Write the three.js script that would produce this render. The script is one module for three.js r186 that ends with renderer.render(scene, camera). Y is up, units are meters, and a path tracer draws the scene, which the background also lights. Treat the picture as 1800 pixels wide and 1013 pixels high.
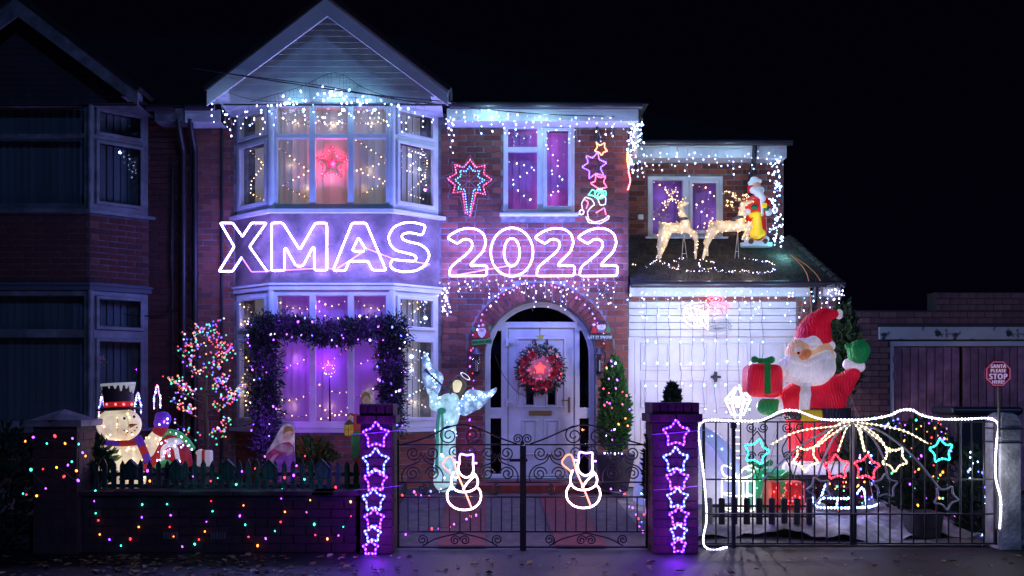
import * as THREE from 'three';
import { mergeGeometries, mergeVertices } from 'three/addons/utils/BufferGeometryUtils.js';
import { MarchingCubes } from 'three/addons/objects/MarchingCubes.js';
import { MeshSurfaceSampler } from 'three/addons/math/MeshSurfaceSampler.js';
import { RoundedBoxGeometry } from 'three/addons/geometries/RoundedBoxGeometry.js';
import { FontLoader } from 'three/addons/loaders/FontLoader.js';
import { TextGeometry } from 'three/addons/geometries/TextGeometry.js';

// ---------- camera, sky, moon, exposure ----------
const CX = 850, HY = 690, F = 1720, CZ = 8.6, CY = 1.42;        // vanishing point and focal length in photograph pixels; eye 8.6 m before the gate piers, 1.42 m up
const scene = new THREE.Scene();
const camera = new THREE.PerspectiveCamera(2 * Math.atan(506.5 / F) * 180 / Math.PI, 1800 / 1013, 0.1, 400);
camera.position.set(0, CY, CZ);
camera.lookAt(0, CY, -10);
camera.setViewOffset(1800, 1013, 900 - CX, 506.5 - HY, 1800, 1013);
scene.add(camera);
const renderer = new THREE.WebGLRenderer({ antialias: true });
renderer.toneMapping = THREE.LinearToneMapping;
renderer.toneMappingExposure = 1;
renderer.shadowMap.enabled = true;
{ // night sky: a little lighter towards the horizon, the glow of the town
  const W = 256, H = 128, d = new Float32Array(W * H * 4);
  for (let j = 0; j < H; j++) for (let i = 0; i < W; i++) {
    const up = Math.sin(((j + 0.5) / H - 0.5) * Math.PI), k = up > 0 ? 1 + 0.5 * Math.exp(-up * 4) : 0.6, o = (j * W + i) * 4;
    d[o] = 0.0006 * k; d[o + 1] = 0.0004 * k; d[o + 2] = 0.0022 * k; d[o + 3] = 1;
  }
  const t = new THREE.DataTexture(d, W, H, THREE.RGBAFormat, THREE.FloatType);
  t.mapping = THREE.EquirectangularReflectionMapping; t.magFilter = t.minFilter = THREE.LinearFilter; t.needsUpdate = true;
  scene.background = t; scene.environment = t; 
}
const moon = new THREE.DirectionalLight(new THREE.Color().setRGB(0.17, 0.34, 1.0), 0.47);
moon.position.set(7.5, 9, 11); moon.target.position.set(-1, 2, -4); moon.castShadow = true; moon.shadow.radius = 2;
Object.assign(moon.shadow.camera, { left: -14, right: 14, top: 12, bottom: -8, near: 1, far: 60 });
scene.add(moon, moon.target);

// ---------- helpers ----------
let seed = 20221224;
const rnd = () => { seed |= 0; seed = seed + 0x6D2B79F5 | 0; let t = Math.imul(seed ^ seed >>> 15, 1 | seed); t = t + Math.imul(t ^ t >>> 7, 61 | t) ^ t; return ((t ^ t >>> 14) >>> 0) / 4294967296; };
const rr = (a, b) => a + (b - a) * rnd(), pick = (a) => a[Math.floor(rnd() * a.length)];
const V = (x, y, z = 0) => new THREE.Vector3(x, y, z);
const X = (u, z) => (u - CX) * (CZ - z) / F, Y = (v, z) => CY - (v - HY) * (CZ - z) / F, P = (u, v, z) => V(X(u, z), Y(v, z), z), S = (px, z) => px * (CZ - z) / F;
const used = {}, origin = new Map();
const numbered = (n) => { const k = used[n] = (used[n] ?? -1) + 1; return k ? n + '_' + String(k).padStart(3, '0') : n; };
const tag = (o, label, category, group, kind) => { Object.assign(o.userData, { label, category }); if (group) o.userData.group = group; if (kind) o.userData.kind = kind; return o; };
function thing(name, label, category, pos, group) {
  const o = new THREE.Group(); o.name = numbered(name); o.position.copy(pos); scene.add(o); origin.set(o, pos.clone());
  return tag(o, label, category, group);
}
function partGroup(name, parent) { const g = new THREE.Group(); g.name = name; parent.add(g); origin.set(g, origin.get(parent)); return g; }
function finish(m, parent) {
  m.castShadow = m.receiveShadow = true;
  if (parent === scene) { m.name = numbered(m.name); origin.set(m, V(0, 0, 0)); } else origin.set(m, origin.get(parent));
  parent.add(m); return m;
}
function boxUV(g) {
  const p = g.attributes.position, n = g.attributes.normal, uv = new Float32Array(p.count * 2);
  for (let i = 0; i < p.count; i++) {
    const ax = Math.abs(n.getX(i)), ay = Math.abs(n.getY(i)), az = Math.abs(n.getZ(i));
    if (ay > ax && ay > az) { uv[2 * i] = p.getX(i); uv[2 * i + 1] = p.getZ(i); } else if (ax > az) { uv[2 * i] = p.getZ(i); uv[2 * i + 1] = p.getY(i); } else { uv[2 * i] = p.getX(i); uv[2 * i + 1] = p.getY(i); }
  }
  g.setAttribute('uv', new THREE.BufferAttribute(uv, 2));
}
const M4 = () => new THREE.Matrix4();
const UNIT = new THREE.BoxGeometry(1, 1, 1), BULB = new THREE.IcosahedronGeometry(1, 0);
class G {                                    // collects geometry in world coordinates, then makes one named mesh of it
  constructor() { this.l = []; }
  add(g, m) {
    g = g.clone(); if (m) g.applyMatrix4(m);
    for (const k of Object.keys(g.attributes)) if (!['position', 'normal', 'uv'].includes(k)) g.deleteAttribute(k);
    if (!g.attributes.uv) g.setAttribute('uv', new THREE.BufferAttribute(new Float32Array(g.attributes.position.count * 2), 2));
    if (!g.index) g.setIndex([...Array(g.attributes.position.count).keys()]);
    g.clearGroups(); g.morphAttributes = {}; this.l.push(g); return this;
  }
  box(x, y, z, w, h, d, r) { const m = M4().makeScale(w, h, d); if (r) m.premultiply(r.isMatrix4 ? r : M4().makeRotationZ(r)); return this.add(UNIT, m.premultiply(M4().makeTranslation(x, y, z))); }
  rbox(x, y, z, w, h, d, r = 0.008, m) { const g = new RoundedBoxGeometry(w, h, d, 2, Math.min(r, w / 2.1, h / 2.1, d / 2.1)); return this.add(g, (m ?? M4()).clone().premultiply(M4().makeTranslation(x, y, z))); }
  bar(x0, x1, y0, y1, z0, z1) { return this.box((x0 + x1) / 2, (y0 + y1) / 2, (z0 + z1) / 2, x1 - x0, y1 - y0, z1 - z0); }
  tube(pts, r, seg = 5, closed = false) { return this.add(sweep(pts, r, seg, closed)); }
  ball(p, r, d = 8, s) { return this.add(new THREE.SphereGeometry(r, d, Math.max(4, d * 0.7 | 0)), M4().makeScale(...(s ?? [1, 1, 1])).premultiply(M4().makeTranslation(p.x, p.y, p.z))); }
  bulb(p, r) { return this.add(BULB, M4().makeScale(r * 0.92, r * rr(0.9, 1.5), r * 0.92).premultiply(M4().makeRotationZ(rr(-0.6, 0.6))).premultiply(M4().makeTranslation(p.x, p.y, p.z))); }
  cyl(a, b, r0, r1 = r0, seg = 10) {
    const d = b.clone().sub(a), g = new THREE.CylinderGeometry(r1, r0, d.length(), seg);
    return this.add(g, M4().compose(a.clone().add(b).multiplyScalar(0.5), new THREE.Quaternion().setFromUnitVectors(V(0, 1, 0), d.normalize()), V(1, 1, 1)));
  }
  shape(pts, holes, z0, z1, bevel = 0, m, curve = 8) {    // prism in x, y from an outline
    const s = pts.isShape ? pts : new THREE.Shape(pts.map((p) => new THREE.Vector2(p.x ?? p[0], p.y ?? p[1])));
    for (const h of holes ?? []) s.holes.push(h.isPath ? h : new THREE.Path(h.map((p) => new THREE.Vector2(p.x ?? p[0], p.y ?? p[1]))));
    const g = new THREE.ExtrudeGeometry(s, { depth: z1 - z0 - 2 * bevel, bevelEnabled: bevel > 0, bevelSize: bevel, bevelThickness: bevel, bevelOffset: -bevel, bevelSegments: 1, curveSegments: curve });
    g.translate(0, 0, z0 + bevel); return this.add(g, m);
  }
  build(name, mat, parent, uvMetres = false, kind) {
    if (!this.l.length) return null;
    const g = mergeGeometries(this.l), o = origin.get(parent) ?? V(0, 0, 0);
    if (uvMetres) boxUV(g);
    g.translate(-o.x, -o.y, -o.z);
    const m = new THREE.Mesh(g, mat); m.name = name; if (kind) m.userData.kind = kind;
    return finish(m, parent);
  }
}
function sweep(pts, r, seg = 5, closed = false) {     // a round tube along a polyline; r may be a function of 0..1
  const n = pts.length, pos = [], nor = [], idx = [], t = V(0, 0, 0), u = V(0, 0, 0), w = V(0, 0, 0);
  const tan = (i) => { const a = pts[closed ? (i + n - 1) % n : Math.max(0, i - 1)], b = pts[closed ? (i + 1) % n : Math.min(n - 1, i + 1)]; return b.clone().sub(a).normalize(); };
  t.copy(tan(0)); u.copy(Math.abs(t.z) < 0.9 ? V(0, 0, 1) : V(1, 0, 0)); u.addScaledVector(t, -u.dot(t)).normalize();
  const rings = closed ? n + 1 : n;
  for (let i = 0; i < rings; i++) {
    const q = i % n, c = tan(q); u.addScaledVector(c, -u.dot(c)); if (u.lengthSq() < 1e-8) u.set(c.y, c.z, c.x).addScaledVector(c, -(c.y * c.x + c.z * c.y + c.x * c.z)); u.normalize(); w.crossVectors(c, u);
    const rad = typeof r === 'function' ? r(i / (rings - 1)) : r;
    for (let k = 0; k < seg; k++) { const a = k / seg * 2 * Math.PI, x = u.clone().multiplyScalar(Math.cos(a)).addScaledVector(w, Math.sin(a)); nor.push(x.x, x.y, x.z); pos.push(pts[q].x + x.x * rad, pts[q].y + x.y * rad, pts[q].z + x.z * rad); }
    if (i) for (let k = 0; k < seg; k++) { const a = (i - 1) * seg + k, b = (i - 1) * seg + (k + 1) % seg; idx.push(a, b, b + seg, a, b + seg, a + seg); }
  }
  if (!closed) for (const [ring, s] of [[0, 1], [rings - 1, -1]]) { const o = ring * seg; for (let k = 1; k < seg - 1; k++) s > 0 ? idx.push(o, o + k + 1, o + k) : idx.push(o, o + k, o + k + 1); }
  const g = new THREE.BufferGeometry();
  g.setAttribute('position', new THREE.Float32BufferAttribute(pos, 3)); g.setAttribute('normal', new THREE.Float32BufferAttribute(nor, 3)); g.setIndex(idx); return g;
}
function fillet(pts, r, closed = false, steps = 4) {   // rounds the corners of a polyline
  const out = [], n = pts.length;
  for (let i = 0; i < n; i++) {
    if (!closed && (i === 0 || i === n - 1)) { out.push(pts[i].clone()); continue; }
    const p = pts[i], a = pts[(i + n - 1) % n], b = pts[(i + 1) % n], da = a.clone().sub(p), db = b.clone().sub(p), k = Math.min(r, da.length() * 0.48, db.length() * 0.48);
    const s = p.clone().addScaledVector(da.normalize(), k), e = p.clone().addScaledVector(db.normalize(), k);
    for (let j = 0; j <= steps; j++) { const t = j / steps; out.push(s.clone().multiplyScalar((1 - t) ** 2).addScaledVector(p, 2 * t * (1 - t)).addScaledVector(e, t * t)); }
  }
  return out;
}
const spline = (pts, n, closed = false) => new THREE.CatmullRomCurve3(pts, closed, 'centripetal').getPoints(n);
function along(pts, step, closed = false) {             // points at even distances
  const out = [], list = closed ? [...pts, pts[0]] : pts; let left = 0;
  for (let i = 1; i < list.length; i++) { const a = list[i - 1], b = list[i], L = a.distanceTo(b); let d = left; while (d < L) { out.push(a.clone().lerp(b, d / L)); d += step; } left = d - L; }
  return out;
}
function sag(a, b, s, n = 8) { const o = []; for (let i = 0; i <= n; i++) { const t = i / n, p = a.clone().lerp(b, t); p.y -= s * 4 * t * (1 - t); o.push(p); } return o; }
const px = (list, z) => list.map(([u, v, dz = 0]) => P(u, v, z + dz));
const scatter = (p, j) => V(p.x + rr(-j, j), p.y + rr(-j, j), p.z + rr(-j, j));
function star(c, R, inner, z, turn = 0, n = 5, rad = 0.3) { const o = []; for (let i = 0; i < 2 * n; i++) { const a = Math.PI / 2 + turn + i * Math.PI / n, r = i % 2 ? R * inner : R; o.push(V(c.x + r * Math.cos(a), c.y + r * Math.sin(a), z)); } return fillet(o, R * rad, true, 3); }
function blob(bones, cell, k = 0.03, sx = 1) {            // one smooth skin over tapered capsules
  let lo = V(1e9, 1e9, 1e9), hi = V(-1e9, -1e9, -1e9);
  for (const b of bones) { for (const [q, r] of [[b.a, b.ra], [b.b, b.rb]]) { lo.min(V(q.x - r, q.y - r, q.z - r)); hi.max(V(q.x + r, q.y + r, q.z + r)); } }
  const pad = cell * 3; lo.subScalar(pad); hi.addScalar(pad);
  const size = Math.max(hi.x - lo.x, hi.y - lo.y, hi.z - lo.z), res = Math.min(110, Math.ceil(size / cell)), c = lo.clone().add(hi).multiplyScalar(0.5), half = size / 2;
  const mc = new MarchingCubes(res, new THREE.MeshBasicMaterial(), false, false, 200000); mc.isolation = 0;
  const p = V(0, 0, 0), ab = V(0, 0, 0), ap = V(0, 0, 0);
  for (let iz = 0; iz < res; iz++) for (let iy = 0; iy < res; iy++) for (let ix = 0; ix < res; ix++) {
    p.set(c.x + (ix - res / 2) / (res / 2) * half, c.y + (iy - res / 2) / (res / 2) * half, c.z + (iz - res / 2) / (res / 2) * half);
    let d = 1e3;
    for (const b of bones) {
      ab.subVectors(b.b, b.a); ap.subVectors(p, b.a); const f = b.f ?? 1; ab.z /= f; ap.z /= f; const t = Math.min(1, Math.max(0, ap.dot(ab) / Math.max(1e-9, ab.lengthSq())));
      const e = ap.addScaledVector(ab, -t).length() - (b.ra + (b.rb - b.ra) * t), h = Math.max(k - Math.abs(d - e), 0) / k; d = Math.min(d, e) - h * h * k * 0.25;
    }
    mc.field[ix + iy * res + iz * res * res] = -d;
  }
  mc.update();
  let g = new THREE.BufferGeometry(); g.setAttribute('position', new THREE.BufferAttribute(mc.positionArray.slice(0, mc.count * 3), 3));
  g.scale(half, half, half); g.translate(c.x, c.y, c.z); g = mergeVertices(g, cell * 0.02); g.computeVertexNormals();
  return g;
}
const bone = (a, ra, b, rb, f) => ({ a, ra, b: b ?? a, rb: rb ?? ra, f });
function surface(g, n) { const s = new MeshSurfaceSampler(new THREE.Mesh(g)).setRandomGenerator(rnd).build(), o = [], q = V(0, 0, 0), m = V(0, 0, 0); for (let i = 0; i < n; i++) { s.sample(q, m); o.push(q.clone().addScaledVector(m, 0.006)); } return o; }

// textures: tileable value noise in several octaves
function noiseTex(size, freq, oct, f, srgb = true) {
  const grid = {}, d = new Uint8Array(size * size * 4), h = (x, y, s) => { const k = x + ',' + y + ',' + s; return grid[k] ??= rnd(); };
  for (let j = 0; j < size; j++) for (let i = 0; i < size; i++) {
    let v = 0, a = 0.5, q = freq;
    for (let o = 0; o < oct; o++, a *= 0.55, q *= 2) {
      const x = i / size * q, y = j / size * q, x0 = Math.floor(x), y0 = Math.floor(y), fx = x - x0, fy = y - y0, sx = fx * fx * (3 - 2 * fx), sy = fy * fy * (3 - 2 * fy), x1 = (x0 + 1) % q, y1 = (y0 + 1) % q;
      v += a * ((h(x0, y0, o) * (1 - sx) + h(x1, y0, o) * sx) * (1 - sy) + (h(x0, y1, o) * (1 - sx) + h(x1, y1, o) * sx) * sy);
    }
    const c = f(Math.min(1, Math.max(0, v)), i / size, j / size), o = (j * size + i) * 4; d[o] = c[0] * 255; d[o + 1] = c[1] * 255; d[o + 2] = c[2] * 255; d[o + 3] = 255;
  }
  const t = new THREE.DataTexture(d, size, size); t.wrapS = t.wrapT = THREE.RepeatWrapping; t.magFilter = t.minFilter = THREE.LinearFilter; if (srgb) t.colorSpace = THREE.SRGBColorSpace; t.needsUpdate = true; return t;
}
const rep = (t, k) => { t = t.clone(); t.repeat.set(k, k); t.needsUpdate = true; return t; };
const gray = noiseTex(256, 8, 5, (v) => { const k = 0.72 + 0.5 * (v - 0.5); return [k, k, k]; });
const paint = noiseTex(256, 5, 4, (v) => { const k = 0.9 + 0.14 * (v - 0.5); return [k, k, k]; });
const bump = noiseTex(256, 16, 4, (v) => [v, v, v], false);
const speck = noiseTex(512, 64, 3, (v) => { const k = 0.35 + 1.1 * (v - 0.4); return [k, k, k * 1.05]; });
const grain = noiseTex(256, 4, 3, (v, x, y) => { const k = 0.75 + 0.25 * Math.sin(40 * x + 8 * v) * 0.5 + 0.2 * (v - 0.5); return [k, k, k]; });
const soft = noiseTex(256, 3, 4, (v) => { const k = Math.min(1, 0.5 + 0.75 * v); return [k, k, k]; });
const crease = noiseTex(256, 4, 4, (v, x, y) => { const k = 0.5 + 0.5 * Math.sin((x * 14 + 2.2 * v + 0.5 * Math.sin(y * 6.283)) * 6.283) * v; return [k, k, k]; }, false);
const cloudy = noiseTex(256, 3, 4, (v) => { const k = Math.min(1, 0.25 + 1.3 * v * v); return [k, k, k]; });
const std = (r, g, b, rough = 0.8, o = {}) => new THREE.MeshStandardMaterial({ color: new THREE.Color().setRGB(r, g, b), roughness: rough, ...o });
const phys = (r, g, b, rough, o = {}) => new THREE.MeshPhysicalMaterial({ color: new THREE.Color().setRGB(r, g, b), roughness: rough, ...o });
const glow = (r, g, b, base = [0.5, 0.5, 0.5], o = {}) => { const k = Math.max(r, g, b); return new THREE.MeshStandardMaterial({ color: new THREE.Color().setRGB(...base), roughness: 0.4, emissive: new THREE.Color().setRGB(r / k, g / k, b / k), emissiveIntensity: k, ...o }); };
function lamp(pos, r, g, b, k, parent, dist = 0) {
  const l = new THREE.PointLight(new THREE.Color().setRGB(r, g, b), k, dist, 2), o = origin.get(parent) ?? V(0, 0, 0);
  l.position.copy(pos).sub(o); l.castShadow = true; l.shadow.radius = k < 0.045 ? 0.4 : 1; l.name = 'lamp_or_fill_glow'; parent.add(l); return l;
}
const MT = {
  upvc: std(0.82, 0.83, 0.85, 0.35, { map: rep(paint, 1.3) }), upvcShaded: std(0.24, 0.26, 0.27, 0.5, { map: rep(gray, 1.3) }), shadedPlank: std(0.035, 0.035, 0.04, 0.6, { map: rep(gray, 1.3) }), fascia: std(0.78, 0.8, 0.82, 0.5, { map: rep(paint, 0.9) }),  // darker upvc and plank copies hold the neighbour house's shade in their colour
  plank: [0.62, 0.68, 0.72].map((k) => std(k, k, k, 0.5, { map: rep(paint, 1.7) })), garage: std(0.86, 0.84, 0.86, 0.45, { map: rep(paint, 0.8) }),
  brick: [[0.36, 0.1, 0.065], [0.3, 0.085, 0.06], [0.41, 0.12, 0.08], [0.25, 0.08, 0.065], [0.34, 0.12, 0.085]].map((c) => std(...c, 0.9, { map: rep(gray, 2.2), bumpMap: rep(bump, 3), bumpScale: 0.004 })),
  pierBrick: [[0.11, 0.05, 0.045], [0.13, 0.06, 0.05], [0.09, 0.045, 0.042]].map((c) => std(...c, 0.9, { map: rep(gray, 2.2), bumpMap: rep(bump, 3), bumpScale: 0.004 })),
  shadedBrick: [[0.17, 0.04, 0.03], [0.14, 0.038, 0.03], [0.19, 0.05, 0.036]].map((c) => std(...c, 0.9, { map: rep(gray, 2.2), bumpMap: rep(bump, 3), bumpScale: 0.004 })), shadedMortar: std(0.16, 0.16, 0.17, 0.95, { map: rep(gray, 2) }),  // neighbour's brick and mortar, darkened in colour to stand for shade
  litMauveBrick: [[0.46, 0.2, 0.2], [0.4, 0.18, 0.19], [0.5, 0.23, 0.22], [0.34, 0.16, 0.17]].map((c) => std(...c, 0.9, { map: rep(gray, 2.2), bumpMap: rep(bump, 3), bumpScale: 0.004 })),  // lighter mauve copies: purple light on the east garage put into the brick
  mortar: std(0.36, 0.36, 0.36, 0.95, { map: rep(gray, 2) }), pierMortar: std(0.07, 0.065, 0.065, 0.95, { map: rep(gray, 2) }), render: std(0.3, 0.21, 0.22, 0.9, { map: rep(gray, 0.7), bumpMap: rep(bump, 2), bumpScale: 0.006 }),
  roof: std(0.012, 0.011, 0.012, 0.9, { map: rep(gray, 1) }), tile: [[0.1, 0.075, 0.06], [0.075, 0.06, 0.05], [0.09, 0.085, 0.06], [0.06, 0.05, 0.048]].map((c) => std(...c, 0.85, { map: rep(gray, 3), bumpMap: rep(bump, 4), bumpScale: 0.01 })),
  glass: phys(1, 1, 1, 0.03, { transmission: 1, thickness: 0, ior: 1.5 }), dark: std(0.015, 0.014, 0.018, 0.8), pipe: std(0.02, 0.02, 0.025, 0.45), iron: std(0.018, 0.018, 0.02, 0.5, { metalness: 0.3 }),
  wire: std(0.03, 0.06, 0.04, 0.5), clearWire: std(0.5, 0.55, 0.55, 0.4), gutter: std(0.03, 0.025, 0.035, 0.4), brass: std(0.3, 0.2, 0.08, 0.45, { metalness: 0.7 }), steel: std(0.4, 0.4, 0.42, 0.35, { metalness: 0.8 }),
  asphalt: std(0.008, 0.008, 0.009, 0.62, { map: rep(speck, 3), bumpMap: rep(bump, 9), bumpScale: 0.004 }), soil: std(0.05, 0.04, 0.03, 1, { map: rep(gray, 2) }), concrete: std(0.3, 0.29, 0.28, 0.9, { map: rep(gray, 1), bumpMap: rep(bump, 2), bumpScale: 0.004 }),
  white: std(0.8, 0.8, 0.8, 0.6), black: std(0.02, 0.02, 0.02, 0.6), wood: std(0.12, 0.09, 0.06, 0.8, { map: rep(grain, 2) }),
};
const C = { // light colours (linear): what the eye takes for white burns out
  cool: [3.2, 5.4, 10], white: [5.4, 4.7, 8.8], warm: [7, 4.3, 1.7], red: [4.6, 0.12, 0.14], green: [0.15, 3.4, 1.2], blue: [0.5, 0.7, 6], purple: [2.2, 0.4, 6.5], amber: [5.5, 1.5, 0.12], teal: [0.2, 3.8, 3.1], pink: [3.4, 0.5, 1.3],
};
const dimOf = new Map();
const bulbMat = Object.fromEntries(Object.entries(C).map(([k, c]) => [k, glow(...c)]));
// bulbs of several colours, one joined part for each colour: { colour: [points] }
function bulbs(parent, byColor, r, name = 'fairy_bulbs') { for (const [c, pts] of Object.entries(byColor)) { const g = new G(), d = new G(), m = bulbMat[c] ?? c; for (const p of pts) (rnd() < 0.3 && pts.length > 12 ? d : g).bulb(p, r * rr(0.65, 1.2)); g.build(name, m, parent, false, 'stuff'); if (d.l.length) { if (!dimOf.has(m)) { const q = m.clone(); q.emissiveIntensity *= 0.25; dimOf.set(m, q); } d.build(name, dimOf.get(m), parent, false, 'stuff'); } } }
function share(pts, colors) { const o = {}; pts.forEach((p, i) => { const c = Array.isArray(colors) ? colors[(i + (rnd() < 0.25 ? 1 : 0)) % colors.length] : colors; (o[c] ??= []).push(p); }); return o; }
function string(name, label, group, lines, { step = 0.1, color = 'white', r = 0.011, j = 0.012, wire = 0.0025, wm = MT.wire, mid, light, category = 'string lights' } = {}) {
  const first = lines[0][0], t = thing(name, label, category, first, group), w = new G(), all = [];
  for (const l of lines) { w.tube(l, wire, 4); all.push(...along(l, step).map((p) => scatter(p, j))); }
  w.build('cable', wm, t); bulbs(t, share(all, color), r);
  for (const [p, c, k] of light ?? []) lamp(p, ...c, k, t);
  return t;
}
function icicles(name, label, group, run, drop, { step = 0.08, every = 0.12, color = 'white', r = 0.0098, light } = {}) { // a run of cable with short hanging strands
  const t = thing(name, label, 'icicle lights', run[0], group), w = new G(), all = []; w.tube(run, 0.003, 4);
  for (const p of along(run, every)) {
    let q = p.clone(); const n = Math.round(drop * rr(0.25, 1) / step) + 1, strand = [q.clone()];
    for (let i = 0; i < n; i++) { q = V(q.x + rr(-0.02, 0.02), q.y - step * rr(0.7, 1.2), q.z + rr(-0.008, 0.014)); strand.push(q.clone()); const tip = V(q.x + rr(-0.035, 0.035), q.y - rr(0.005, 0.03), q.z + rr(0, 0.012)); w.tube([q, tip], 0.0022, 3); all.push(tip); }
    w.tube(strand, 0.0016, 3);
  }
  w.build('cable', MT.clearWire, t); bulbs(t, share(all, color), r);
  for (const [p, c, k] of light ?? []) lamp(p, ...c, k, t);
  return t;
}
// brickwork: bricks of a whole thing are listed first, then the 300 that show largest become meshes and the rest one part
const Z0 = V(0, 0, 1);
function brickwork(list, part, M, x0, x1, y0, y1, { hole, pitch = 0.225, course = 0.075, depth = 0.03, show = 1, mats = 'brick', proud = 0.006 } = {}) {
  let j = 0;
  for (let y = y0; y + course * 0.9 <= y1 + 1e-6; y += course, j++) {
    let spans = [[x0, x1]];
    for (const h of hole ?? []) { const c = h(y, y + course); if (!c) continue; spans = spans.flatMap(([a, b]) => (c[1] <= a || c[0] >= b) ? [[a, b]] : [[a, c[0]], [c[1], b]].filter(([p, q]) => q - p > 0.01)); }
    for (const [a, b] of spans) for (let x = Math.floor(a / pitch) * pitch - (j % 2 ? pitch / 2 : 0); x < b; x += pitch) {
      const l = Math.max(a, x), r = Math.min(b, x + pitch); if (r - l < 0.03) continue;
      list.push({ part, m: M.clone().multiply(M4().compose(V((l + r) / 2, y + course / 2, proud - depth / 2 + rr(-0.002, 0.002)), new THREE.Quaternion().setFromAxisAngle(Z0, rr(-0.006, 0.006)), V(r - l - 0.013, course - 0.013, depth))), show: show * (r - l) * rr(0.97, 1.03), mats });
    }
  }
}
function layBricks(list, owner, most = 300, name = 'brick') {
  list.sort((a, b) => b.show - a.show);
  list.slice(0, most).forEach((b) => {
    const m = new THREE.Mesh(UNIT, pick(MT[b.mats])); m.name = name; const o = origin.get(b.part);
    const w = M4().makeTranslation(-o.x, -o.y, -o.z).multiply(b.m); w.decompose(m.position, m.quaternion, m.scale); finish(m, b.part);
  });
  const rest = list.slice(most); if (!rest.length) return;
  const kind = rest[0].mats, im = new THREE.InstancedMesh(UNIT, std(1, 1, 1, 0.9), rest.length), o = origin.get(owner); im.name = name + '_courses'; im.userData.kind = 'stuff';
  rest.forEach((b, i) => { im.setMatrixAt(i, M4().makeTranslation(-o.x, -o.y, -o.z).multiply(b.m)); im.setColorAt(i, pick(MT[kind]).color.clone().multiplyScalar(0.72)); });
  finish(im, owner);
}
const font = { bold: await new FontLoader().loadAsync('fonts/droid/droid_sans_bold.typeface.json'), serif: await new FontLoader().loadAsync('fonts/droid/droid_serif_bold.typeface.json') };
function text(str, size, depth, center, face = 'bold', m) { const g = new TextGeometry(str, { font: font[face], size, depth, curveSegments: 3, bevelEnabled: false }); g.computeBoundingBox(); const b = g.boundingBox; g.translate(-(b.min.x + b.max.x) / 2, -(b.min.y + b.max.y) / 2, 0); if (m) g.applyMatrix4(m); g.translate(center.x, center.y, center.z); return g; }

// ---------- the ground ----------
const structure = (m) => { m.userData.kind = 'structure'; return m; };
const GX = 40;
function slab(name, mat, x0, x1, z0, z1, y0, y1, n = 2, bumps) {            // a sheet that rises from (z0, y0) to (z1, y1)
  const g = new THREE.PlaneGeometry(1, 1, n, n), p = g.attributes.position;
  for (let i = 0; i < p.count; i++) { const a = p.getX(i) + 0.5, b = p.getY(i) + 0.5, x = x0 + a * (x1 - x0), z = z0 + b * (z1 - z0); p.setXYZ(i, x, y0 + b * (y1 - y0) + (bumps ? bumps(x, z, a, b) : 0), z); }
  g.computeVertexNormals(); return structure(new G().add(g).build(name, mat, scene, true));
}
slab('ground', MT.soil, -150, 150, 120, -150, -0.16, -0.16);
slab('road', MT.asphalt, -60, 60, 14, 2.5, -0.13, -0.13);
structure(new G().bar(-60, 60, -0.15, -0.005, 2.36, 2.5).build('kerb', MT.concrete, scene, true));
slab('pavement', MT.asphalt, -60, 60, 2.36, -0.42, 0, 0);
structure(new G().bar(-60, 60, -0.13, -0.02, -0.42, 2.36).build('pavement_base', MT.concrete, scene, true));
const pathY = (z) => 0.012 + (0.185 - 0.012) * Math.min(1, Math.max(0, (-z - 0.1) / 3.1));
slab('garden_path', std(0.12, 0.1, 0.1, 0.85, { map: rep(gray, 2) }), -0.95, 1.56, -0.36, -3.9, pathY(-0.1), 0.225, 8);
slab('red_path_strip', std(0.22, 0.018, 0.022, 0.8, { map: rep(gray, 3) }), -0.42, 0.02, -0.3, -3.15, 0.027, 0.19, 8);
slab('red_path_strip', std(0.22, 0.018, 0.022, 0.8, { map: rep(gray, 3) }), 0.66, 1.13, -0.3, -3.15, 0.027, 0.19, 8);
slab('driveway', MT.concrete, 1.56, 5.2, -0.4, -4.4, 0.014, 0.2, 4);
structure(new G().bar(-12, -0.955, -0.1, 0.3, -3.94, -0.3).build('garden_bed', MT.soil, scene, true));
structure(new G().bar(5.2, 12, -0.1, 0.1, -4.5, -0.3).build('neighbour_driveway', MT.concrete, scene, true));

// ---------- houses ----------
const ZW = -3.95, ZB = -3.46, ZE = -5.0;
const facet = (a, b) => { const d = V(b.x - a.x, 0, b.z - a.z), L = d.length(); return { L, M: M4().makeTranslation(a.x, 0, a.z).multiply(M4().makeRotationY(Math.atan2(-d.z, d.x))) }; };
const slatMats = {  // all but the dark set glow: light behind the blinds put into them
  dark: [0.05, 0.058, 0.066].map((k) => std(k * 0.8, k * 1.3, k * 1.4, 0.7)), pale: [0.4, 0.46, 0.34].map((k) => phys(k * 0.8, k * 0.82, k * 0.95, 0.8, { emissive: new THREE.Color(0.8, 0.74, 0.72), emissiveIntensity: 0.12 * k / 0.4, transmission: 0 })),
  plum: [1, 0.8, 1.2, 0.9].map((k) => std(0.3, 0.14, 0.4, 0.7, { emissive: new THREE.Color(0.72, 0.1, 0.85), emissiveIntensity: 0.5 * k, emissiveMap: rep(cloudy, 0.8) })),
  violet: [1, 0.8, 1.15].map((k) => std(0.25, 0.14, 0.4, 0.7, { emissive: new THREE.Color(0.36, 0.1, 0.85), emissiveIntensity: 0.5 * k, emissiveMap: rep(cloudy, 0.8) })),
  lilac: [1, 0.85, 1.1].map((k) => std(0.26, 0.17, 0.4, 0.7, { emissive: new THREE.Color(0.4, 0.1, 0.9), emissiveIntensity: 0.19 * k })),
};
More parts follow.
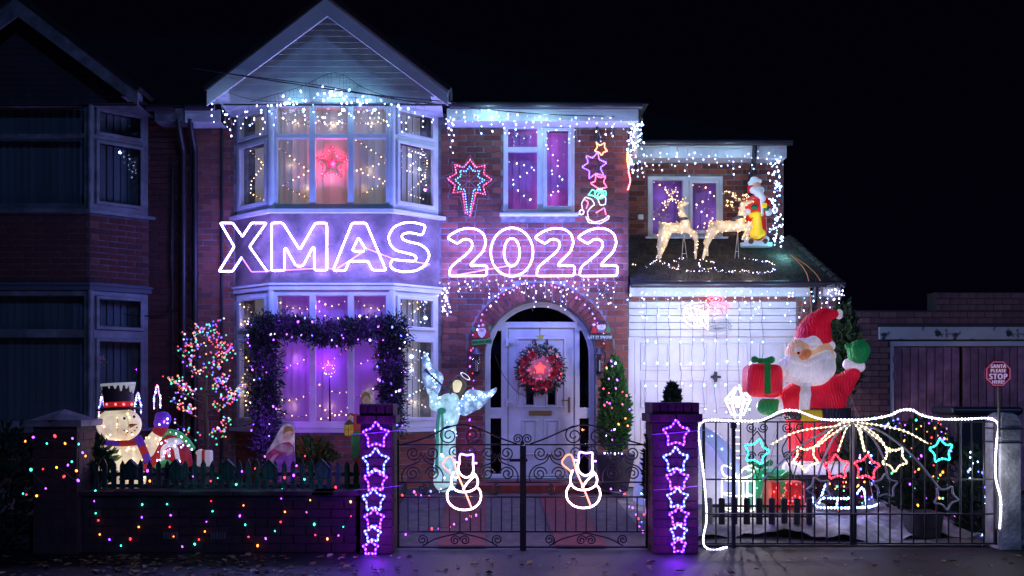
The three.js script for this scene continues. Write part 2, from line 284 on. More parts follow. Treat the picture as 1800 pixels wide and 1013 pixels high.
// a window in a wall frame M (x along the wall, y up, z out): outer rectangle, panes [x0, x1, y0, y1, sash]
function windowIn(parent, M, x0, x1, y0, y1, panes, { mat = MT.upvc, depth = 0.07, slats = 'dark', slatW = 0.089, trim = 0.035 } = {}) {
  const f = new G(), rect = (a, b, c, d) => [[a, c], [b, c], [b, d], [a, d]];
  f.shape(rect(x0, x1, y0, y1), panes.map(([a, b, c, d, s]) => rect(a - (s ? trim : 0), b + (s ? trim : 0), c - (s ? trim : 0), d + (s ? trim : 0))), -depth, 0, 0.006, M);
  f.build('window_frame', mat, parent, true);
  for (const [a, b, c, d, s, kind] of panes) {
    if (s) { const e = trim + 0.012; new G().shape(rect(a - e, b + e, c - e, d + e), [rect(a, b, c, d)], 0.001, 0.028, 0.008, M).build('sash', mat, parent, true); }
    new G().shape(rect(a - 0.008, b + 0.008, c - 0.008, d + 0.008), [], -depth * 0.62, -depth * 0.62 + 0.004, 0, M).build('pane', MT.glass, parent);
    for (let x = a - 0.02, i = 0; x < b + 0.02; x += slatW, i++) {
      const w = M.clone().multiply(M4().makeTranslation(x + slatW / 2, (c + d) / 2, -depth - 0.1 - rr(0, 0.004)).multiply(M4().makeRotationY(0.22 + rr(-0.06, 0.06))));
      new G().add(UNIT, w.multiply(M4().makeScale(slatW * 1.06, d - c + 0.06, 0.002))).build('blind_slat', pick(slatMats[kind ?? slats]), parent, true);
    }
  }
}
function bay(house, cx, bricks, o) {       // a two storey splayed bay: o = { mat, slats, cols, brickInfill }
  const A = V(cx - 1.3, 0, ZW), B = V(cx - 0.745, 0, ZB), Cc = V(cx + 0.745, 0, ZB), D = V(cx + 1.3, 0, ZW), out = {};
  const fs = [facet(A, B), facet(B, Cc), facet(Cc, D)];
  const ring = (g, y0, y1, push) => { const k = push * 0.4; g.add(new THREE.ExtrudeGeometry(new THREE.Shape([[A.x - push * 1.3, -A.z], [B.x - k, -B.z - push], [Cc.x + k, -Cc.z - push], [D.x + push * 1.3, -D.z]].map((p) => new THREE.Vector2(...p))), { depth: y1 - y0, bevelEnabled: false }), M4().makeTranslation(0, y0, 0).multiply(M4().makeRotationX(-Math.PI / 2))); };
  // the walls between and under the windows
  const wall = partGroup('bay_wall', house);
  const w = new G(); ring(w, 0.1, 0.93, 0); w.build('wall_core', o.core ?? MT.mortar, wall, true);
  const w2 = new G(); ring(w2, 2.76, 3.63, o.brickInfill ? 0 : 0.006); w2.build('infill', o.brickInfill ? o.core : MT.render, wall, true);
  for (const f of fs) { brickwork(bricks, wall, f.M, 0, f.L, 0.15, 0.925, { show: 0.35, mats: o.mats ?? 'brick' }); if (o.brickInfill) brickwork(bricks, wall, f.M, 0, f.L, 2.78, 3.62, { show: 0.8, mats: o.mats ?? 'brick' }); }
  for (const [name, y0, y1, t0, t1, gy0, gy1] of [['lower', 0.971, 2.68, 2.095, 2.2, 1.06, 2.61], ['upper', 3.672, 5.0, 4.555, 4.61, 3.75, 4.945]]) {
    const part = partGroup('bay_window', house); out[name] = part;
    const sill = new G(); ring(sill, y0 - 0.045, y0, 0.07); sill.build('sill', o.mat, part, true);
    const head = new G(); ring(head, y1, y1 + (name === 'lower' ? 0.06 : 0.03), 0.03); if (name === 'lower') ring(head, y1 + 0.06, y1 + 0.085, 0.05); head.build('head', o.headMat ?? o.mat, part, true);
    fs.forEach((f, i) => {
      const panes = [], side = i !== 1, m = side ? 0.115 : 0.075, n = side ? 1 : o.cols, gap = 0.075, wd = (f.L - 2 * m - (n - 1) * gap) / n;
      for (let c = 0; c < n; c++) { const a = m + c * (wd + gap), kind = o.slats(name, i, c); const e = side ? 0.045 : 0; panes.push([a, a + wd, t1 + e, gy1 - e * 0.8, side, kind], [a, a + wd, gy0 + e, t0 - e, side, kind]); }
      windowIn(part, f.M, 0.004, f.L - 0.004, y0 + 0.001, y1 - 0.001, panes, { mat: o.mat });
    });
    for (const c of [B, Cc]) new G().cyl(V(c.x, y0 + 0.002, c.z - 0.012), V(c.x, y1 - 0.002, c.z - 0.012), 0.042, 0.042, 10).build('corner_post', o.mat, part, true);
  }
  return out;
}
// the gable over a bay: cx, boards, barge boards, soffit, roof behind
function gable(house, cx, mat, planks) {
  const zg = -3.39, zb = -3.14, y0 = 4.965, apex = 6.12, half = 1.475, sl = (apex - y0) / half;
  const part = partGroup('gable', house), w = 0.0745;
  new G().shape([[cx - half, y0], [cx + half, y0], [cx, apex]], [], zg - 0.06, zg - 0.022).build('gable_backing', MT.dark, part);
  for (let y = y0, i = 0; y < apex - 0.02; y += w, i++) {
    const a = half - (y - y0) / sl, b = Math.max(0.004, half - (Math.min(apex, y + w - 0.005) - y0) / sl);
    const g = new THREE.ExtrudeGeometry(new THREE.Shape([[-a, 0], [a, 0], [b, w - 0.006], [-b, w - 0.006]].map((p) => new THREE.Vector2(...p))), { depth: 0.014, bevelEnabled: true, bevelSize: 0.002, bevelThickness: 0.003, bevelSegments: 1 });
    new G().add(g, M4().makeTranslation(cx, y, zg - 0.014).multiply(M4().makeRotationX(-0.09))).build('plank', pick(planks), part, true);
  }
  new G().bar(cx - 1.36, cx + 1.36, 4.95, 4.962, ZW, zg - 0.07).build('soffit', mat, house, true);
  const oy = 0.185;       // depth of the barge board
  for (const s of [-1, 1]) {
    const e = [[cx, 6.17], [cx + s * 1.45, 6.17 - 1.45 * 0.775], [cx + s * 1.45, 6.17 - 1.45 * 0.775 - oy], [cx, 6.17 - oy - 0.05]];
    new G().shape(s > 0 ? e.reverse() : e, [], zb - 0.028, zb, 0.004).build('barge_board', mat, house, true);
    new G().shape([[cx + s * 1.42, 4.98], [cx + s * 1.24, 4.98], [cx + s * 1.24, 5.16], [cx + s * 1.42, 5.06]].slice()[s > 0 ? 'reverse' : 'slice'](), [], zb - 0.26, zb - 0.03).build('box_end', mat, house, true);
    const r = new G(), q = M4().makeTranslation(cx, 6.2, 0).multiply(M4().makeRotationZ(s * -Math.atan(0.775)));
    r.add(UNIT, q.multiply(M4().makeTranslation(s * 0.93, 0, -5.05)).multiply(M4().makeScale(1.88, 0.05, 3.9))); r.build('gable_roof', MT.roof, house, true);
  }
}
function hipRoof(house, x0, x1, yE, zF, zB, yR, hipL, hipR) {       // eaves rectangle and ridge
  const zr = (zF + zB) / 2, a = V(x0, yE, zF), b = V(x1, yE, zF), c = V(x1, yE, zB), d = V(x0, yE, zB), r0 = V(x0 + hipL, yR, zr), r1 = V(x1 - hipR, yR, zr);
  const t = [a, b, r1, a, r1, r0, b, c, r1, c, d, r0, c, r0, r1, d, a, r0, a, d, c, a, c, b], g = new THREE.BufferGeometry();
  g.setAttribute('position', new THREE.Float32BufferAttribute(t.flatMap((v) => [v.x, v.y, v.z]), 3)); g.computeVertexNormals(); new G().add(g).build('roof', MT.roof, house, true);
}
const I4 = (z) => M4().makeTranslation(0, 0, z), rect = (a, b, c, d) => [[a, c], [b, c], [b, d], [a, d]];

// the dark neighbour to the west
{
  const h = thing('semi_detached_house', 'unlit brick house with bay windows at the dark edge, no decorations on it', 'house', V(-5.6, 0, ZW)), list = [];
  const wall = partGroup('wall', h);
  new G().bar(-9.6, -3.76, -0.1, 5.0, -9.5, ZW - 0.02).build('wall_core', MT.shadedMortar, wall, true);
  const b = bay(h, -5.60, list, { mat: MT.upvcShaded, cols: 1, slats: () => 'dark', brickInfill: true, mats: 'shadedBrick', core: MT.shadedMortar, headMat: std(0.06, 0.07, 0.09, 0.7) });
  gable(h, -5.60, MT.upvcShaded, [MT.shadedPlank]);
  brickwork(list, wall, I4(ZW - 0.012), -4.32, -3.76, 0.35, 4.97, { show: 1.2, mats: 'shadedBrick' });
  brickwork(list, wall, I4(ZW - 0.012), -9.5, -6.88, 0.35, 4.97, { show: 0.2, mats: 'shadedBrick' });
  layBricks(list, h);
  new G().bar(-4.12, -3.76, 4.82, 4.98, -3.68, -3.65).build('fascia', MT.upvcShaded, h, true);
  new G().bar(-4.12, -3.76, 4.82, 4.835, ZW, -3.68).build('eaves_soffit', MT.upvcShaded, h, true);
  hipRoof(h, -9.8, -3.76, 5.0, -3.6, -11.4, 7.25, 3, 0);
  const g = new G(); g.tube([V(-3.86, 4.97, -3.6), V(-4.2, 4.97, -3.6)], 0.045, 8); g.build('gutter', MT.gutter, h);
  const w = new G(), pipe = (x) => { w.tube(fillet([V(x, 4.85, -3.66), V(x, 4.72, -3.72), V(x, 4.5, -3.88), V(x, 0.3, -3.88)], 0.06), 0.034, 8); for (const y of [0.9, 1.9, 2.9, 3.9]) w.cyl(V(x, y, -3.88), V(x, y + 0.06, -3.88), 0.043); };
  pipe(-3.83); w.build('downpipe', MT.pipe, h);
  const c = new G(); c.tube(spline([V(-3.98, 4.4, -3.92), V(-4.0, 3.2, -3.92), V(-4.03, 2.45, -3.92), V(-4.3, 2.4, -3.92), V(-4.65, 2.45, -3.9), V(-4.72, 2.58, -3.85)], 30), 0.007, 4);
  c.tube([V(-3.98, 4.4, -3.925), V(-3.99, 0.4, -3.925)], 0.008, 4); for (let y = 0.8; y < 4.3; y += 0.42) c.box(-3.985, y, -3.93, 0.13, 0.012, 0.02); c.build('cable', MT.pipe, h);
}

// the decorated house with its side extension
const house = thing('semi_detached_house', 'brightly decorated brick house with arched door, gabled bay windows and garage extension', 'house', V(-0.9, 0, ZW));
{
  const list = [], h = house, wall = partGroup('wall', h);
  const win = { x0: X(885, ZW), x1: X(1010, ZW), y0: Y(376, ZW), y1: Y(210, ZW) };
  const dc = X(950, ZW), R = 0.715, ys = 1.887, yb = 0.30;
  const arch = (r, y0 = yb) => { const p = [[dc + r, y0]]; for (let i = 0; i <= 20; i++) { const a = i / 20 * Math.PI; p.push([dc + r * Math.cos(a), ys + r * Math.sin(a)]); } p.push([dc - r, y0]); return p; };
  // the front wall with its openings, the sides and the back
  const core = new G();
  core.shape(rect(-3.72, 1.86, -0.1, 5.0), [rect(win.x0, win.x1, win.y0, win.y1), arch(R)], ZW - 0.26, ZW - 0.012);
  core.bar(1.6, 1.86, -0.1, 5.0, -9.5, ZW - 0.265); core.bar(-3.72, 1.59, -0.1, 5.0, -9.5, -9.3); core.bar(-3.72, -3.5, -0.1, 5.0, -9.29, ZW - 0.27);
  core.build('wall_core', MT.mortar, wall, true);
  const inArch = (y0, y1) => { if (y1 < yb) return null; const y = y0; const r = R + 0.235; if (y0 < ys - 0.1) return [dc - R, dc + R]; const d = Math.max(0, y - ys); if (d >= r) return null; const k = Math.sqrt(r * r - d * d); return [dc - k, dc + k]; };
  const front = I4(ZW - 0.012), sillY = win.y0;
  brickwork(list, wall, front, -3.72, -3.2, 0.3, 4.98, { show: 1.1, hole: [] });
  brickwork(list, wall, front, -0.55, 1.86, 0.3, 4.82, { show: 1.3, hole: [inArch, (a, b) => (b > win.y0 - 0.04 && a < win.y1) ? [win.x0 - 0.002, win.x1 + 0.002] : null, (a, b) => (a > 2.75 && b < 3.55) ? null : null] });
  // arch of bricks on end over the door
  const n = 40, vs = partGroup('brick_arch', h);
  for (let i = 0; i < n; i++) {
    const a = (i + 0.5) / n * Math.PI * 1.06 - 0.03 * Math.PI, r0 = R + 0.006, r1 = R + 0.23, da = Math.PI * 1.06 / n / 2 - 0.0045;
    const q = (r, t) => [dc + r * Math.cos(a + t), ys + r * Math.sin(a + t)];
    new G().shape([q(r0, -da), q(r1, -da * 1.0), q(r1, da * 1.0), q(r0, da)], [], ZW - 0.04, ZW - 0.002, 0.003).build('brick', pick(MT.brick), vs, true);
  }
  // bay, gable, fascias, roofs
  const b = bay(h, -1.875, list, { mat: MT.upvc, cols: 3, slats: (name, i, c) => name === 'upper' ? 'pale' : (i === 1 ? (c < 2 ? 'lilac' : 'lilac') : 'pale') });
  gable(h, -1.875, MT.fascia, MT.plank);
  new G().bar(-0.46, 1.94, 4.83, 4.975, -3.68, -3.65).build('fascia', MT.fascia, h, true);
  new G().bar(-0.46, 1.94, 4.818, 4.83, ZW, -3.65).build('eaves_soffit', MT.fascia, h, true);
  new G().bar(-3.74, -3.3, 4.82, 4.96, -3.68, -3.65).build('fascia', MT.fascia, h, true);
  new G().bar(-3.74, -3.3, 4.808, 4.82, ZW, -3.65).build('eaves_soffit', MT.fascia, h, true);
  const ve = new G(); ve.add(UNIT, M4().makeTranslation(1.93, 4.62, -3.98).multiply(M4().makeRotationX(0.0)).multiply(M4().makeScale(0.03, 0.36, 0.5))); ve.build('verge_board', std(0.5, 0.4, 0.22, 0.6), h, true);
  const gut = new G(); gut.tube([V(-0.42, 5.0, -3.6), V(1.98, 5.0, -3.6)], 0.05, 8); new G().tube([V(-3.72, 4.98, -3.6), V(-3.34, 4.98, -3.6)], 0.045, 8).build('gutter', MT.gutter, h); gut.build('gutter', MT.gutter, h);
  hipRoof(h, -3.74, 2.06, 5.02, -3.6, -11.2, 7.25, 0, 3.3);
  // the first floor window
  const wp = partGroup('window', h), zf = ZW - 0.05, px2 = (u0, u1, v0, v1, s, k) => [X(u0, zf), X(u1, zf), Y(v1, zf), Y(v0, zf), s, k];
  windowIn(wp, I4(zf + 0.05), win.x0, win.x1, win.y0, win.y1, [px2(893, 944, 227, 260), px2(893, 944, 268, 369), px2(961, 998, 233, 364, true)], { slats: 'plum' });
  new G().rbox((win.x0 + win.x1) / 2, win.y0 - 0.016, ZW + 0.03, win.x1 - win.x0 + 0.1, 0.03, 0.14, 0.006).build('sill', MT.upvc, wp, true);
  // the arched doorway
  const dz = ZW - 0.14, dp = partGroup('front_door', h), fr = new G(), rI = R - 0.075;
  const U = (u) => X(u, dz), W = (v) => Y(v, dz), tb = W(576), tt = W(566);
  const fan = []; { const a0 = Math.asin((tt - ys) / rI); for (let i = 0; i <= 16; i++) { const a = a0 + (Math.PI - 2 * a0) * i / 16; fan.push([dc + rI * Math.cos(a), ys + rI * Math.sin(a)]); } }
  const light = (s, y0, y1) => { const xi = s < 0 ? U(881) : U(1019), p = []; for (let i = 0; i <= 8; i++) { const y = y0 + (y1 - y0) * i / 8, d = Math.max(0, y - ys), k = Math.sqrt(Math.max(0.01, rI * rI - d * d)); p.push([dc + s * k, y]); } return [[xi, y1], [xi, y0], ...p].map(([x, y]) => [x, y]); };
  const hs = [fan, light(-1, W(717), W(582)), light(1, W(717), W(582)), light(-1, W(834), W(736)), light(1, W(834), W(736)), rect(U(892.5), U(1010), yb + 0.02, W(577))];
  fr.shape(arch(R - 0.002, yb + 0.002), hs, dz - 0.06, dz, 0.007, null, 12); fr.build('door_frame', MT.upvc, dp, true);
  for (const q of hs.slice(0, 5)) new G().shape(q, [], dz - 0.045, dz - 0.04).build('pane', MT.glass, dp);
  new G().bar(dc - R, dc + R, 0.25, 2.6, dz - 0.9, dz - 0.88).build('hall_curtain', std(0.03, 0.02, 0.045, 0.9), dp);
  const leaf = new G(), l0 = U(893.5), l1 = U(1009), lb = yb + 0.03, lt = W(577.5), zl = dz - 0.018;
  const gl = [[U(925), U(938), W(712), W(676)], [U(963), U(976.5), W(712), W(676)]];
  leaf.shape(rect(l0, l1, lb, lt), gl.map((q) => rect(...q)), zl - 0.05, zl, 0.004);
  const mold = (x0, x1, y0, y1) => leaf.shape(rect(x0, x1, y0, y1), [rect(x0 + 0.022, x1 - 0.022, y0 + 0.022, y1 - 0.022)], zl + 0.001, zl + 0.016, 0.006);
  mold(U(908), U(994), W(712) - 0.04, W(594)); mold(U(917), U(945), W(800), W(738)); mold(U(956), U(984), W(800), W(738));
  for (const q of gl) mold(q[0] - 0.03, q[1] + 0.03, q[2] - 0.03, q[3] + 0.03);
  leaf.shape(rect(U(924), U(938), W(795), W(743)), [], zl + 0.001, zl + 0.01, 0.004); leaf.shape(rect(U(963), U(977), W(795), W(743)), [], zl + 0.001, zl + 0.01, 0.004);
  leaf.build('door_leaf', MT.upvc, dp, true);
  for (const q of gl) new G().shape(rect(q[0] - 0.004, q[1] + 0.004, q[2] - 0.004, q[3] + 0.004), [], zl - 0.03, zl - 0.026).build('pane', MT.glass, dp);
  new G().rbox((U(930) + U(970)) / 2, W(726.5), zl + 0.012, U(970) - U(930), 0.062, 0.02, 0.004).build('letter_box', MT.brass, dp);
  const hd = new G(); hd.rbox(U(1001), W(712), zl + 0.008, 0.028, 0.2, 0.012, 0.004); hd.tube(fillet([V(U(1001), W(704), zl + 0.01), V(U(1001), W(704), zl + 0.05), V(U(987), W(704), zl + 0.05)], 0.01), 0.008, 6); hd.build('handle', std(0.22, 0.16, 0.08, 0.4, { metalness: 0.6 }), dp);
  for (const v of [603, 708]) new G().rbox(U(891), W(v), dz + 0.012, 0.035, 0.1, 0.024, 0.004).rbox(U(898), W(v - 2), dz + 0.008, 0.08, 0.035, 0.014, 0.004).build('hinge', MT.upvc, dp);
  new G().add(text('1', 0.07, 0.008, V(U(940), W(602), zl + 0.001), 'serif')).build('numeral', MT.black, dp); new G().add(text('4', 0.07, 0.008, V(U(961), W(602), zl + 0.001), 'serif')).build('numeral', MT.black, dp);
  const st = new G(); st.rbox((X(815, -3.3) + X(1060, -3.3)) / 2, 0.15, -3.62, 1.7, 0.296, 0.64, 0.02); st.build('doorstep', std(0.3, 0.03, 0.025, 0.55, { map: rep(gray, 2) }), h, true);
  // pipes and cables on the front
  const pw = new G(); pw.tube(fillet([V(-3.68, 4.85, -3.66), V(-3.68, 4.72, -3.72), V(-3.68, 4.5, -3.88), V(-3.68, 0.3, -3.88)], 0.06), 0.034, 8); for (const y of [0.9, 1.9, 2.9, 3.9]) pw.cyl(V(-3.68, y, -3.88), V(-3.68, y + 0.06, -3.88), 0.043);
  pw.tube([V(-3.35, 4.8, ZW + 0.03), V(-3.35, 0.3, ZW + 0.03)], 0.016, 6); pw.build('downpipe', MT.pipe, h);
  const p2 = new G(); p2.tube([P(1050, 205, ZW + 0.03), P(1050, 250, ZW + 0.03)], 0.02, 6); p2.build('vent_pipe', MT.pipe, h);
  const cb = { tube: (...a) => { new G().tube(...a).build('cable', MT.pipe, h); return cb; } }; cb.tube(spline([P(405, 130, -3.1), P(560, 150, -3.08), P(700, 175, -3.08), P(800, 186, -3.3), P(940, 200, -3.4), P(1080, 205, -3.4)], 40), 0.006, 4); cb.tube(spline([P(340, 120, -3.1), P(480, 142, -3.07), P(640, 165, -3.07), P(800, 180, -3.3)], 40), 0.007, 4);
  cb.tube(spline([P(779, 560, ZW + 0.02), P(780, 632, ZW + 0.02), P(806, 633, ZW + 0.02), P(832, 634, ZW + 0.02)], 24), 0.005, 4); cb.tube(spline([P(870, 625, ZW + 0.03), P(885, 660, dz + 0.03), P(910, 690, dz + 0.04), P(930, 700, dz + 0.04)], 12), 0.004, 4);

  // ---------- the side extension: garage below, room above ----------
  const ex = partGroup('extension_wall', h), xr = 4.56, xu = X(1378, ZE), gz = -4.0;
  const ew = { x0: X(1139, ZE), x1: X(1271, ZE), y0: Y(418, ZE), y1: Y(310, ZE) };
  const g0 = 1.87, g1 = X(1400, gz), gt = Y(530, gz), ec = new G();
  ec.shape(rect(1.87, xu, 2.6, 4.72), [rect(ew.x0, ew.x1, ew.y0, ew.y1)], ZE - 0.25, ZE - 0.012);
  ec.shape([[g1, -0.1], [xr, -0.1], [xr, 2.68], [1.87, 2.68], [1.87, gt], [g1, gt]], [], gz - 0.25, gz - 0.012);
  ec.bar(xr - 0.22, xr, -0.1, 2.68, -9, gz - 0.26); ec.bar(xu - 0.22, xu, 2.6, 4.72, -9, ZE - 0.26);
  ec.build('wall_core', MT.mortar, ex, true);
  brickwork(list, ex, I4(ZE - 0.012), 1.87, xu, 3.4, 4.7, { show: 1.25, hole: [(a, b2) => (b2 > ew.y0 - 0.03 && a < ew.y1) ? [ew.x0, ew.x1] : null] });
  brickwork(list, ex, I4(gz - 0.012), g1 + 0.01, xr, 0.2, 2.66, { show: 1.0 });
  brickwork(list, ex, I4(gz - 0.012), 1.87, g1, gt + 0.005, gt + 0.09, { show: 1.2 });
  const wq = partGroup('window', h), ze = ZE - 0.05, pe = (u0, u1, v0, v1, s) => [X(u0, ze), X(u1, ze), Y(v1, ze), Y(v0, ze), s];
  windowIn(wq, I4(ZE), ew.x0, ew.x1, ew.y0, ew.y1, [pe(1146.5, 1199, 318, 412), pe(1216, 1257, 324, 406, true)], { slats: 'violet' });
  new G().rbox((ew.x0 + ew.x1) / 2, ew.y0 - 0.014, ZE + 0.04, ew.x1 - ew.x0 + 0.1, 0.028, 0.14, 0.006).build('sill', MT.upvc, wq, true);
  const zf2 = ZE + 0.3, fx1 = X(1383, zf2);
  new G().bar(1.96, fx1, Y(276, zf2), Y(256, zf2), zf2 - 0.03, zf2).build('fascia', MT.fascia, h, true);
  new G().bar(1.9, fx1, Y(276, zf2) - 0.012, Y(276, zf2) - 0.0005, ZE, zf2 - 0.002).build('eaves_soffit', MT.fascia, h, true);
  hipRoof(h, 1.9, fx1 + 0.05, Y(253, zf2), zf2 + 0.06, -10, 6.0, 0.0, 1.6);
  const g3 = new G(); g3.tube([V(2.0, Y(252, zf2), zf2 + 0.05), V(fx1 + 0.06, Y(252, zf2), zf2 + 0.05)], 0.045, 8); g3.build('gutter', MT.gutter, h);
  const p3 = new G(); p3.tube(fillet([P(1327, 256, zf2 + 0.03), P(1326, 280, zf2 + 0.02), P(1320, 305, ZE + 0.05), P(1320, 470, ZE + 0.05)], 0.05), 0.034, 8); p3.build('downpipe', MT.pipe, h);
  // canopy roof of tiles between the two storeys
  const zc = -3.86, yc = Y(500, zc), yt = 3.56, cx1 = X(1478, zc), ct = X(1385, ZE) + 0.02, ang = Math.atan2(yt - yc, zc - ZE), len = Math.hypot(yt - yc, zc - ZE);
  const deckPts = [V(1.87, yc - 0.035, zc), V(cx1, yc - 0.035, zc), V(ct, yt - 0.035, ZE), V(1.87, yt - 0.035, ZE)], dg = new THREE.BufferGeometry();
  dg.setAttribute('position', new THREE.Float32BufferAttribute([0, 1, 2, 0, 2, 3].flatMap((i) => deckPts[i].toArray()).concat([deckPts[1], V(cx1, yc - 0.035, -7), V(ct, yt - 0.035, -7), deckPts[1], V(ct, yt - 0.035, -7), deckPts[2]].flatMap((p) => p.toArray())), 3)); dg.computeVertexNormals();
  const cr = partGroup('canopy_roof', h); new G().add(dg).build('roof_deck', MT.roof, cr, true);
  const rows = 12; for (let j = 0; j < rows; j++) {
    const t = (j + 0.5) / rows, y = yc + (yt - yc) * t, z = zc + (ZE - zc) * t, edge = cx1 + (ct - cx1) * t - 0.02;
    for (let x = 1.88 - (j % 2 ? 0.085 : 0); x < edge; x += 0.17) {
      const a = Math.max(1.88, x), b2 = Math.min(edge, x + 0.166); if (b2 - a < 0.03) continue;
      new G().add(UNIT, M4().makeTranslation((a + b2) / 2, y + 0.006 + rr(0, 0.006), z).multiply(M4().makeRotationX(ang + 0.1 + rr(-0.03, 0.03))).multiply(M4().makeRotationZ(rr(-0.015, 0.015))).multiply(M4().makeScale(b2 - a, 0.016, len / rows * 1.25))).build('roof_tile', pick(MT.tile), cr, true);
    }
  }
  const hip = new G(); for (let i = 0; i < 9; i++) { const a = V(cx1, yc, zc).lerp(V(ct, yt, ZE), i / 9), b2 = V(cx1, yc, zc).lerp(V(ct, yt, ZE), (i + 1.15) / 9); hip.cyl(a, b2, 0.06, 0.045, 8); } hip.build('hip_tiles', MT.tile[1], cr, true);
  const fzc = zc - 0.02; new G().bar(1.87, X(1424, fzc), Y(519, fzc), Y(502, fzc), fzc - 0.03, fzc).build('fascia', MT.fascia, h, true); new G().bar(X(1433, fzc), cx1, Y(519, fzc), Y(502, fzc), fzc - 0.03, fzc).build('fascia', MT.fascia, h, true);
  new G().bar(1.87, cx1, Y(519, fzc) - 0.012, Y(519, fzc) - 0.001, gz - 0.01, fzc - 0.002).build('eaves_soffit', MT.fascia, h, true);
  const g4 = new G(); g4.tube([V(1.87, yc - 0.005, zc + 0.06), V(cx1 + 0.03, yc - 0.005, zc + 0.06)], 0.045, 8); g4.build('gutter', MT.gutter, h);
  const p4 = new G(); p4.tube(fillet([P(1434, 503, zc + 0.05), P(1434, 525, zc + 0.03), P(1426, 542, gz + 0.05), P(1425, 760, gz + 0.05)], 0.05), 0.036, 8); p4.build('downpipe', MT.pipe, h);
  // garage: boarded head and panelled door
  const gp = partGroup('garage_door', h), gh = Y(592, gz), bw = (gt - gh) / 5;
  for (let i = 0; i < 5; i++) new G().rbox((g0 + g1) / 2, gh + bw * (i + 0.5), gz - 0.02, g1 - g0 - 0.004, bw - 0.007, 0.03, 0.005).build('plank', MT.garage, gp, true);
  new G().bar(g0, g1, gh - 0.05, gt, gz - 0.06, gz - 0.037).build('head_backing', MT.garage, gp, true);
  const gd = new G(), d0 = X(1117, gz), d1 = X(1393, gz), db = 0.2, dt = gh - 0.012, zd = gz - 0.03;
  gd.bar(d0, d1, db, dt, zd - 0.03, zd); gd.bar(g0 + 0.001, d0 - 0.007, db, gh - 0.002, zd - 0.03, zd + 0.012); gd.bar(d1 + 0.007, g1 - 0.001, db, gh - 0.002, zd - 0.03, zd + 0.012);
  gd.build('door_leaf', MT.garage, gp, true);
  for (let c = 0; c < 4; c++) for (let r = 0; r < 4; r++) { const w = (d1 - d0) / 4, hh = (dt - db) / 4, x = d0 + w * c, y = db + hh * r, k = new G(); k.shape(rect(x + 0.07, x + w - 0.07, y + 0.06, y + hh - 0.06), [rect(x + 0.09, x + w - 0.09, y + 0.08, y + hh - 0.08)], zd + 0.001, zd + 0.014, 0.005); k.shape(rect(x + 0.12, x + w - 0.12, y + 0.11, y + hh - 0.11), [], zd + 0.001, zd + 0.01, 0.004); k.build('panel', MT.garage, gp, true); }
  const gk = new G(); gk.cyl(P(1257, 663, zd), P(1257, 663, zd + 0.035), 0.035, 0.035, 12); gk.box(X(1257, zd), Y(663, zd), zd + 0.045, 0.035, 0.13, 0.02); gk.box(X(1257, zd), Y(663, zd), zd + 0.044, 0.13, 0.03, 0.018); gk.build('handle', MT.black, gp);
  layBricks(list, h);
}

// the neighbour's brick garage to the east
{
  const z = -3.9, o = thing('brick_garage', 'brick garage with ribbed plum double doors under a flaking white lintel', 'garage', V(6, 0, z)), list = [], wall = partGroup('wall', o);
  const x0 = X(1492, z), x1 = 9, s1 = X(1646, z), yl = Y(546, z), yh = Y(514, z), dx0 = X(1566, z), dtop = Y(599, z);
  new G().shape([[x0, -0.1], [dx0, -0.1], [dx0, dtop], [8.6, dtop], [8.6, -0.1], [x1, -0.1], [x1, yh], [s1, yh], [s1, yl], [x0, yl]], [], z - 0.25, z - 0.012).build('wall_core', std(0.05, 0.05, 0.055, 0.95), wall, true);
  const lx0 = X(1545, z), ly0 = Y(597, z), ly1 = Y(575, z), H = [(a, b) => (b > ly0 && a < ly1) ? [lx0, 20] : null, (a, b) => (a < dtop) ? [dx0, 8.6] : null];
  brickwork(list, wall, I4(z - 0.012), x0, x1, 0.2, yl, { show: 1, hole: H, mats: 'litMauveBrick' }); brickwork(list, wall, I4(z - 0.012), s1, x1, yl + 0.002, yh, { show: 1.1, mats: 'litMauveBrick' });
  layBricks(list, o);
  new G().shape([[lx0, ly0], [x1, ly0], [x1, ly1], [lx0, ly1]], [], z - 0.1, z + 0.012, 0.006).build('lintel', std(0.62, 0.62, 0.6, 0.85, { map: rep(noiseTex(256, 8, 5, (v) => { const k = v > 0.42 ? 0.9 + 0.1 * v : v > 0.36 ? 0.6 : 0.3; return [k, k, k]; }), 1.1), bumpMap: rep(bump, 3), bumpScale: 0.01 }), o, true);
  new G().bar(dx0 + 0.003, dx0 + 0.055, 0.1, dtop - 0.07, z - 0.1, z - 0.03).bar(dx0 + 0.003, 8.59, dtop - 0.068, dtop - 0.004, z - 0.1, z - 0.032).build('door_frame', MT.fascia, o, true);
  const plum = [0.5, 0.56, 0.46].map((k) => std(k * 1.25, k * 0.55, k * 0.8, 0.6, { map: rep(gray, 1) }));
  const leafX = [[dx0 + 0.06, X(1691, z)], [X(1697, z), X(1697, z) + 0.9], [X(1697, z) + 0.94, 8.55]];
  for (const [a, b] of leafX) {
    const d = partGroup('door', o); new G().bar(a, b, 0.15, dtop - 0.075, z - 0.09, z - 0.065).build('door_leaf', plum[0], d, true);
    const n = Math.round((b - a) / 0.1), w = (b - a) / n; for (let i = 0; i < n; i++) new G().rbox(a + w * (i + 0.5), (0.15 + dtop - 0.08) / 2, z - 0.06, w - 0.012, dtop - 0.08 - 0.16, 0.022, 0.007).build('plank', pick(plum), d, true);
  }
  const hi = new G(); for (const v of [632, 660]) hi.box(dx0 + 0.06, Y(v, z), z - 0.03, 0.035, 0.1, 0.02); hi.build('hinges', plum[0], o);
}

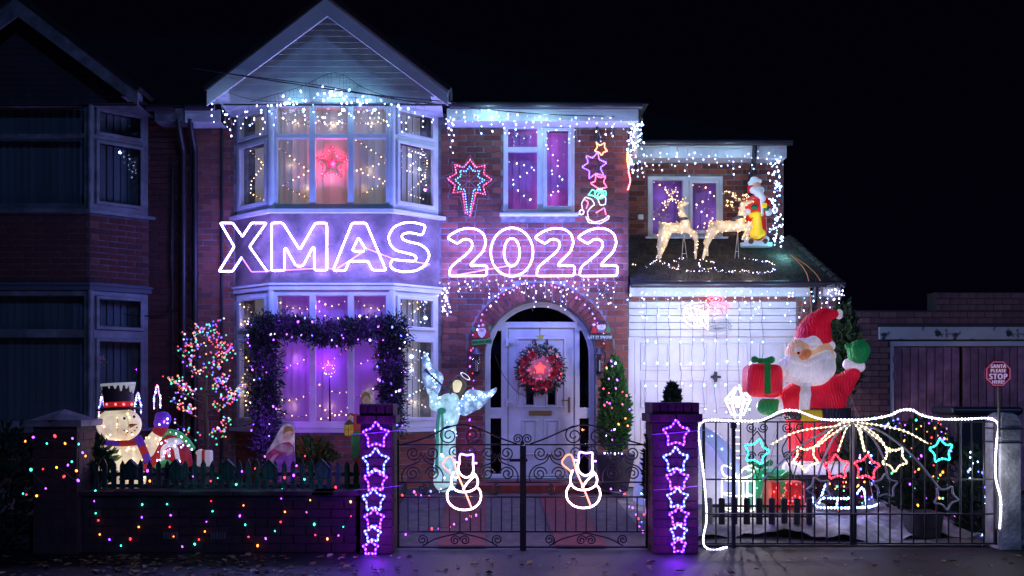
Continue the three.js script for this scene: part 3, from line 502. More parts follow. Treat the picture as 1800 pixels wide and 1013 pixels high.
// ---------- boundary: piers, low wall, fences, gates ----------
function pier(label, x0, x1, yTop, { cap = true, zf = 0, depth = 0.4, side = 1 } = {}) {
  const o = thing('brick_pier', label, 'brick pier', V((x0 + x1) / 2, 0, zf - depth / 2), 'brick piers of the front boundary'), list = [], yb = yTop - 0.172, part = partGroup('shaft', o);
  new G().bar(x0 + 0.008, x1 - 0.008, -0.05, yb, zf - depth + 0.008, zf - 0.008).build('shaft_core', MT.pierMortar, part, true);
  brickwork(list, part, M4().makeTranslation(x0, 0, zf - 0.006), 0, x1 - x0, 0.0, yb, { course: 0.0768, pitch: (x1 - x0) > 0.35 ? (x1 - x0) / 1.5 : (x1 - x0), mats: 'pierBrick' });
  const sideM = side > 0 ? facet(V(x1 - 0.006, 0, zf), V(x1 - 0.006, 0, zf - depth)).M : facet(V(x0 + 0.006, 0, zf - depth), V(x0 + 0.006, 0, zf)).M;
  brickwork(list, part, sideM, 0.02, depth, 0.0, yb, { course: 0.0768, pitch: depth / 1.5, show: 0.6, mats: 'pierBrick' });
  layBricks(list, o);
  if (cap) {
    const n = Math.round((x1 - x0 + 0.06) / 0.2), c = partGroup('cap', o);
    for (let i = 0; i < n; i++) for (const zz of [0, 1]) new G().rbox(x0 - 0.03 + (x1 - x0 + 0.06) / n * (i + 0.5), yb + 0.037, zf + 0.03 - (depth + 0.06) / 2 * (zz + 0.5), (x1 - x0 + 0.06) / n - 0.008, 0.072, (depth + 0.06) / 2 - 0.008, 0.006).build('brick', pick(MT.pierBrick), c, true);
    const m = Math.round((x1 - x0) / 0.072), w = (x1 - x0 + 0.01) / m;
    for (let i = 0; i < m; i++) for (const zz of [0, 1]) new G().rbox(x0 - 0.005 + w * (i + 0.5), yb + 0.074 + 0.049, zf + 0.005 - (depth + 0.01) / 2 * (zz + 0.5), w - 0.007, 0.098, (depth + 0.01) / 2 - 0.006, 0.005).build('brick', pick(MT.pierBrick), c, true);
  } else {
    const c = new G(); c.rbox((x0 + x1) / 2, yb + 0.03, zf - depth / 2, x1 - x0 + 0.1, 0.06, depth + 0.1, 0.01);
    c.cyl(V((x0 + x1) / 2, yb + 0.06, zf - depth / 2), V((x0 + x1) / 2, yb + 0.15, zf - depth / 2), 0.3, 0.01, 4); c.build('cap', MT.concrete, o, true);
  }
  return o;
}
pier('dark brick pier between picket fence and path gate, hung with a star column', X(632, 0), X(691, 0), Y(711, 0), { side: 1 });
pier('wide brick pier between path gate and drive gate, hung with a star column', X(1147, 0), X(1229, 0), Y(708, 0), { side: -1 });
pier('unlit brick pier with sloping stone cap beside the lit snowman', X(56, 0.02), X(136, 0.02), Y(716, 0.02), { cap: false, zf: 0.02 });
{ // low front wall
  const x0 = X(138, 0), x1 = X(630, 0), y1 = 0.505, o = thing('garden_wall', 'low dark brick garden wall under the picket fence', 'wall', V((x0 + x1) / 2, 0, -0.15)), list = [], part = partGroup('wall', o);
  new G().bar(x0, x1, -0.05, y1, -0.29, -0.078).build('wall_core', MT.pierMortar, part, true);
  brickwork(list, part, I4(-0.072), x0, x1, 0, y1, { course: 0.0768, mats: 'pierBrick' }); layBricks(list, o);
  const c = new G(); for (let x = x0; x < x1 - 0.1; x += 0.45) c.rbox(Math.min(x + 0.22, x1 - 0.2), y1 + 0.022, -0.17, 0.442, 0.04, 0.3, 0.008); c.build('coping', MT.pierBrick[2], o, true);
  const v = new G(); for (const u of [300, 384]) for (let i = 0; i < 6; i++) v.box(X(u - 12 + i * 4.6, -0.06), Y(942, -0.06), -0.062, 0.012, 0.06, 0.012); v.build('air_brick', MT.concrete, o);
}
{ // picket fence on the wall
  const z = -0.28, o = thing('picket_fence', 'low weathered green picket fence with bird houses along the garden wall', 'fence', P(400, 862, z)), fm = [0.9, 1.1, 0.75].map((k) => std(0.05 * k, 0.085 * k, 0.08 * k, 0.85, { map: rep(grain, 3) }));
  const w = 0.047, y0 = 0.545, y1 = Y(812, z);
  let i = 0; for (let u = 152; u < 628; u += 15.8, i++) { const x = X(u, z), t = y1 + rr(-0.008, 0.008); new G().shape([[-w / 2, y0 - t], [w / 2, y0 - t], [w / 2, -0.03], [0, 0.018], [-w / 2, -0.03]], [], -0.008, 0.008, 0.002, M4().makeTranslation(x, t, z).multiply(M4().makeRotationZ(rr(-0.02, 0.02)))).build('picket', pick(fm), o, true); }
  for (const v of [834, 855]) new G().box(X(390, z), Y(v, z), z - 0.024, X(630, z) - X(146, z), 0.035, 0.02).build('rail', fm[0], o, true);
  for (const u of [232, 311, 402, 475, 567]) { const x = X(u, z), y = Y(829, z), b = new G(); b.shape([[-0.06, -0.06], [0.06, -0.06], [0.06, 0.03], [0, 0.095], [-0.06, 0.03]], [], 0.012, 0.06, 0.003, M4().makeTranslation(x, y, z)); b.box(x - 0.034, y + 0.072, z + 0.036, 0.012, 0.11, 0.062, -0.78).box(x + 0.034, y + 0.072, z + 0.036, 0.012, 0.11, 0.062, 0.78); b.box(x, y - 0.066, z + 0.04, 0.18, 0.012, 0.075); b.cyl(V(x, y + 0.01, z + 0.058), V(x, y + 0.01, z + 0.064), 0.018, 0.018, 10); b.build('bird_house', fm[2], o, true); }
}
const scroll = (c, r, dir = 1, start = 0, turns = 1.75, n = 26) => { const o = []; for (let i = 0; i <= n; i++) { const t = i / n, a = start + dir * t * turns * 2 * Math.PI, q = r * (1 - 0.82 * t); o.push(V(c.x + q * Math.cos(a), c.y + q * Math.sin(a), c.z)); } return o; };
const GZ = -0.2, iron = 0.0065;
function pathGate(label, u0, u1, flip) {
  const o = thing('iron_gate', label, 'gate', P((u0 + u1) / 2, 966, GZ), 'leaves of the scrolled iron path gate'), L = u1 - u0, U = (s) => u0 + L * (flip ? 1 - s : s), q = (s, v) => P(U(s), v, GZ), fr = new G(), D = flip ? -1 : 1;
  for (const v of [782, 848, 874, 935, 962]) fr.box(X((u0 + u1) / 2, GZ), Y(v, GZ), GZ, S(L, GZ), 0.014, 0.014);
  fr.box(X(U(0.005), GZ), Y(868, GZ), GZ, 0.02, S(190, GZ), 0.02); fr.box(X(U(1), GZ), Y(876, GZ), GZ, flip ? 0.018 : 0.042, S(184, GZ), flip ? 0.018 : 0.03);
  fr.tube(spline([q(0.02, 783), q(0.25, 768), q(0.4, 752), q(0.52, 747), q(0.66, 755), q(0.82, 770), q(0.96, 781)], 30), 0.008, 6); fr.build('frame', MT.iron, o);
  for (let i = 1; i < 12; i++) new G().cyl(q(i / 12, 874), q(i / 12, 935), 0.0065, 0.0065, 6).build('bar', MT.iron, o);
  const sc = (s, v, r, dir, st, turns) => new G().tube(scroll(q(s, v), S(r, GZ), dir * D, flip ? Math.PI - st : st, turns), iron, 5).build('scroll', MT.iron, o);
  sc(0.41, 766, 17, 1, Math.PI * 0.4); sc(0.6, 766, 17, -1, Math.PI * 0.6); sc(0.46, 794, 13, -1, 0); sc(0.58, 796, 13, 1, Math.PI);
  for (const c of [0.2, 0.8]) {
    sc(c - 0.075, 797, 13, -1, 0); sc(c + 0.075, 797, 13, 1, Math.PI); sc(c - 0.08, 833, 13, 1, 0); sc(c + 0.08, 833, 13, -1, Math.PI);
    for (const k of [-1, 1]) new G().tube(spline([q(c, 800), q(c + k * 0.03, 812), q(c + k * 0.13, 822), q(c + k * 0.165, 836), q(c + k * 0.16, 847)], 16), iron, 5).build('scroll', MT.iron, o);
    sc(c, 860, 9, c < 0.5 ? -1 : 1, Math.PI / 2); sc(c, 949, 10, c < 0.5 ? 1 : -1, -Math.PI / 2);
    new G().tube(spline([q(c, 870), q(c + (c < 0.5 ? 0.1 : -0.1), 866), q(0.5, 850)], 10), iron, 5).build('scroll', MT.iron, o);
    new G().tube(spline([q(c, 960), q(c + (c < 0.5 ? 0.1 : -0.1), 948), q(0.5, 937)], 10), iron, 5).build('scroll', MT.iron, o);
  }
  sc(0.46, 950, 9, 1, 0); sc(0.54, 950, 9, -1, Math.PI);
  if (!flip) {
    const l = new G(); l.box(X(911, GZ), Y(809, GZ), GZ + 0.03, S(32, GZ), 0.026, 0.02); l.box(X(918, GZ), Y(900, GZ), GZ + 0.02, 0.02, 0.16, 0.02); l.build('latch', MT.iron, o);
    new G().tube(scroll(P(910, 772, GZ), S(9, GZ), 1, -0.6), iron, 5).tube(scroll(P(927, 772, GZ), S(9, GZ), -1, Math.PI + 0.6), iron, 5).ball(P(918.5, 779, GZ), 0.02, 8).build('finial', MT.iron, o);
  }
}
pathGate('iron gate leaf with scrolls left of the centre latch post', 699, 918, false);
pathGate('iron gate leaf with scrolls between latch post and right brick pier', 923, 1138, true);
{ // the drive gate
  const z = -0.25, o = thing('drive_gate', 'wide black iron drive gate of plain bars outlined in white rope light', 'gate', P(1495, 960, z)), fr = new G();
  const rail = (u0, u1, v, t = 0.014) => fr.box(X((u0 + u1) / 2, z), Y(v, z), z, S(u1 - u0, z), t, t);
  for (const [a, b] of [[1237, 1497], [1503, 1750]]) { for (const v of [742, 843, 904, 956]) rail(a, b, v); for (const u of [a, b]) fr.box(X(u, z), Y(850, z), z, 0.024, S(216, z), 0.024); }
  fr.box(X(1289, z), Y(850, z), z + 0.012, 0.03, S(228, z), 0.03); fr.box(X(1289, z), Y(748, z), z + 0.014, 0.05, 0.05, 0.034);
  for (const c of [1396, 1592]) fr.tube(spline([P(c - 55, 742, z), P(c - 25, 730, z), P(c, 722, z), P(c + 25, 730, z), P(c + 55, 742, z)], 20), 0.008, 5);
  fr.build('frame', MT.iron, o);
  for (const [a, b] of [[1237, 1497], [1503, 1750]]) { const n = 12; for (let i = 1; i < n; i++) new G().cyl(P(a + (b - a) * i / n, 742, z), P(a + (b - a) * i / n, 956, z), 0.0075, 0.0075, 6).build('bar', MT.iron, o); }
  const sc = (u, v, r, d, st) => new G().tube(scroll(P(u, v, z), S(r, z), d, st), 0.006, 5).build('scroll', MT.iron, o);
  for (const u of [1331, 1394, 1458]) { sc(u - 11, 752, 9, -1, 0); sc(u + 11, 752, 9, 1, Math.PI); for (const k of [-1, 1]) new G().tube(spline([P(u, 758, z), P(u + k * 12, 775, z), P(u + k * 19, 792, z), P(u + k * 8, 815, z), P(u, 841, z)], 16), 0.006, 5).build('scroll', MT.iron, o); sc(u - 10, 802, 8, 1, 0); sc(u + 10, 802, 8, -1, Math.PI); }
  sc(1386, 733, 8, 1, 0); sc(1402, 733, 8, -1, Math.PI);
}
{ // concrete gate post
  const o = thing('gate_post', 'white concrete post with rounded top at the drive gate end', 'gate post', P(1778, 970, 0)), x0 = X(1758, -0.23), x1 = X(1797, -0.23), yt = Y(726, -0.23), p = [[x0, -0.05], [x1, -0.05]], c = (x0 + x1) / 2, w = (x1 - x0) / 2;
  for (let i = 0; i <= 10; i++) { const a = i / 10 * Math.PI; p.push([c + w * Math.cos(a), yt - w + w * Math.sin(a)]); }
  new G().shape(p, [], -0.5, -0.23, 0.012).build('post', std(0.62, 0.63, 0.62, 0.85, { map: rep(gray, 1.2), bumpMap: rep(bump, 3), bumpScale: 0.005 }), o, true);
  const b = new G(); for (const v of [756, 781]) b.bar(x0 - 0.01, x1 + 0.006, Y(v, 0) - 0.006, Y(v, 0) + 0.006, -0.506, -0.222); b.build('strap', MT.iron, o);
}
{ // little log fence behind the drive gate
  const z = -0.75, o = thing('log_fence', 'short black log-top fence standing behind the drive gate', 'fence', P(1335, 925, z)), m = [std(0.03, 0.03, 0.036, 0.8), std(0.022, 0.022, 0.028, 0.8)], lite = std(0.24, 0.25, 0.27, 0.9);
  for (let i = 0; i < 9; i++) { const u = 1247 + i * 22; new G().cyl(P(u, 922, z), P(u, 878 + rr(-2, 2), z), 0.03, 0.03, 10).ball(P(u, 878, z), 0.03, 10, [1, 0.5, 1]).build('log', i ? pick(m) : lite, o); }
  for (const v of [890, 908]) new G().cyl(P(1243, v, z - 0.035), P(1432, v, z - 0.035), 0.012, 0.012, 6).build('rail', m[0], o);
}

// ---------- neon sign on the wall ----------
const neonL = [11, 8, 40], neonMat = glow(...neonL, [0.7, 0.6, 0.8]), dimMat = glow(0.95, 0.3, 1.1, [0.6, 0.3, 0.6]), clipMat = std(0.7, 0.55, 0.75, 0.4);
const NX = (x, y) => [370 + x / 4.39, 370 + y / 4.39], N2 = (x, y) => [740 + x / 4.737, 370 + y / 4.737];
function letter(ch, what, z, lit, dim, map, r, k = 1.5) {
  const c = map(...lit[0].p[0]), all = lit.flatMap((l) => l.p.map((q) => map(...q))), cu = all.reduce((s, q) => s + q[0], 0) / all.length, cv = all.reduce((s, q) => s + q[1], 0) / all.length;
  const t = thing('neon_letter', what, 'neon letter', P(cu, cv, z), 'glowing letters of the wall sign'), g = new G(), clips = new G(), d = new G();
  for (const l of lit) {
    const pts = fillet(px(l.p.map((q) => map(...q)), z), S(l.r ?? 3, z), !l.open, l.n ?? 4); g.tube(pts, r, 7, !l.open);
    for (const p of along(pts, 0.27)) clips.cyl(p.clone().setZ(z - 0.05), p.clone().setZ(z + 0.004), 0.007, 0.007, 5).box(p.x + 0.012, p.y - 0.018, z + 0.006, 0.012, 0.03, 0.012, 0.5);
  }
  for (const l of dim ?? []) d.tube(fillet(px(l.map((q) => map(...q)), z - 0.012), S(2, z)), r * 0.75, 6);
  g.build('neon_tube', neonMat, t); clips.build('clip', clipMat, t); d.build('link_tube', dimMat, t);
  lamp(P(cu, cv, z + 0.45), 0.16, 0.23, 1, k * 1.55, t);
}
{
  const z = ZB + 0.06, r = 0.0106;
  letter('X', 'purple-white neon letter X at the bay corner, first of the word', z, [{ open: true, p: [[240, 362], [170, 470], [65, 470], [182, 280], [75, 97], [170, 97], [245, 203], [315, 97], [430, 97], [300, 280], [435, 470]], r: 2.2 }], [[[240, 362], [315, 475], [440, 472], [470, 460]]], NX, r);
  letter('M', 'purple-white neon letter M under the first floor bay window', z, [{ p: [[470, 465], [470, 97], [556, 95], [688, 305], [808, 97], [898, 97], [898, 462], [803, 462], [800, 288], [786, 288], [712, 430], [658, 430], [580, 288], [568, 300], [570, 464]], r: 4 }], [[[570, 462], [800, 450]], [[898, 450], [940, 450]]], NX, r);
  letter('A', 'purple-white neon letter A with a slanted pink link tube', z, [{ p: [[945, 462], [1092, 97], [1200, 97], [1355, 462], [1250, 462], [1215, 392], [1068, 392], [1040, 466]], r: 4 }, { open: true, p: [[1195, 295], [1141, 210], [1095, 305], [1106, 315], [1185, 315]], r: 2.5 }], [[[1185, 315], [975, 450]], [[1195, 290], [1400, 370]]], NX, r);
  letter('S', 'purple-white neon letter S at the end of the word', z, [{ p: [[1400, 375], [1383, 430], [1420, 462], [1500, 476], [1590, 465], [1655, 425], [1692, 350], [1672, 300], [1620, 262], [1520, 240], [1478, 220], [1475, 190], [1510, 173], [1560, 173], [1635, 195], [1662, 115], [1560, 91], [1480, 97], [1410, 130], [1371, 200], [1385, 265], [1430, 310], [1560, 340], [1592, 362], [1578, 392], [1480, 388]], r: 6 }], [[[1580, 398], [1695, 415], [1620, 455]]], NX, r);
  const z2 = ZW + 0.06, two = (dx) => [{ p: [[236, 547], [545, 545], [552, 460], [412, 460], [420, 440], [515, 345], [543, 270], [522, 195], [462, 155], [380, 146], [300, 170], [238, 208], [222, 230], [305, 280], [345, 243], [390, 236], [428, 262], [425, 310], [390, 355], [260, 460], [238, 495]].map(([x, y]) => [x + dx, y]), r: 5 }];
  const ell = (cx, cy, rx, ry) => Array.from({ length: 30 }, (_, i) => [cx + rx * Math.cos(i / 30 * 2 * Math.PI), cy + ry * Math.sin(i / 30 * 2 * Math.PI)]);
  letter('2', 'purple-white neon number 2 beside the bay, first digit of the year', z2, two(0), [[[290, 540], [740, 460]]], N2, r);
  letter('0', 'purple-white neon number 0 in the year on the wall', z2, [{ p: ell(757, 347, 177, 203), r: 8, n: 2 }, { p: ell(757, 348, 66, 116), r: 8, n: 2 }], [[[740, 460], [735, 545]], [[770, 548], [980, 548]]], N2, r);
  letter('2', 'purple-white neon number 2 just right of the zero', z2, two(729), [], N2, r);
  letter('2', 'purple-white neon number 2 at the house corner, last digit', z2, two(1087), [[[1280, 535], [1320, 535], [1322, 490]]], N2, r);
}
// ---------- neon snowmen and the drive gate lights ----------
{
  const z = GZ + 0.05, q = (x, y) => [880 + x / 3.136, 690 + y / 3.136], W = glow(7, 4.6, 5.6, [0.8, 0.8, 0.8]), O = glow(2.2, 0.55, 0.16, [0.8, 0.7, 0.6]), Pp = glow(4, 1.6, 8.5, [0.7, 0.5, 0.8]), r = 0.0088;
  const t = thing('neon_snowman', 'white neon outline snowman with a shovel on the right gate leaf', 'neon figure', P(1026, 895, z), 'neon snowmen on the path gate');
  const tube = (name, mat, ...ls) => { const g = new G(); for (const [pts, closed] of ls) g.tube(fillet(px(pts.map((p) => q(...p)), z), S(8, z), closed), r, 6, closed); return g.build(name, mat, t); };
  tube('hat_tube', Pp, [[[505, 378], [507, 345], [506, 330], [470, 337], [437, 327], [430, 345], [432, 375]], false], [[[405, 372], [432, 378]], false], [[[505, 378], [528, 380]], false]);
  tube('head_tube', W, [[[432, 378], [421, 405], [432, 440], [465, 462], [497, 450], [509, 420], [505, 378]], false]);
  tube('body_tube', W, [[[400, 428], [384, 465], [386, 505], [412, 532], [447, 540], [490, 536], [525, 515], [535, 480], [522, 448], [506, 432]], false], [[[386, 505], [361, 542], [365, 592], [402, 628], [450, 640], [505, 632], [541, 602], [552, 560], [542, 525], [527, 512]], false], [[[518, 448], [478, 482], [450, 525]], false]);
  tube('shovel_tube', O, [[[500, 633], [455, 522], [415, 430], [400, 368], [388, 340], [362, 346], [330, 390], [396, 442]], false]);
  const w = new G(); w.tube(px([q(440, 330), q(440, 280)].map((p) => p), z - 0.02), 0.003, 4).tube(px([q(500, 330), q(500, 290)], z - 0.02), 0.003, 4); w.build('tie_wire', MT.wire, t);
  lamp(P(1026, 855, z + 0.35), 1, 0.72, 0.75, 0.18, t); lamp(P(1026, 855, z - 0.3), 1, 0.5, 0.4, 0.2, t);
  const c = t.clone(); c.name = numbered('neon_snowman'); tag(c, 'white neon outline snowman with a shovel on the left gate leaf', 'neon figure', 'neon snowmen on the path gate'); c.position.copy(P(816.3, 898.5, z)); scene.add(c); origin.set(c, c.position.clone());
}
function rope(t, name, pts, mat, r, bead, beadMat, step = 0.032) { new G().tube(pts, r, 6, false).build(name, mat, t); if (bead) { const g = new G(); for (const p of along(pts, step)) g.bulb(p, bead); g.build('light_beads', beadMat, t, false, 'stuff'); } }
const ropeWhite = glow(2.4, 2.3, 3.2, [0.8, 0.8, 0.85]), beadWhite = glow(8, 7.6, 10), ropeClear = std(0.42, 0.43, 0.47, 0.35), ropeCream = glow(0.85, 0.72, 0.42, [0.6, 0.55, 0.4]), beadCream = glow(6, 5, 3);
{
  const z = -0.215, a = (x, y) => [1200 + x / 3.237, 700 + y / 3.237], b = (x, y) => [1480 + x / 3.2375, 700 + y / 3.2375];
  const mk = (label, pts, lights) => { const t = thing('rope_light', label, 'rope light', P(pts[2][0], pts[2][1], z), 'white rope lights round the drive gate'); rope(t, 'rope_tube', spline(px(pts, z), 90), ropeWhite, 0.008, 0.0098, beadWhite, 0.03); for (const [p, k] of lights) lamp(p, 0.86, 0.86, 1, k, t); };
  mk('white rope light along the drive gate from the brick pier to its centre', [a(250, 850), a(170, 866), a(125, 842), a(118, 795), a(136, 700), a(126, 500), a(100, 280), a(90, 180), a(112, 135), a(300, 130), a(430, 130), a(490, 110), a(560, 76), a(640, 70), a(700, 90), a(790, 120), a(930, 125)], [[P(1243, 850, 0.15), 0.12], [P(1380, 740, -0.5), 0.25]]);
  mk('white rope light along the drive gate from its centre to the concrete post', [b(20, 125), b(150, 121), b(280, 96), b(330, 72), b(400, 68), b(450, 95), b(550, 118), b(700, 120), b(855, 119), b(890, 150), b(881, 250), b(876, 450), b(905, 580), b(899, 742)], [[P(1560, 735, -0.5), 0.25], [P(1742, 830, -0.1), 0.3]]);
}
{
  const z = -0.19, t = thing('shooting_star_light', 'rope light burst of shooting stars in teal, cream and red on the drive gate', 'light motif', P(1500, 742, z));
  const tealR = glow(0.04, 1.5, 1.3, [0.1, 0.5, 0.45]), tealB = glow(0.3, 3, 2.7), redR = glow(1.7, 0.05, 0.14, [0.5, 0.1, 0.1]), redB = glow(3.4, 0.3, 0.5), O = [1500, 742];
  const tail = (pts, lit) => lit ? rope(t, 'tail_light', spline(px(pts, z), 24), ropeCream, 0.0065, 0.0088, beadCream, 0.042) : new G().tube(spline(px(pts, z), 24), 0.009, 6).build('tail_rope', ropeClear, t);
  const st = (u, v, R, turn, m, bm) => { const pts = star(P(u, v, z), S(R, z), 0.46, z, turn, 5, 0.42); pts.push(pts[0].clone()); bm ? rope(t, 'star_light', pts, m, 0.008, 0.0095, bm, 0.03) : new G().tube(pts, 0.009, 6).build('star_rope', ropeClear, t); };
  st(1330, 795, 27, -0.25, tealR, tealB); st(1416, 806, 28, 0.62, ropeCream, beadCream); st(1471, 822, 27, 0.1, redR, redB); st(1524, 822, 27, -0.1, redR, redB); st(1573, 807, 27, -0.62, ropeCream, beadCream); st(1655, 793, 25, 0.12, tealR, tealB);
  st(1557, 855, 26, 0.02, ropeClear); st(1663, 875, 26, 0.75, ropeClear); st(1440, 860, 26, 0.4, ropeClear);
  tail([O, [1478, 748], [1415, 756], [1388, 764], [1356, 782]], 1); tail([O, [1476, 745], [1455, 763], [1428, 790]], 1); tail([O, [1488, 748], [1458, 768], [1436, 786]], 1); tail([O, [1489, 752], [1480, 775], [1473, 795]], 1);
  tail([O, [1508, 752], [1515, 775], [1519, 794]], 1); tail([O, [1512, 752], [1516, 772], [1521, 794]], 1); tail([O, [1530, 762], [1552, 780], [1566, 796]], 1); tail([O, [1526, 754], [1548, 772], [1560, 792]], 1); tail([O, [1540, 747], [1590, 758], [1632, 780]], 1);
  tail([O, [1532, 768], [1553, 805], [1560, 835]], 0); tail([O, [1545, 757], [1600, 797], [1655, 862]], 0); tail([O, [1470, 765], [1447, 810], [1438, 838]], 0); tail([O, [1460, 755], [1400, 790], [1340, 845]], 0);
  const f = new G(); f.tube([P(1690, 741, z - 0.012), P(1690, 903, z - 0.012), P(1240, 903, z - 0.012)], 0.005, 4).tube([P(1500, 741, z - 0.012), P(1500, 903, z - 0.012)], 0.011, 5); f.build('frame', std(0.25, 0.26, 0.28, 0.5), t);
  lamp(P(1500, 790, 0.2), 1, 0.85, 0.75, 0.16, t);
}
// star columns on the piers
{
  const purR = glow(0.34, 0.02, 5.4, [0.2, 0.1, 0.5]), purB = glow(1.8, 0.5, 5), iceR = glow(0.2, 0.22, 4.4, [0.3, 0.3, 0.6]), iceB = glow(0.9, 1.9, 4), z = 0.035;
  const col = (label, list) => {
    const t = thing('star_light_column', label, 'light motif', P(list[0][0], 978, z), 'columns of rope light stars on the piers');
    list.forEach(([u, v, R], i) => { const s = partGroup('star_light', t), pts = star(P(u, v, z), S(R, z), 0.45, z, 0, 5, 0.42), m = i % 2 ? iceR : purR; pts.push(pts[0].clone()); new G().tube(pts, 0.0085, 6).build('rope_tube', m, s); const g = new G(); for (const p of along(pts, 0.036)) g.bulb(p.clone().setZ(z + 0.004), 0.0096); g.build('light_beads', i % 2 ? iceB : purB, s, false, 'stuff'); });
    const w = new G(), u = list[0][0]; for (const [v, d] of [[760, 44], [858, 40]]) w.tube([P(u - d, v + 4, 0.02), P(u, v + 1, 0.03), P(u + d + 6, v - 4, 0.02)], 0.003, 4); w.build('tie_cable', std(0.35, 0.3, 0.5, 0.4), t);
    for (const v of [775, 860, 945]) lamp(P(u, v, 0.22), 0.22, 0.012, 1, 0.62, t);
  };
  const k = 3.377;
  col('purple and icy rope light star column on the wide brick pier', [[232, 245, 96], [230, 403, 92], [238, 517, 82], [240, 630, 77], [248, 738, 72], [247, 830, 62], [248, 912, 54]].map(([x, y, r]) => [1120 + x / k, 690 + y / k, r / k]));
  col('purple and icy rope light star column on the dark pier beside the fence', [[138, 255, 94], [137, 412, 95], [135, 522, 84], [124, 640, 82], [127, 752, 73], [118, 842, 62], [106, 925, 56]].map(([x, y, r]) => [620 + x / k, 690 + y / k, r / k]));
}

// ---------- strings of lights on the house ----------
const coolL = [0.36, 0.6, 1];
{
  const g = 'icicle lights along the eaves', zf = -3.62, zg = -3.3;
  // gable: a peaked swag with a bright knot of bulbs under it
  const t = thing('icicle_lights', 'teal-white icicle lights bunched under the gable over the bay window', 'icicle lights', P(590, 150, zg), g), w = new G(), all = [];
  const top = spline(px([[440, 180], [470, 170], [530, 152], [590, 128], [640, 155], [690, 172], [745, 184]], zg), 40); w.tube(top, 0.004, 4); w.tube(spline(px([[395, 160], [430, 172], [470, 178], [600, 180], [720, 182]], zg + 0.02), 30), 0.003, 4);
  for (const p of along(top, 0.05)) { const dn = rr(0.03, 0.12 + 1.2 * Math.max(0, p.y - 4.95)), e = V(p.x + rr(-0.04, 0.04), p.y - dn, p.z + rr(-0.03, 0.01)); w.tube([p, e], 0.0018, 3); if (rnd() < 0.5) all.push(e); }
  for (let i = 0; i < 52; i++) { const u = 590 + (rnd() + rnd() + rnd() - 1.5) * 105; all.push(P(u, 186 - Math.max(0, 30 - Math.abs(u - 590) * 0.28) * rnd() ** 0.7, zg - rr(0.02, 0.06))); }
  w.build('cable', MT.wire, t); bulbs(t, share(all, ['cool', 'cool', 'white']), 0.0135); lamp(P(590, 168, -3.2), 0.25, 0.7, 1, 0.22, t); lamp(P(520, 172, -3.25), 0.25, 0.7, 1, 0.1, t); lamp(P(650, 172, -3.25), 0.25, 0.7, 1, 0.1, t);
  icicles('icicle_lights', 'icicle lights in front of the upper bay panes', g, px([[480, 190], [560, 186], [640, 188], [700, 190], [768, 196]], -3.38), 0.2, { step: 0.07, every: 0.13, color: ['cool', 'white'] });
  icicles('icicle_lights', 'icicle lights drooping from the foot of the left barge board', g, px([[378, 172], [392, 185], [400, 196], [430, 186], [445, 200], [480, 196]], -3.12), 0.24, { step: 0.07, every: 0.09, color: ['cool', 'white'], light: [[P(395, 180, -2.95), coolL, 0.1]] });
  icicles('icicle_lights', 'icicle lights along the main eaves above the star and purple window', g, px([[786, 192], [820, 178], [860, 186], [905, 190], [960, 196], [1010, 198], [1060, 196], [1116, 206]], zf), 0.32, { step: 0.075, every: 0.11, color: ['cool', 'white'], light: [[P(860, 198, -3.35), [0.4, 0.85, 1], 0.5], [P(960, 202, -3.35), [0.4, 0.8, 1], 0.5], [P(1070, 205, -3.35), coolL, 0.16]] });
  icicles('icicle_lights', 'icicle strand hanging past the upper bay casement', g, px([[788, 196], [796, 205]], -3.5), 0.5, { step: 0.075, every: 0.07, color: 'white' });
  { const q = thing('icicle_lights', 'thick bunch of white icicle lights at the main house corner', 'icicle lights', P(1125, 205, -3.6), g), w2 = new G(), a2 = []; for (let i = 0; i < 16; i++) { const u0 = 1112 + rr(0, 18), n = Math.round(rr(3, 9)); let p = P(u0, 204 + rr(0, 8), -3.6 - rr(0, 0.25)); for (let k = 0; k < n; k++) { const e = V(p.x + rr(-0.03, 0.022), p.y - rr(0.05, 0.1), p.z); w2.tube([p, e], 0.002, 3); p = e; a2.push(V(e.x + rr(-0.04, 0.04), e.y - 0.02, e.z + 0.01)); } } w2.build('cable', MT.clearWire, q); bulbs(q, share(a2, ['cool', 'white']), 0.0115); lamp(P(1132, 240, -3.5), ...coolL, 0.16, q); }
  const ze = -4.66;
  icicles('icicle_lights', 'icicle lights along the eaves over the reindeer window', g, px([[1135, 262], [1180, 258], [1230, 260], [1290, 262], [1340, 258], [1378, 262]], ze), 0.34, { step: 0.075, every: 0.11, color: ['cool', 'white'], light: [[P(1190, 268, ze + 0.3), [0.4, 0.75, 1], 0.3], [P(1300, 268, ze + 0.3), [0.4, 0.75, 1], 0.3]] });
  { const run = [[1366, 272], [1362, 300], [1368, 330], [1360, 355], [1367, 385], [1362, 410], [1368, 432], [1376, 440], [1388, 445], [1395, 452]]; const l = spline(px(run, -4.8), 60); string('string_lights', 'dense cool-white light string down the extension corner beside the red-coated figure', null, [l, l.map((p) => scatter(p, 0.05))], { step: 0.042, color: ['cool', 'white', 'cool'], r: 0.0125, j: 0.05, wm: MT.wire, wire: 0.004, light: [[P(1352, 350, -4.6), coolL, 0.25], [P(1380, 440, -4.4), [0.3, 0.9, 1], 0.3]] }); }
  icicles('icicle_lights', 'icicle lights along the canopy fascia over the white garage', g, px([[1108, 505], [1170, 503], [1240, 502], [1320, 502], [1400, 505], [1450, 500], [1472, 497]], -3.83), 0.36, { step: 0.075, every: 0.11, color: ['white', 'cool'], light: [[P(1180, 520, -3.3), [0.4, 0.62, 1], 1.15], [P(1290, 520, -3.3), [0.4, 0.62, 1], 1.15], [P(1390, 520, -3.35), [0.4, 0.65, 1], 0.6]] });
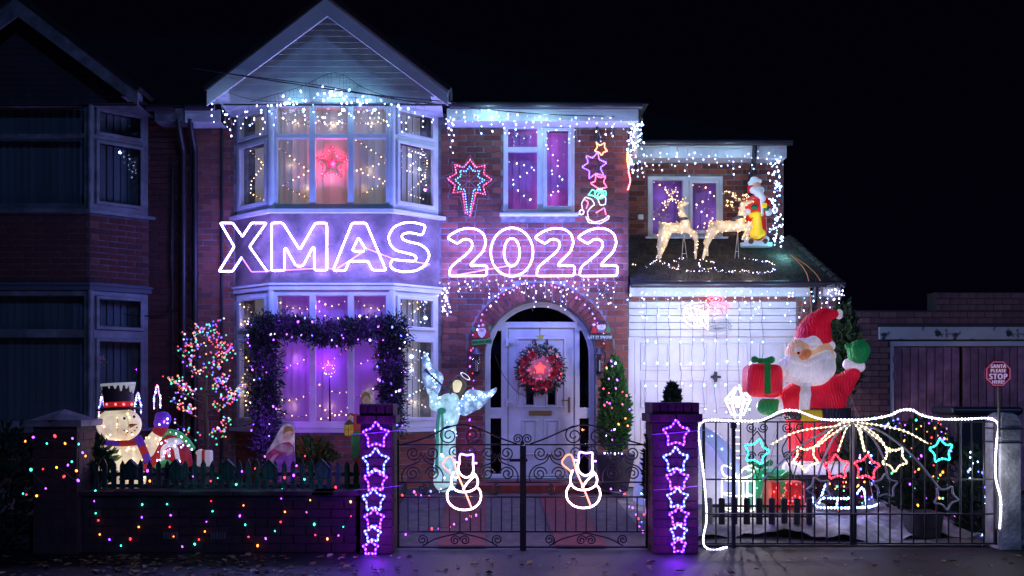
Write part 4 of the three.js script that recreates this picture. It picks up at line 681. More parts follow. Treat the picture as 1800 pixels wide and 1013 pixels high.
  icicles('icicle_lights', 'short icicle strands at the outer canopy corner above the inflatable red hat', g, px([[1455, 503], [1475, 498], [1484, 505]], -3.76), 0.3, { step: 0.06, every: 0.045, color: 'white' });
  icicles('icicle_lights', 'pinkish icicle lights between the year and the arched door', g, px([[776, 488], [830, 484], [900, 482], [980, 486], [1040, 484], [1088, 487]], ZW + 0.03), 0.36, { step: 0.06, every: 0.1, color: 'white', r: 0.008 });
  icicles('icicle_lights', 'short string of icicle lights hanging beside the lower bay corner', g, px([[778, 498], [784, 500]], ZW + 0.12), 0.5, { step: 0.05, every: 0.015, color: 'white', r: 0.009 });
  // curtain of lights on the garage
  const lines = [], z = -3.94, cw = thing('curtain_lights', 'sparse cool-white curtain of lights over the white garage door', 'string lights', P(1250, 600, z)), w3 = new G(), a3 = [];
  for (let u = 1135; u < 1345; u += 20.5) { const pts = []; for (let v = 530; v < 740; v += 18) pts.push(P(u + rr(-2, 2), v, z + 0.005)); w3.tube(pts, 0.003, 4); for (const v of [557, 599, 638, 677, 722]) a3.push(P(u + rr(-4, 4), v + rr(-3, 3), z + 0.018)); }
  w3.build('cable', std(0.1, 0.1, 0.11, 0.5), cw); bulbs(cw, share(a3, 'cool'), 0.0115); lamp(P(1190, 640, -2.9), 0.56, 0.56, 1, 2.0, cw); lamp(P(1320, 600, -2.9), 0.5, 0.58, 1, 1.5, cw);
}
// strings inside the windows
{
  const opt = { color: 'warm', r: 0.0075, j: 0.004, step: 0.075, wm: MT.wire };
  const zu = ZB - 0.115, zig = (us, vs, z) => px(us.map((u, i) => [u, vs[i % vs.length]]), z), wl = [1, 0.66, 0.34], L = (u, v, z, k) => [P(u, v, z), wl, k * 0.9];
  string('string_lights', 'warm fairy lights zigzagging behind the upper bay panes, west side', null, [fillet(zig([492, 545, 494, 545], [262, 302, 326, 350], zu), 0.05), px([[494, 208], [515, 216], [552, 220]], zu)], { ...opt, light: [L(510, 290, zu - 0.01, 0.018), L(540, 330, zu - 0.01, 0.016), L(520, 216, zu - 0.01, 0.014)] });
  string('string_lights', 'warm fairy lights zigzagging behind the upper bay panes, east side', null, [px([[626, 246], [682, 284], [626, 300], [680, 320], [630, 345]], zu), px([[622, 218], [650, 216], [684, 210]], zu)], { ...opt, light: [L(650, 300, zu - 0.01, 0.018), L(640, 330, zu - 0.01, 0.014), L(655, 214, zu - 0.01, 0.016)] });
  string('string_lights', 'warm fairy lights behind the middle upper bay light, above the red star', null, [px([[560, 213], [585, 218], [615, 214]], zu)], { ...opt, light: [L(585, 218, zu - 0.01, 0.02)] });
  const sd = (x, u) => P(u, 690, -3.0).x; void sd;
  string('string_lights', 'warm fairy lights in the narrow west casement of the upper bay', null, [px([[440, 265], [463, 290], [441, 320], [440, 340], [464, 352]], -3.82)], { ...opt, step: 0.05 });
  string('string_lights', 'white fairy lights in the narrow east casement of the upper bay', null, [px([[714, 262], [744, 272], [712, 300], [750, 310], [716, 340], [748, 352]], -3.84), px([[742, 262], [752, 285], [746, 310], [750, 330]], -3.84)], { ...opt, step: 0.04, color: ['white', 'warm'], light: [[P(735, 300, -3.86), [0.8, 0.8, 1], 0.02]] });
  string('string_lights', 'warm swags of fairy lights behind the upper panes of the lower bay', null, [sag(P(484, 525, zu), P(545, 536, zu), 0.08), sag(P(484, 556, zu), P(545, 540, zu), 0.06), sag(P(552, 522, zu), P(612, 526, zu), 0.1), sag(P(552, 540, zu), P(612, 556, zu), 0.08), sag(P(622, 522, zu), P(676, 540, zu), 0.07), sag(P(622, 560, zu), P(676, 536, zu), 0.06)], { ...opt, step: 0.085, light: [L(515, 545, zu, 0.012), L(650, 545, zu, 0.016)] });
  string('string_lights', 'warm swags of fairy lights behind the lower panes of the lower bay', null, [[[498, 640], [542, 625]], [[484, 700], [545, 690]], [[490, 720], [545, 728]], [[552, 640], [612, 610]], [[552, 668], [612, 690]], [[552, 706], [612, 730]], [[552, 735], [612, 715]], [[622, 640], [676, 610]], [[622, 700], [676, 660]], [[622, 735], [676, 720]]].map(([a, b]) => sag(P(...a, zu), P(...b, zu), 0.06)), { ...opt, step: 0.09, light: [L(515, 715, zu, 0.022), L(580, 715, zu, 0.022), L(650, 690, zu, 0.02), L(520, 630, zu, 0.014)] });
  string('string_lights', 'warm fairy lights in the narrow west casement of the lower bay', null, [px([[422, 535], [446, 552], [422, 572]], -3.85), px([[424, 615], [440, 640], [424, 670], [436, 725]], -3.86)], { ...opt, step: 0.06, light: [L(432, 570, -3.86, 0.014), L(430, 690, -3.86, 0.02)] });
  string('string_lights', 'white and warm fairy lights in the narrow east casement of the lower bay', null, [px([[706, 535], [752, 530], [712, 560], [752, 570]], -3.85), px([[712, 610], [752, 622], [710, 650], [752, 680], [712, 700], [750, 716]], -3.85)], { ...opt, step: 0.05, color: ['white', 'warm', 'cool'], light: [[P(735, 710, -3.87), [1, 0.8, 0.6], 0.025], [P(725, 650, -3.87), [0.7, 0.8, 1], 0.03]] });
  string('string_lights', 'white fairy lights behind the purple blinds of the first floor window', null, [px([[895, 235], [925, 245], [944, 232]], -4.08), px([[895, 285], [920, 290], [943, 297], [897, 318], [915, 340], [940, 355]], -4.08), px([[963, 262], [985, 288], [964, 305], [992, 312], [966, 345], [992, 330]], -4.08)], { ...opt, step: 0.1, color: ['white', 'cool'], r: 0.009 });
  string('string_lights', 'white fairy lights behind the violet blinds of the reindeer window', null, [px([[1150, 320], [1175, 332], [1195, 340], [1150, 385], [1185, 405], [1196, 372]], -5.13), px([[1218, 326], [1240, 330], [1256, 345], [1220, 362], [1240, 378], [1256, 386], [1222, 400], [1252, 400]], -5.13)], { ...opt, step: 0.09, color: ['white', 'warm'], r: 0.0095 });
  // red star in the upper bay, violet tree star in the lower bay
  { const t = thing('star_light', 'glowing red five-pointed star in the middle upper bay window', 'star light', P(583, 290, zu)), z = zu + 0.01, o = star(P(583, 287, z), S(31, z), 0.5, z, 0, 5, 0.1), g = new G(); g.tube(o, 0.006, 5, true); for (let i = 0; i < 5; i++) { const a = Math.PI / 2 + i * 1.2566; g.tube([P(583, 287, z), V(P(583, 287, z).x + S(28, z) * Math.cos(a), P(583, 287, z).y + S(28, z) * Math.sin(a), z)], 0.003, 4); } g.build('wire_frame', std(0.3, 0.05, 0.06, 0.5), t); bulbs(t, share(along(o, 0.04, true), 'pink'), 0.009); new G().shape(star(P(583, 287, z), S(13, z), 0.45, z, 0, 5, 0.02), [], z - 0.012, z, 0.003).build('centre_star', std(0.16, 0.05, 0.07, 0.4, { metalness: 0.5 }), t); lamp(P(583, 285, zu + 0.06), 1, 0.03, 0.09, 0.9, t); lamp(P(580, 312, zu + 0.03), 1, 0.25, 0.3, 0.06, t); }
  { const t = thing('star_light', 'small white bead star on a dark stake glowing violet in the lower bay', 'star light', P(579, 740, zu)), z = zu + 0.02, o = star(P(579, 650, z), S(13, z), 0.5, z, 0.2, 6, 0.1), g = new G(); g.cyl(P(580, 742, z), P(579, 665, z), 0.014, 0.006, 6); g.tube(o, 0.003, 4, true); g.build('stake', MT.dark, t); bulbs(t, share(along(o, 0.04, true), 'white'), 0.0065); lamp(P(575, 640, zu + 0.06), 0.36, 0.03, 1, 0.42, t); lamp(P(520, 640, zu + 0.06), 0.45, 0.06, 0.9, 0.12, t); lamp(P(645, 640, zu + 0.06), 0.42, 0.1, 1, 0.06, t); lamp(P(560, 540, zu + 0.05), 0.6, 0.2, 1, 0.05, t); }
}
// motifs on the wall
{
  const z = ZW + 0.05, q = (x, y) => P(770 + x / 7.79, 260 + y / 7.79, z), t = thing('star_light', 'eight-pointed star motif of pink and blue beads on the brick wall', 'star light', q(425, 460));
  const ring = (list) => list.map(([x, y]) => q(x, y)), outer = ring([[440, 95], [520, 245], [690, 205], [645, 340], [805, 440], [655, 545], [710, 695], [545, 690], [500, 960], [380, 960], [300, 670], [125, 675], [180, 535], [45, 405], [200, 345], [185, 190], [350, 245]]);
  const mid = ring([[440, 160], [515, 268], [645, 240], [622, 355], [740, 435], [615, 520], [650, 640], [520, 605], [440, 930], [375, 890], [335, 595], [205, 620], [235, 510], [125, 420], [250, 350], [228, 230], [350, 270]]), inn = ring([[432, 255], [490, 325], [570, 312], [545, 400], [635, 440], [548, 505], [580, 575], [490, 570], [435, 880], [400, 880], [365, 570], [270, 560], [300, 500], [230, 440], [315, 385], [300, 310], [380, 325]]);
  const f = new G(); f.tube(outer, 0.004, 4, true); const c = q(425, 460); for (const i of [0, 2, 4, 6, 11, 13, 15]) f.tube([c, outer[i]], 0.003, 4); f.tube([c, q(420, 900)], 0.003, 4); f.build('wire_frame', std(0.3, 0.3, 0.34, 0.4, { metalness: 0.6 }), t);
  const tin = new G(); tin.tube(mid.map((p) => V(p.x, p.y, z - 0.01)), 0.012, 4, true); tin.build('tinsel', glow(0.5, 0.01, 0.06, [0.5, 0.04, 0.08]), t);
  bulbs(t, { pink: along(mid, 0.034, true)}, 0.0085); const bb = new G(); for (const p of along(inn, 0.034, true)) bb.bulb(p, 0.009); bb.build('light_beads', glow(0.2, 1.6, 5), t, false, 'stuff'); lamp(V(c.x, c.y, z + 0.15), 0.9, 0.25, 0.7, 0.06, t);
}
{
  const z = ZW + 0.05, q = (x, y) => [980 + x / 5.33, 230 + y / 5.33], t = thing('star_light_hanger', 'hanging rope light of three stars, holly and bearded face beside the purple window', 'light motif', P(1046, 250, z));
  const R = (n, c, b, pts, bead = 0.009) => { const l = px(pts.map(([x, y]) => q(x, y)), z); rope(t, n, fillet(l, 0.02), glow(...c, [0.5, 0.4, 0.5]), 0.007, b && bead, b && glow(...b), 0.026); };
  R('star_light', [2.4, 0.7, 0.05], [5, 1.6, 0.2], [[365, 110], [395, 140], [445, 110], [440, 160], [470, 190], [430, 200], [415, 235], [390, 200], [345, 190], [375, 155], [365, 110]]);
  R('star_light', [0.4, 0.07, 3.4], [1.7, 0.8, 5], [[380, 200], [390, 270], [465, 300], [400, 345], [435, 420], [360, 400], [295, 450], [300, 375], [225, 340], [290, 300], [265, 230], [330, 255], [380, 200]]);
  R('star_light', [2, 0.08, 0.35], [3.4, 0.5, 1.2], [[360, 410], [395, 440], [455, 425], [430, 480], [465, 530], [390, 545], [305, 490], [355, 475], [360, 410]]);
  for (let i = 0; i < 3; i++) R('holly_light', [0.04, 1.3, 0.6], [0.15, 2.4, 1.5], [[290 + i * 60, 600 - i * 20], [330 + i * 45, 545], [360 + i * 30, 580], [390 + i * 30, 545 + i * 6], [420 + i * 20, 600], [380 + i * 15, 640], [340 + i * 15, 610], [290 + i * 60, 600 - i * 20]]);
  R('face_light', [0.8, 0.68, 1.05], [2.0, 1.7, 2.5], [[235, 740], [225, 680], [260, 620], [320, 640], [350, 690], [310, 720], [280, 760], [290, 830], [350, 860], [440, 830], [485, 790], [480, 825], [400, 870], [290, 860], [265, 800]]); R('face_light', [0.8, 0.68, 1.05], [2.0, 1.7, 2.5], [[380, 640], [420, 600], [455, 630], [450, 690], [400, 700], [380, 640]]); R('face_light', [2.4, 2, 3], null, [[205, 760], [225, 735], [250, 755], [240, 785], [210, 785], [205, 760]]); R('face_light', [3, 0.3, 0.4], null, [[250, 640], [290, 670], [270, 730]]); R('face_light', [3, 0.3, 0.4], null, [[360, 770], [440, 720], [455, 790]]);
  const c = new G(); c.tube(px([q(380, 90), q(382, 300), q(380, 560)], z - 0.015), 0.008, 5); c.build('cable', MT.wire, t);
  lamp(P(1045, 290, z + 0.15), 0.3, 0.12, 1, 0.1, t); lamp(P(1053, 262, z + 0.1), 1, 0.4, 0.1, 0.03, t); lamp(P(1053, 322, z + 0.1), 1, 0.1, 0.25, 0.03, t); lamp(P(1050, 340, z + 0.12), 0.1, 1, 0.6, 0.05, t); lamp(P(1047, 372, z + 0.2), 0.8, 0.7, 1, 0.06, t);
}
{ const z = -4.0, t = thing('rope_light', 'short red rope light with amber tip on the house corner', 'rope light', P(1107, 290, z)); rope(t, 'rope_tube', spline(px([[1104, 268], [1107, 280], [1105, 300], [1108, 318], [1104, 333]], -3.9), 20), glow(4, 0.3, 0.4), 0.009, 0.012, glow(9, 1.4, 1.6), 0.03); rope(t, 'rope_tube', spline(px([[1103, 268], [1103, 282], [1105, 296]], -3.88), 10), glow(4, 2, 0.2), 0.007, 0.009, glow(9, 5, 1), 0.03); }
{ const o = thing('security_light', 'small white floodlight box on an arm by the reindeer window', 'floodlight', P(1124, 382, -4.9)), z = -4.86; new G().rbox(X(1126, z), Y(382, z), z, 0.075, 0.07, 0.06, 0.01).build('lamp_head', MT.white, o); new G().tube(px([[1121, 384], [1112, 386], [1104, 384]], z), 0.012, 6).build('arm', MT.black, o); }
// bells on the garage
{
  const z = -3.9, q = (x, y) => [1170 + x / 4.6, 500 + y / 4.6], t = thing('bell_light', 'pair of rope light bells under a red bow on the garage head', 'light motif', P(1240, 555, z)), wr = glow(1.5, 1.2, 0.7, [0.7, 0.6, 0.45]), grey = std(0.36, 0.38, 0.36, 0.5);
  const tb = (n, m, pts, r = 0.006, c = false) => new G().tube(fillet(px(pts.map((p) => q(...p)), z), 0.03, c), r, 6, c).build(n, m, t);
  tb('bell_rope_light', wr, [[345, 370], [300, 330], [240, 350], [165, 310], [145, 240], [160, 175], [230, 150], [320, 145], [350, 175], [345, 260], [345, 370]]); tb('bell_rope_light', wr, [[200, 240], [250, 275], [300, 320], [335, 360]], 0.007); tb('bell_rope_light', wr, [[170, 200], [220, 190], [300, 215], [335, 250], [338, 320]], 0.006);
  for (let i = 0; i < 5; i++) tb('bell_rope_light', wr, [[160 + i * 36, 170], [190 + i * 30, 250], [240 + i * 22, 320]], 0.005);
  const el = Array.from({ length: 16 }, (_, i) => [440 + 92 * Math.cos(i / 8 * Math.PI), 350 + 32 * Math.sin(i / 8 * Math.PI) - 10 * Math.cos(i / 8 * Math.PI)]); tb('bell_rope', grey, el, 0.011, true); tb('bell_rope', grey, el.map(([x, y]) => [440 + (x - 440) * 0.8, 350 + (y - 350) * 0.6]), 0.007, true); tb('bell_rope', grey, [[410, 180], [395, 240], [352, 335]]); tb('bell_rope', grey, [[440, 190], [480, 260], [528, 320]]);
  const br = glow(5, 0.4, 0.7, [0.6, 0.1, 0.1]), bs = std(0.5, 0.08, 0.08, 0.5); tb('bow_light', br, [[370, 130], [430, 95], [470, 110], [450, 150], [380, 140], [430, 180], [500, 195], [520, 170], [470, 150], [390, 140]], 0.009); tb('bow_light', br, [[360, 110], [350, 120], [400, 150], [450, 120], [380, 100], [340, 115]], 0.008); tb('bow_rope', bs, [[360, 160], [330, 200], [280, 215], [275, 190], [320, 185], [350, 150]], 0.006); tb('bow_rope', bs, [[290, 130], [310, 160], [350, 150], [375, 120]], 0.006);
  lamp(P(1212, 552, -3.6), 1, 0.86, 0.6, 0.08, t); lamp(P(1262, 530, -3.7), 1, 0.12, 0.25, 0.02, t);
}
// ---------- garland round the lower bay ----------
function sprigs(g, c, R, n, len, wd, tone) { for (let i = 0; i < n; i++) { const d = V(rr(-1, 1), rr(-1, 1), rr(-0.6, 1)).normalize(), p = c.clone().addScaledVector(d, R * rr(0.35, 1)), dir = d.clone().add(V(rr(-0.8, 0.8), rr(-0.8, 0.8), rr(-0.3, 0.6))).normalize(), q = new THREE.Quaternion().setFromUnitVectors(V(0, 1, 0), dir); g.add(LEAF, M4().compose(p, q.multiply(new THREE.Quaternion().setFromAxisAngle(V(0, 1, 0), rr(0, 6))), V(wd * rr(0.7, 1.3), len * rr(0.6, 1.3), wd))); } }
const LEAF = (() => { const g = new THREE.BufferGeometry(); g.setAttribute('position', new THREE.Float32BufferAttribute([0, 0, 0, -0.5, 0.45, 0.12, 0, 1, 0, 0, 0, 0, 0, 1, 0, 0.5, 0.45, 0.12, 0, 0, 0, -0.3, 0.6, -0.3, 0, 1, 0], 3)); g.computeVertexNormals(); return g; })();
const leafMat = (r, g, b) => phys(r, g, b, 0.75, { side: THREE.DoubleSide });
{
  const z = -3.26, t = thing('garland', 'thick dark fir garland framing the lower bay window, dotted with purple lights', 'garland', P(580, 570, z)), dark = new G(), mid = new G(), path = [...spline(px([[472, 790], [468, 740], [466, 690], [468, 640], [463, 600], [460, 576]], z), 22), ...spline(px([[470, 575], [520, 578], [575, 588], [630, 580], [690, 572]], z), 22), ...spline(px([[695, 585], [685, 620], [690, 660], [686, 700], [690, 745]], z), 20)];
  path.forEach((c, i) => { const col = i < 23, right = i > 45, R = (col ? 0.2 : right ? 0.165 : 0.15) * rr(0.72, 1.22); for (let k = 0; k < 3; k++) sprigs(k ? dark : mid, scatter(c, 0.05), R * rr(0.7, 1.15), 90, 0.06, 0.017); sprigs(mid, c, R * 1.2, 20, 0.075, 0.02); });
  dark.build('foliage', leafMat(0.01, 0.026, 0.026), t, false, 'stuff'); mid.build('foliage', leafMat(0.018, 0.045, 0.04), t, false, 'stuff');
  const pts = path.filter((_, i) => i % 1 === 0).map((p) => { const a = rr(0, 6.28), r = 0.16; return V(p.x + r * Math.cos(a), p.y + r * Math.sin(a), p.z + rr(0.08, 0.17)); }); bulbs(t, share(pts, ['purple', 'purple', 'white', 'purple', 'blue']), 0.0125);
  for (const [u, v, k] of [[465, 740, 0.1], [470, 640, 0.06], [500, 570, 0.07], [580, 575, 0.07], [650, 570, 0.09], [690, 640, 0.07], [468, 775, 0.08], [690, 720, 0.06]]) lamp(P(u, v, z + 0.3), 0.36, 0.03, 1, k * 4.5, t);
}
// ---------- doorway decorations ----------
{
  const z = ZW - 0.14 + 0.05, t = thing('wreath', 'red poinsettia and fir wreath with glowing red centre on the door', 'wreath', P(950, 648, z)), g = new G(), g2 = new G(), red = new G(), ber = new G();
  for (let i = 0; i < 44; i++) { const a = i / 44 * 6.283, c = P(950 + 33 * Math.cos(a), 649 + 33 * Math.sin(a), z + 0.02); sprigs(i % 2 ? g : g2, c, 0.085, 26, 0.055, 0.02); if (i % 3 === 0 && !(i > 32 && i < 38)) { const f = P(950 + rr(24, 38) * Math.cos(a), 649 + rr(24, 38) * Math.sin(a), z + 0.085); for (let k = 0; k < 9; k++) { const b = k / 9 * 6.28 + rr(-0.2, 0.2); red.add(LEAF, M4().makeTranslation(f.x, f.y, f.z).multiply(M4().makeRotationZ(b)).multiply(M4().makeRotationX(0.5)).multiply(M4().makeScale(0.04, 0.068, 0.04))); } } if (i % 2) ber.ball(P(950 + rr(12, 25) * Math.cos(a), 649 + rr(12, 25) * Math.sin(a), z + 0.07), 0.012, 6); }
  g.build('foliage', leafMat(0.03, 0.075, 0.035), t, false, 'stuff'); g2.build('foliage', leafMat(0.055, 0.1, 0.04), t, false, 'stuff'); red.build('flowers', leafMat(0.42, 0.015, 0.025), t, false, 'stuff'); ber.build('berries', std(0.75, 0.72, 0.78, 0.25, { metalness: 0.4 }), t, false, 'stuff');
  new G().shape(star(P(949, 648, z), S(11, z), 0.6, z, 0, 5, 0.1), [], z + 0.05, z + 0.075, 0.004).build('centre_light', glow(3.2, 0.12, 0.14, [0.6, 0.05, 0.05]), t); bulbs(t, share(Array.from({ length: 18 }, (_, i) => P(950 + (i % 3 ? 37 : 20) * Math.cos(i * 1.3), 649 + (i % 3 ? 37 : 18) * Math.sin(i * 1.3), z + 0.1)), 'red'), 0.009); lamp(P(949, 648, z + 0.16), 1, 0.06, 0.06, 0.1, t);
  new G().shape(star(P(950, 593, z), S(9, z), 0.45, z, 0.1, 5, 0.05), [], z + 0.02, z + 0.03, 0.003).build('top_star', std(0.5, 0.5, 0.1, 0.5), t); new G().box(X(949, z), Y(586, z), z + 0.012, 0.012, 0.14, 0.004).build('hanger', MT.wire, t);
}
{
  const z = ZW + 0.012, l = []; for (let i = 0; i <= 24; i++) { const a = Math.PI * (0.03 + 0.94 * i / 24); l.push(P(947 + 118 * Math.cos(a), 622 - 122 * Math.sin(a) + 4 * Math.sin(i * 2.1), z)); }
  string('string_lights', 'red and purple fairy lights arching over the front door', null, [l.slice().reverse()], { step: 0.075, color: ['purple', 'red', 'purple', 'white', 'blue'], r: 0.0125, j: 0.018, light: [[P(840, 560, z + 0.12), [0.45, 0.1, 1], 0.05], [P(880, 512, z + 0.12), [0.45, 0.1, 1], 0.06], [P(1010, 510, z + 0.12), [0.5, 0.15, 1], 0.05], [P(1052, 560, z + 0.12), [0.45, 0.1, 1], 0.05]] });
  string('string_lights', 'red and purple fairy lights down the west door jamb behind the angel', null, [spline(px([[836, 605], [826, 625], [828, 650], [834, 678], [826, 705], [826, 740], [828, 775], [826, 800]], z), 20)], { step: 0.1, color: ['purple', 'red', 'purple'], r: 0.0125, light: [[P(828, 780, z + 0.2), [0.4, 0.06, 1], 0.1]] });
  for (const [u, l2] of [[838, 'black carriage lantern on the wall above the angel'], [1053, 'black carriage lantern on the wall behind the conical shrub']]) {
    const o = thing('wall_lantern', l2, 'wall lantern', P(u, 640, z), 'carriage lanterns beside the front door'), y = Y(640, z), x = X(u, z), zc = z + 0.12, c = new G();
    c.cyl(V(x, y + 0.12, zc), V(x, y + 0.2, zc), 0.085, 0.02, 6).cyl(V(x, y - 0.13, zc), V(x, y - 0.1, zc), 0.05, 0.065, 6).box(x, y - 0.12, z + 0.05, 0.03, 0.03, 0.12).box(x, y, z + 0.006, 0.06, 0.3, 0.012); for (let i = 0; i < 6; i++) { const a = i / 6 * 6.283; c.cyl(V(x + 0.06 * Math.sin(a), y - 0.1, zc + 0.06 * Math.cos(a)), V(x + 0.08 * Math.sin(a), y + 0.12, zc + 0.08 * Math.cos(a)), 0.006, 0.006, 4); } c.build('cage', MT.pipe, o);
    new G().cyl(V(x, y - 0.098, zc), V(x, y + 0.118, zc), 0.056, 0.076, 6).build('glass', MT.glass, o); new G().cyl(V(x, y - 0.1, zc), V(x, y + 0.04, zc), 0.012, 0.012, 8).build('lamp_tube', MT.white, o);
  }
  // painted plaques
  const pl = (name, label, q, board, words, parts, ang) => { const o = thing('plaque', label, 'plaque', P(q[0], q[1], z)), zz = z + 0.03; for (const [n, m, pts, d] of parts) new G().shape(pts.map(([x, y]) => { const p = P(q[0] + x, q[1] + y, zz); return [p.x, p.y]; }), [], zz + d * 0.003, zz + d * 0.003 + 0.006, 0.001).build(n, m, o); const M = M4().makeRotationZ(ang), c = P(q[0], q[1] + 13, zz + 0.02); new G().add(UNIT, M4().makeTranslation(c.x, c.y, c.z - 0.006).multiply(M).multiply(M4().makeScale(0.255, 0.066, 0.01))).build('board', board, o); new G().add(text(words, 0.036, 0.003, V(c.x, c.y, c.z + 0.0), 'bold', M)).build('lettering', words[0] === 'H' ? MT.black : MT.white, o); };
  const el = (x, y, a, b, n = 18) => Array.from({ length: n }, (_, i) => [x + a * Math.cos(i / n * 6.283), y + b * Math.sin(i / n * 6.283)]), red = std(0.45, 0.03, 0.03, 0.6), wh = std(0.75, 0.75, 0.75, 0.7), gr = std(0.06, 0.28, 0.07, 0.6), skin = std(0.6, 0.35, 0.25, 0.7), bk = std(0.02, 0.02, 0.02, 0.6);
  pl('a', 'wooden plaque of bearded man in red above green board reading HO HO HO', [847, 588], std(0.07, 0.4, 0.09, 0.6), 'HO HO HO', [['coat', red, [[-16, 6], [-14, -6], [-6, -2], [6, -2], [14, -8], [15, 6]], 0], ['mitten', gr, el(-15, -9, 3, 4), 1], ['mitten', gr, el(14, -11, 3, 4), 1], ['hat', red, [[-7, -7], [-4, -14], [3, -16], [6, -8]], 1], ['beard', wh, [[-8, -6], [-6, -10], [0, -11], [6, -10], [8, -5], [5, 2], [0, 7], [-5, 3]], 2], ['face', skin, el(0, -7, 4.5, 2.6), 3], ['bobble', wh, el(2, -16, 2.4, 2.4), 3]], 0.09);
  pl('b', 'wooden snowman plaque reading LET IT SNOW on a dark green board', [1055, 580], std(0.012, 0.09, 0.07, 0.6), 'LET IT SNOW', [['coat', red, [[-16, 6], [-13, -8], [-4, -2], [6, -2], [13, 0], [15, 6]], 0], ['mitten', wh, el(-11, -9, 3, 2.4), 1], ['tree', gr, [[9, 5], [14, -12], [17, 5]], 1], ['head', wh, el(2, -6, 8, 7), 2], ['scarf', std(0.1, 0.2, 0.35, 0.6), [[-4, 0], [8, 0], [6, 5], [-3, 4]], 3], ['hat', bk, [[-5, -11], [-2, -17], [8, -16], [9, -11], [12, -10], [-6, -9]], 4], ['smile', red, [[-2, -5], [2, -3], [6, -5], [2, -3.6]], 4], ['nose', std(0.7, 0.25, 0.03, 0.6), el(2, -7, 1.4, 1), 4], ['eye', bk, el(-1, -9, 0.8, 0.9, 8), 4], ['eye', bk, el(5, -9, 0.8, 0.9, 8), 4]], 0);
}

// ---------- plants ----------
function shrub(name, label, cat, c, rx, ry, rz, n, len, mats, { pot, cone = 0, stem = true, group } = {}) {
  const t = thing(name, label, cat, V(c.x, c.y - ry, c.z), group), gs = mats.map(() => new G());
  for (let i = 0; i < n; i++) { let d = V(rr(-1, 1), rr(-1, 1), rr(-1, 1)); while (d.lengthSq() > 1) d = V(rr(-1, 1), rr(-1, 1), rr(-1, 1)); d.multiplyScalar(Math.pow(rnd(), 0.12) / Math.max(0.3, d.length()) * 0.98 * rr(0.8, 1)); if (d.length() > 1.05) d.normalize(); { const lump = 1 + 0.13 * Math.sin(Math.atan2(d.z, d.x) * 3 + d.y * 7 + c.x * 5) + (rnd() < 0.06 ? 0.2 : 0); d.x *= lump; d.z *= lump; } const k = cone ? 1 - cone * Math.max(0, (d.y + 1) / 2) : 1, p = V(c.x + d.x * rx * k, c.y + d.y * ry, c.z + d.z * rz * k), dir = V(d.x, d.y * 0.5 + 0.7, d.z + 0.2).normalize().add(V(rr(-0.6, 0.6), rr(-0.4, 0.4), rr(-0.5, 0.5))).normalize(); gs[i % gs.length].add(LEAF, M4().compose(p, new THREE.Quaternion().setFromUnitVectors(V(0, 1, 0), dir), V(len * 0.4, len * rr(0.6, 1.4), len * 0.4))); }
  gs.forEach((g, i) => g.build('foliage', mats[i], t, false, 'stuff'));
  if (stem) { const s = new G(); s.cyl(V(c.x, c.y - ry - 0.05, c.z), V(c.x, c.y + ry * 0.7, c.z), 0.03, 0.008, 7); s.build('stem', MT.wood, t); }
  return t;
}
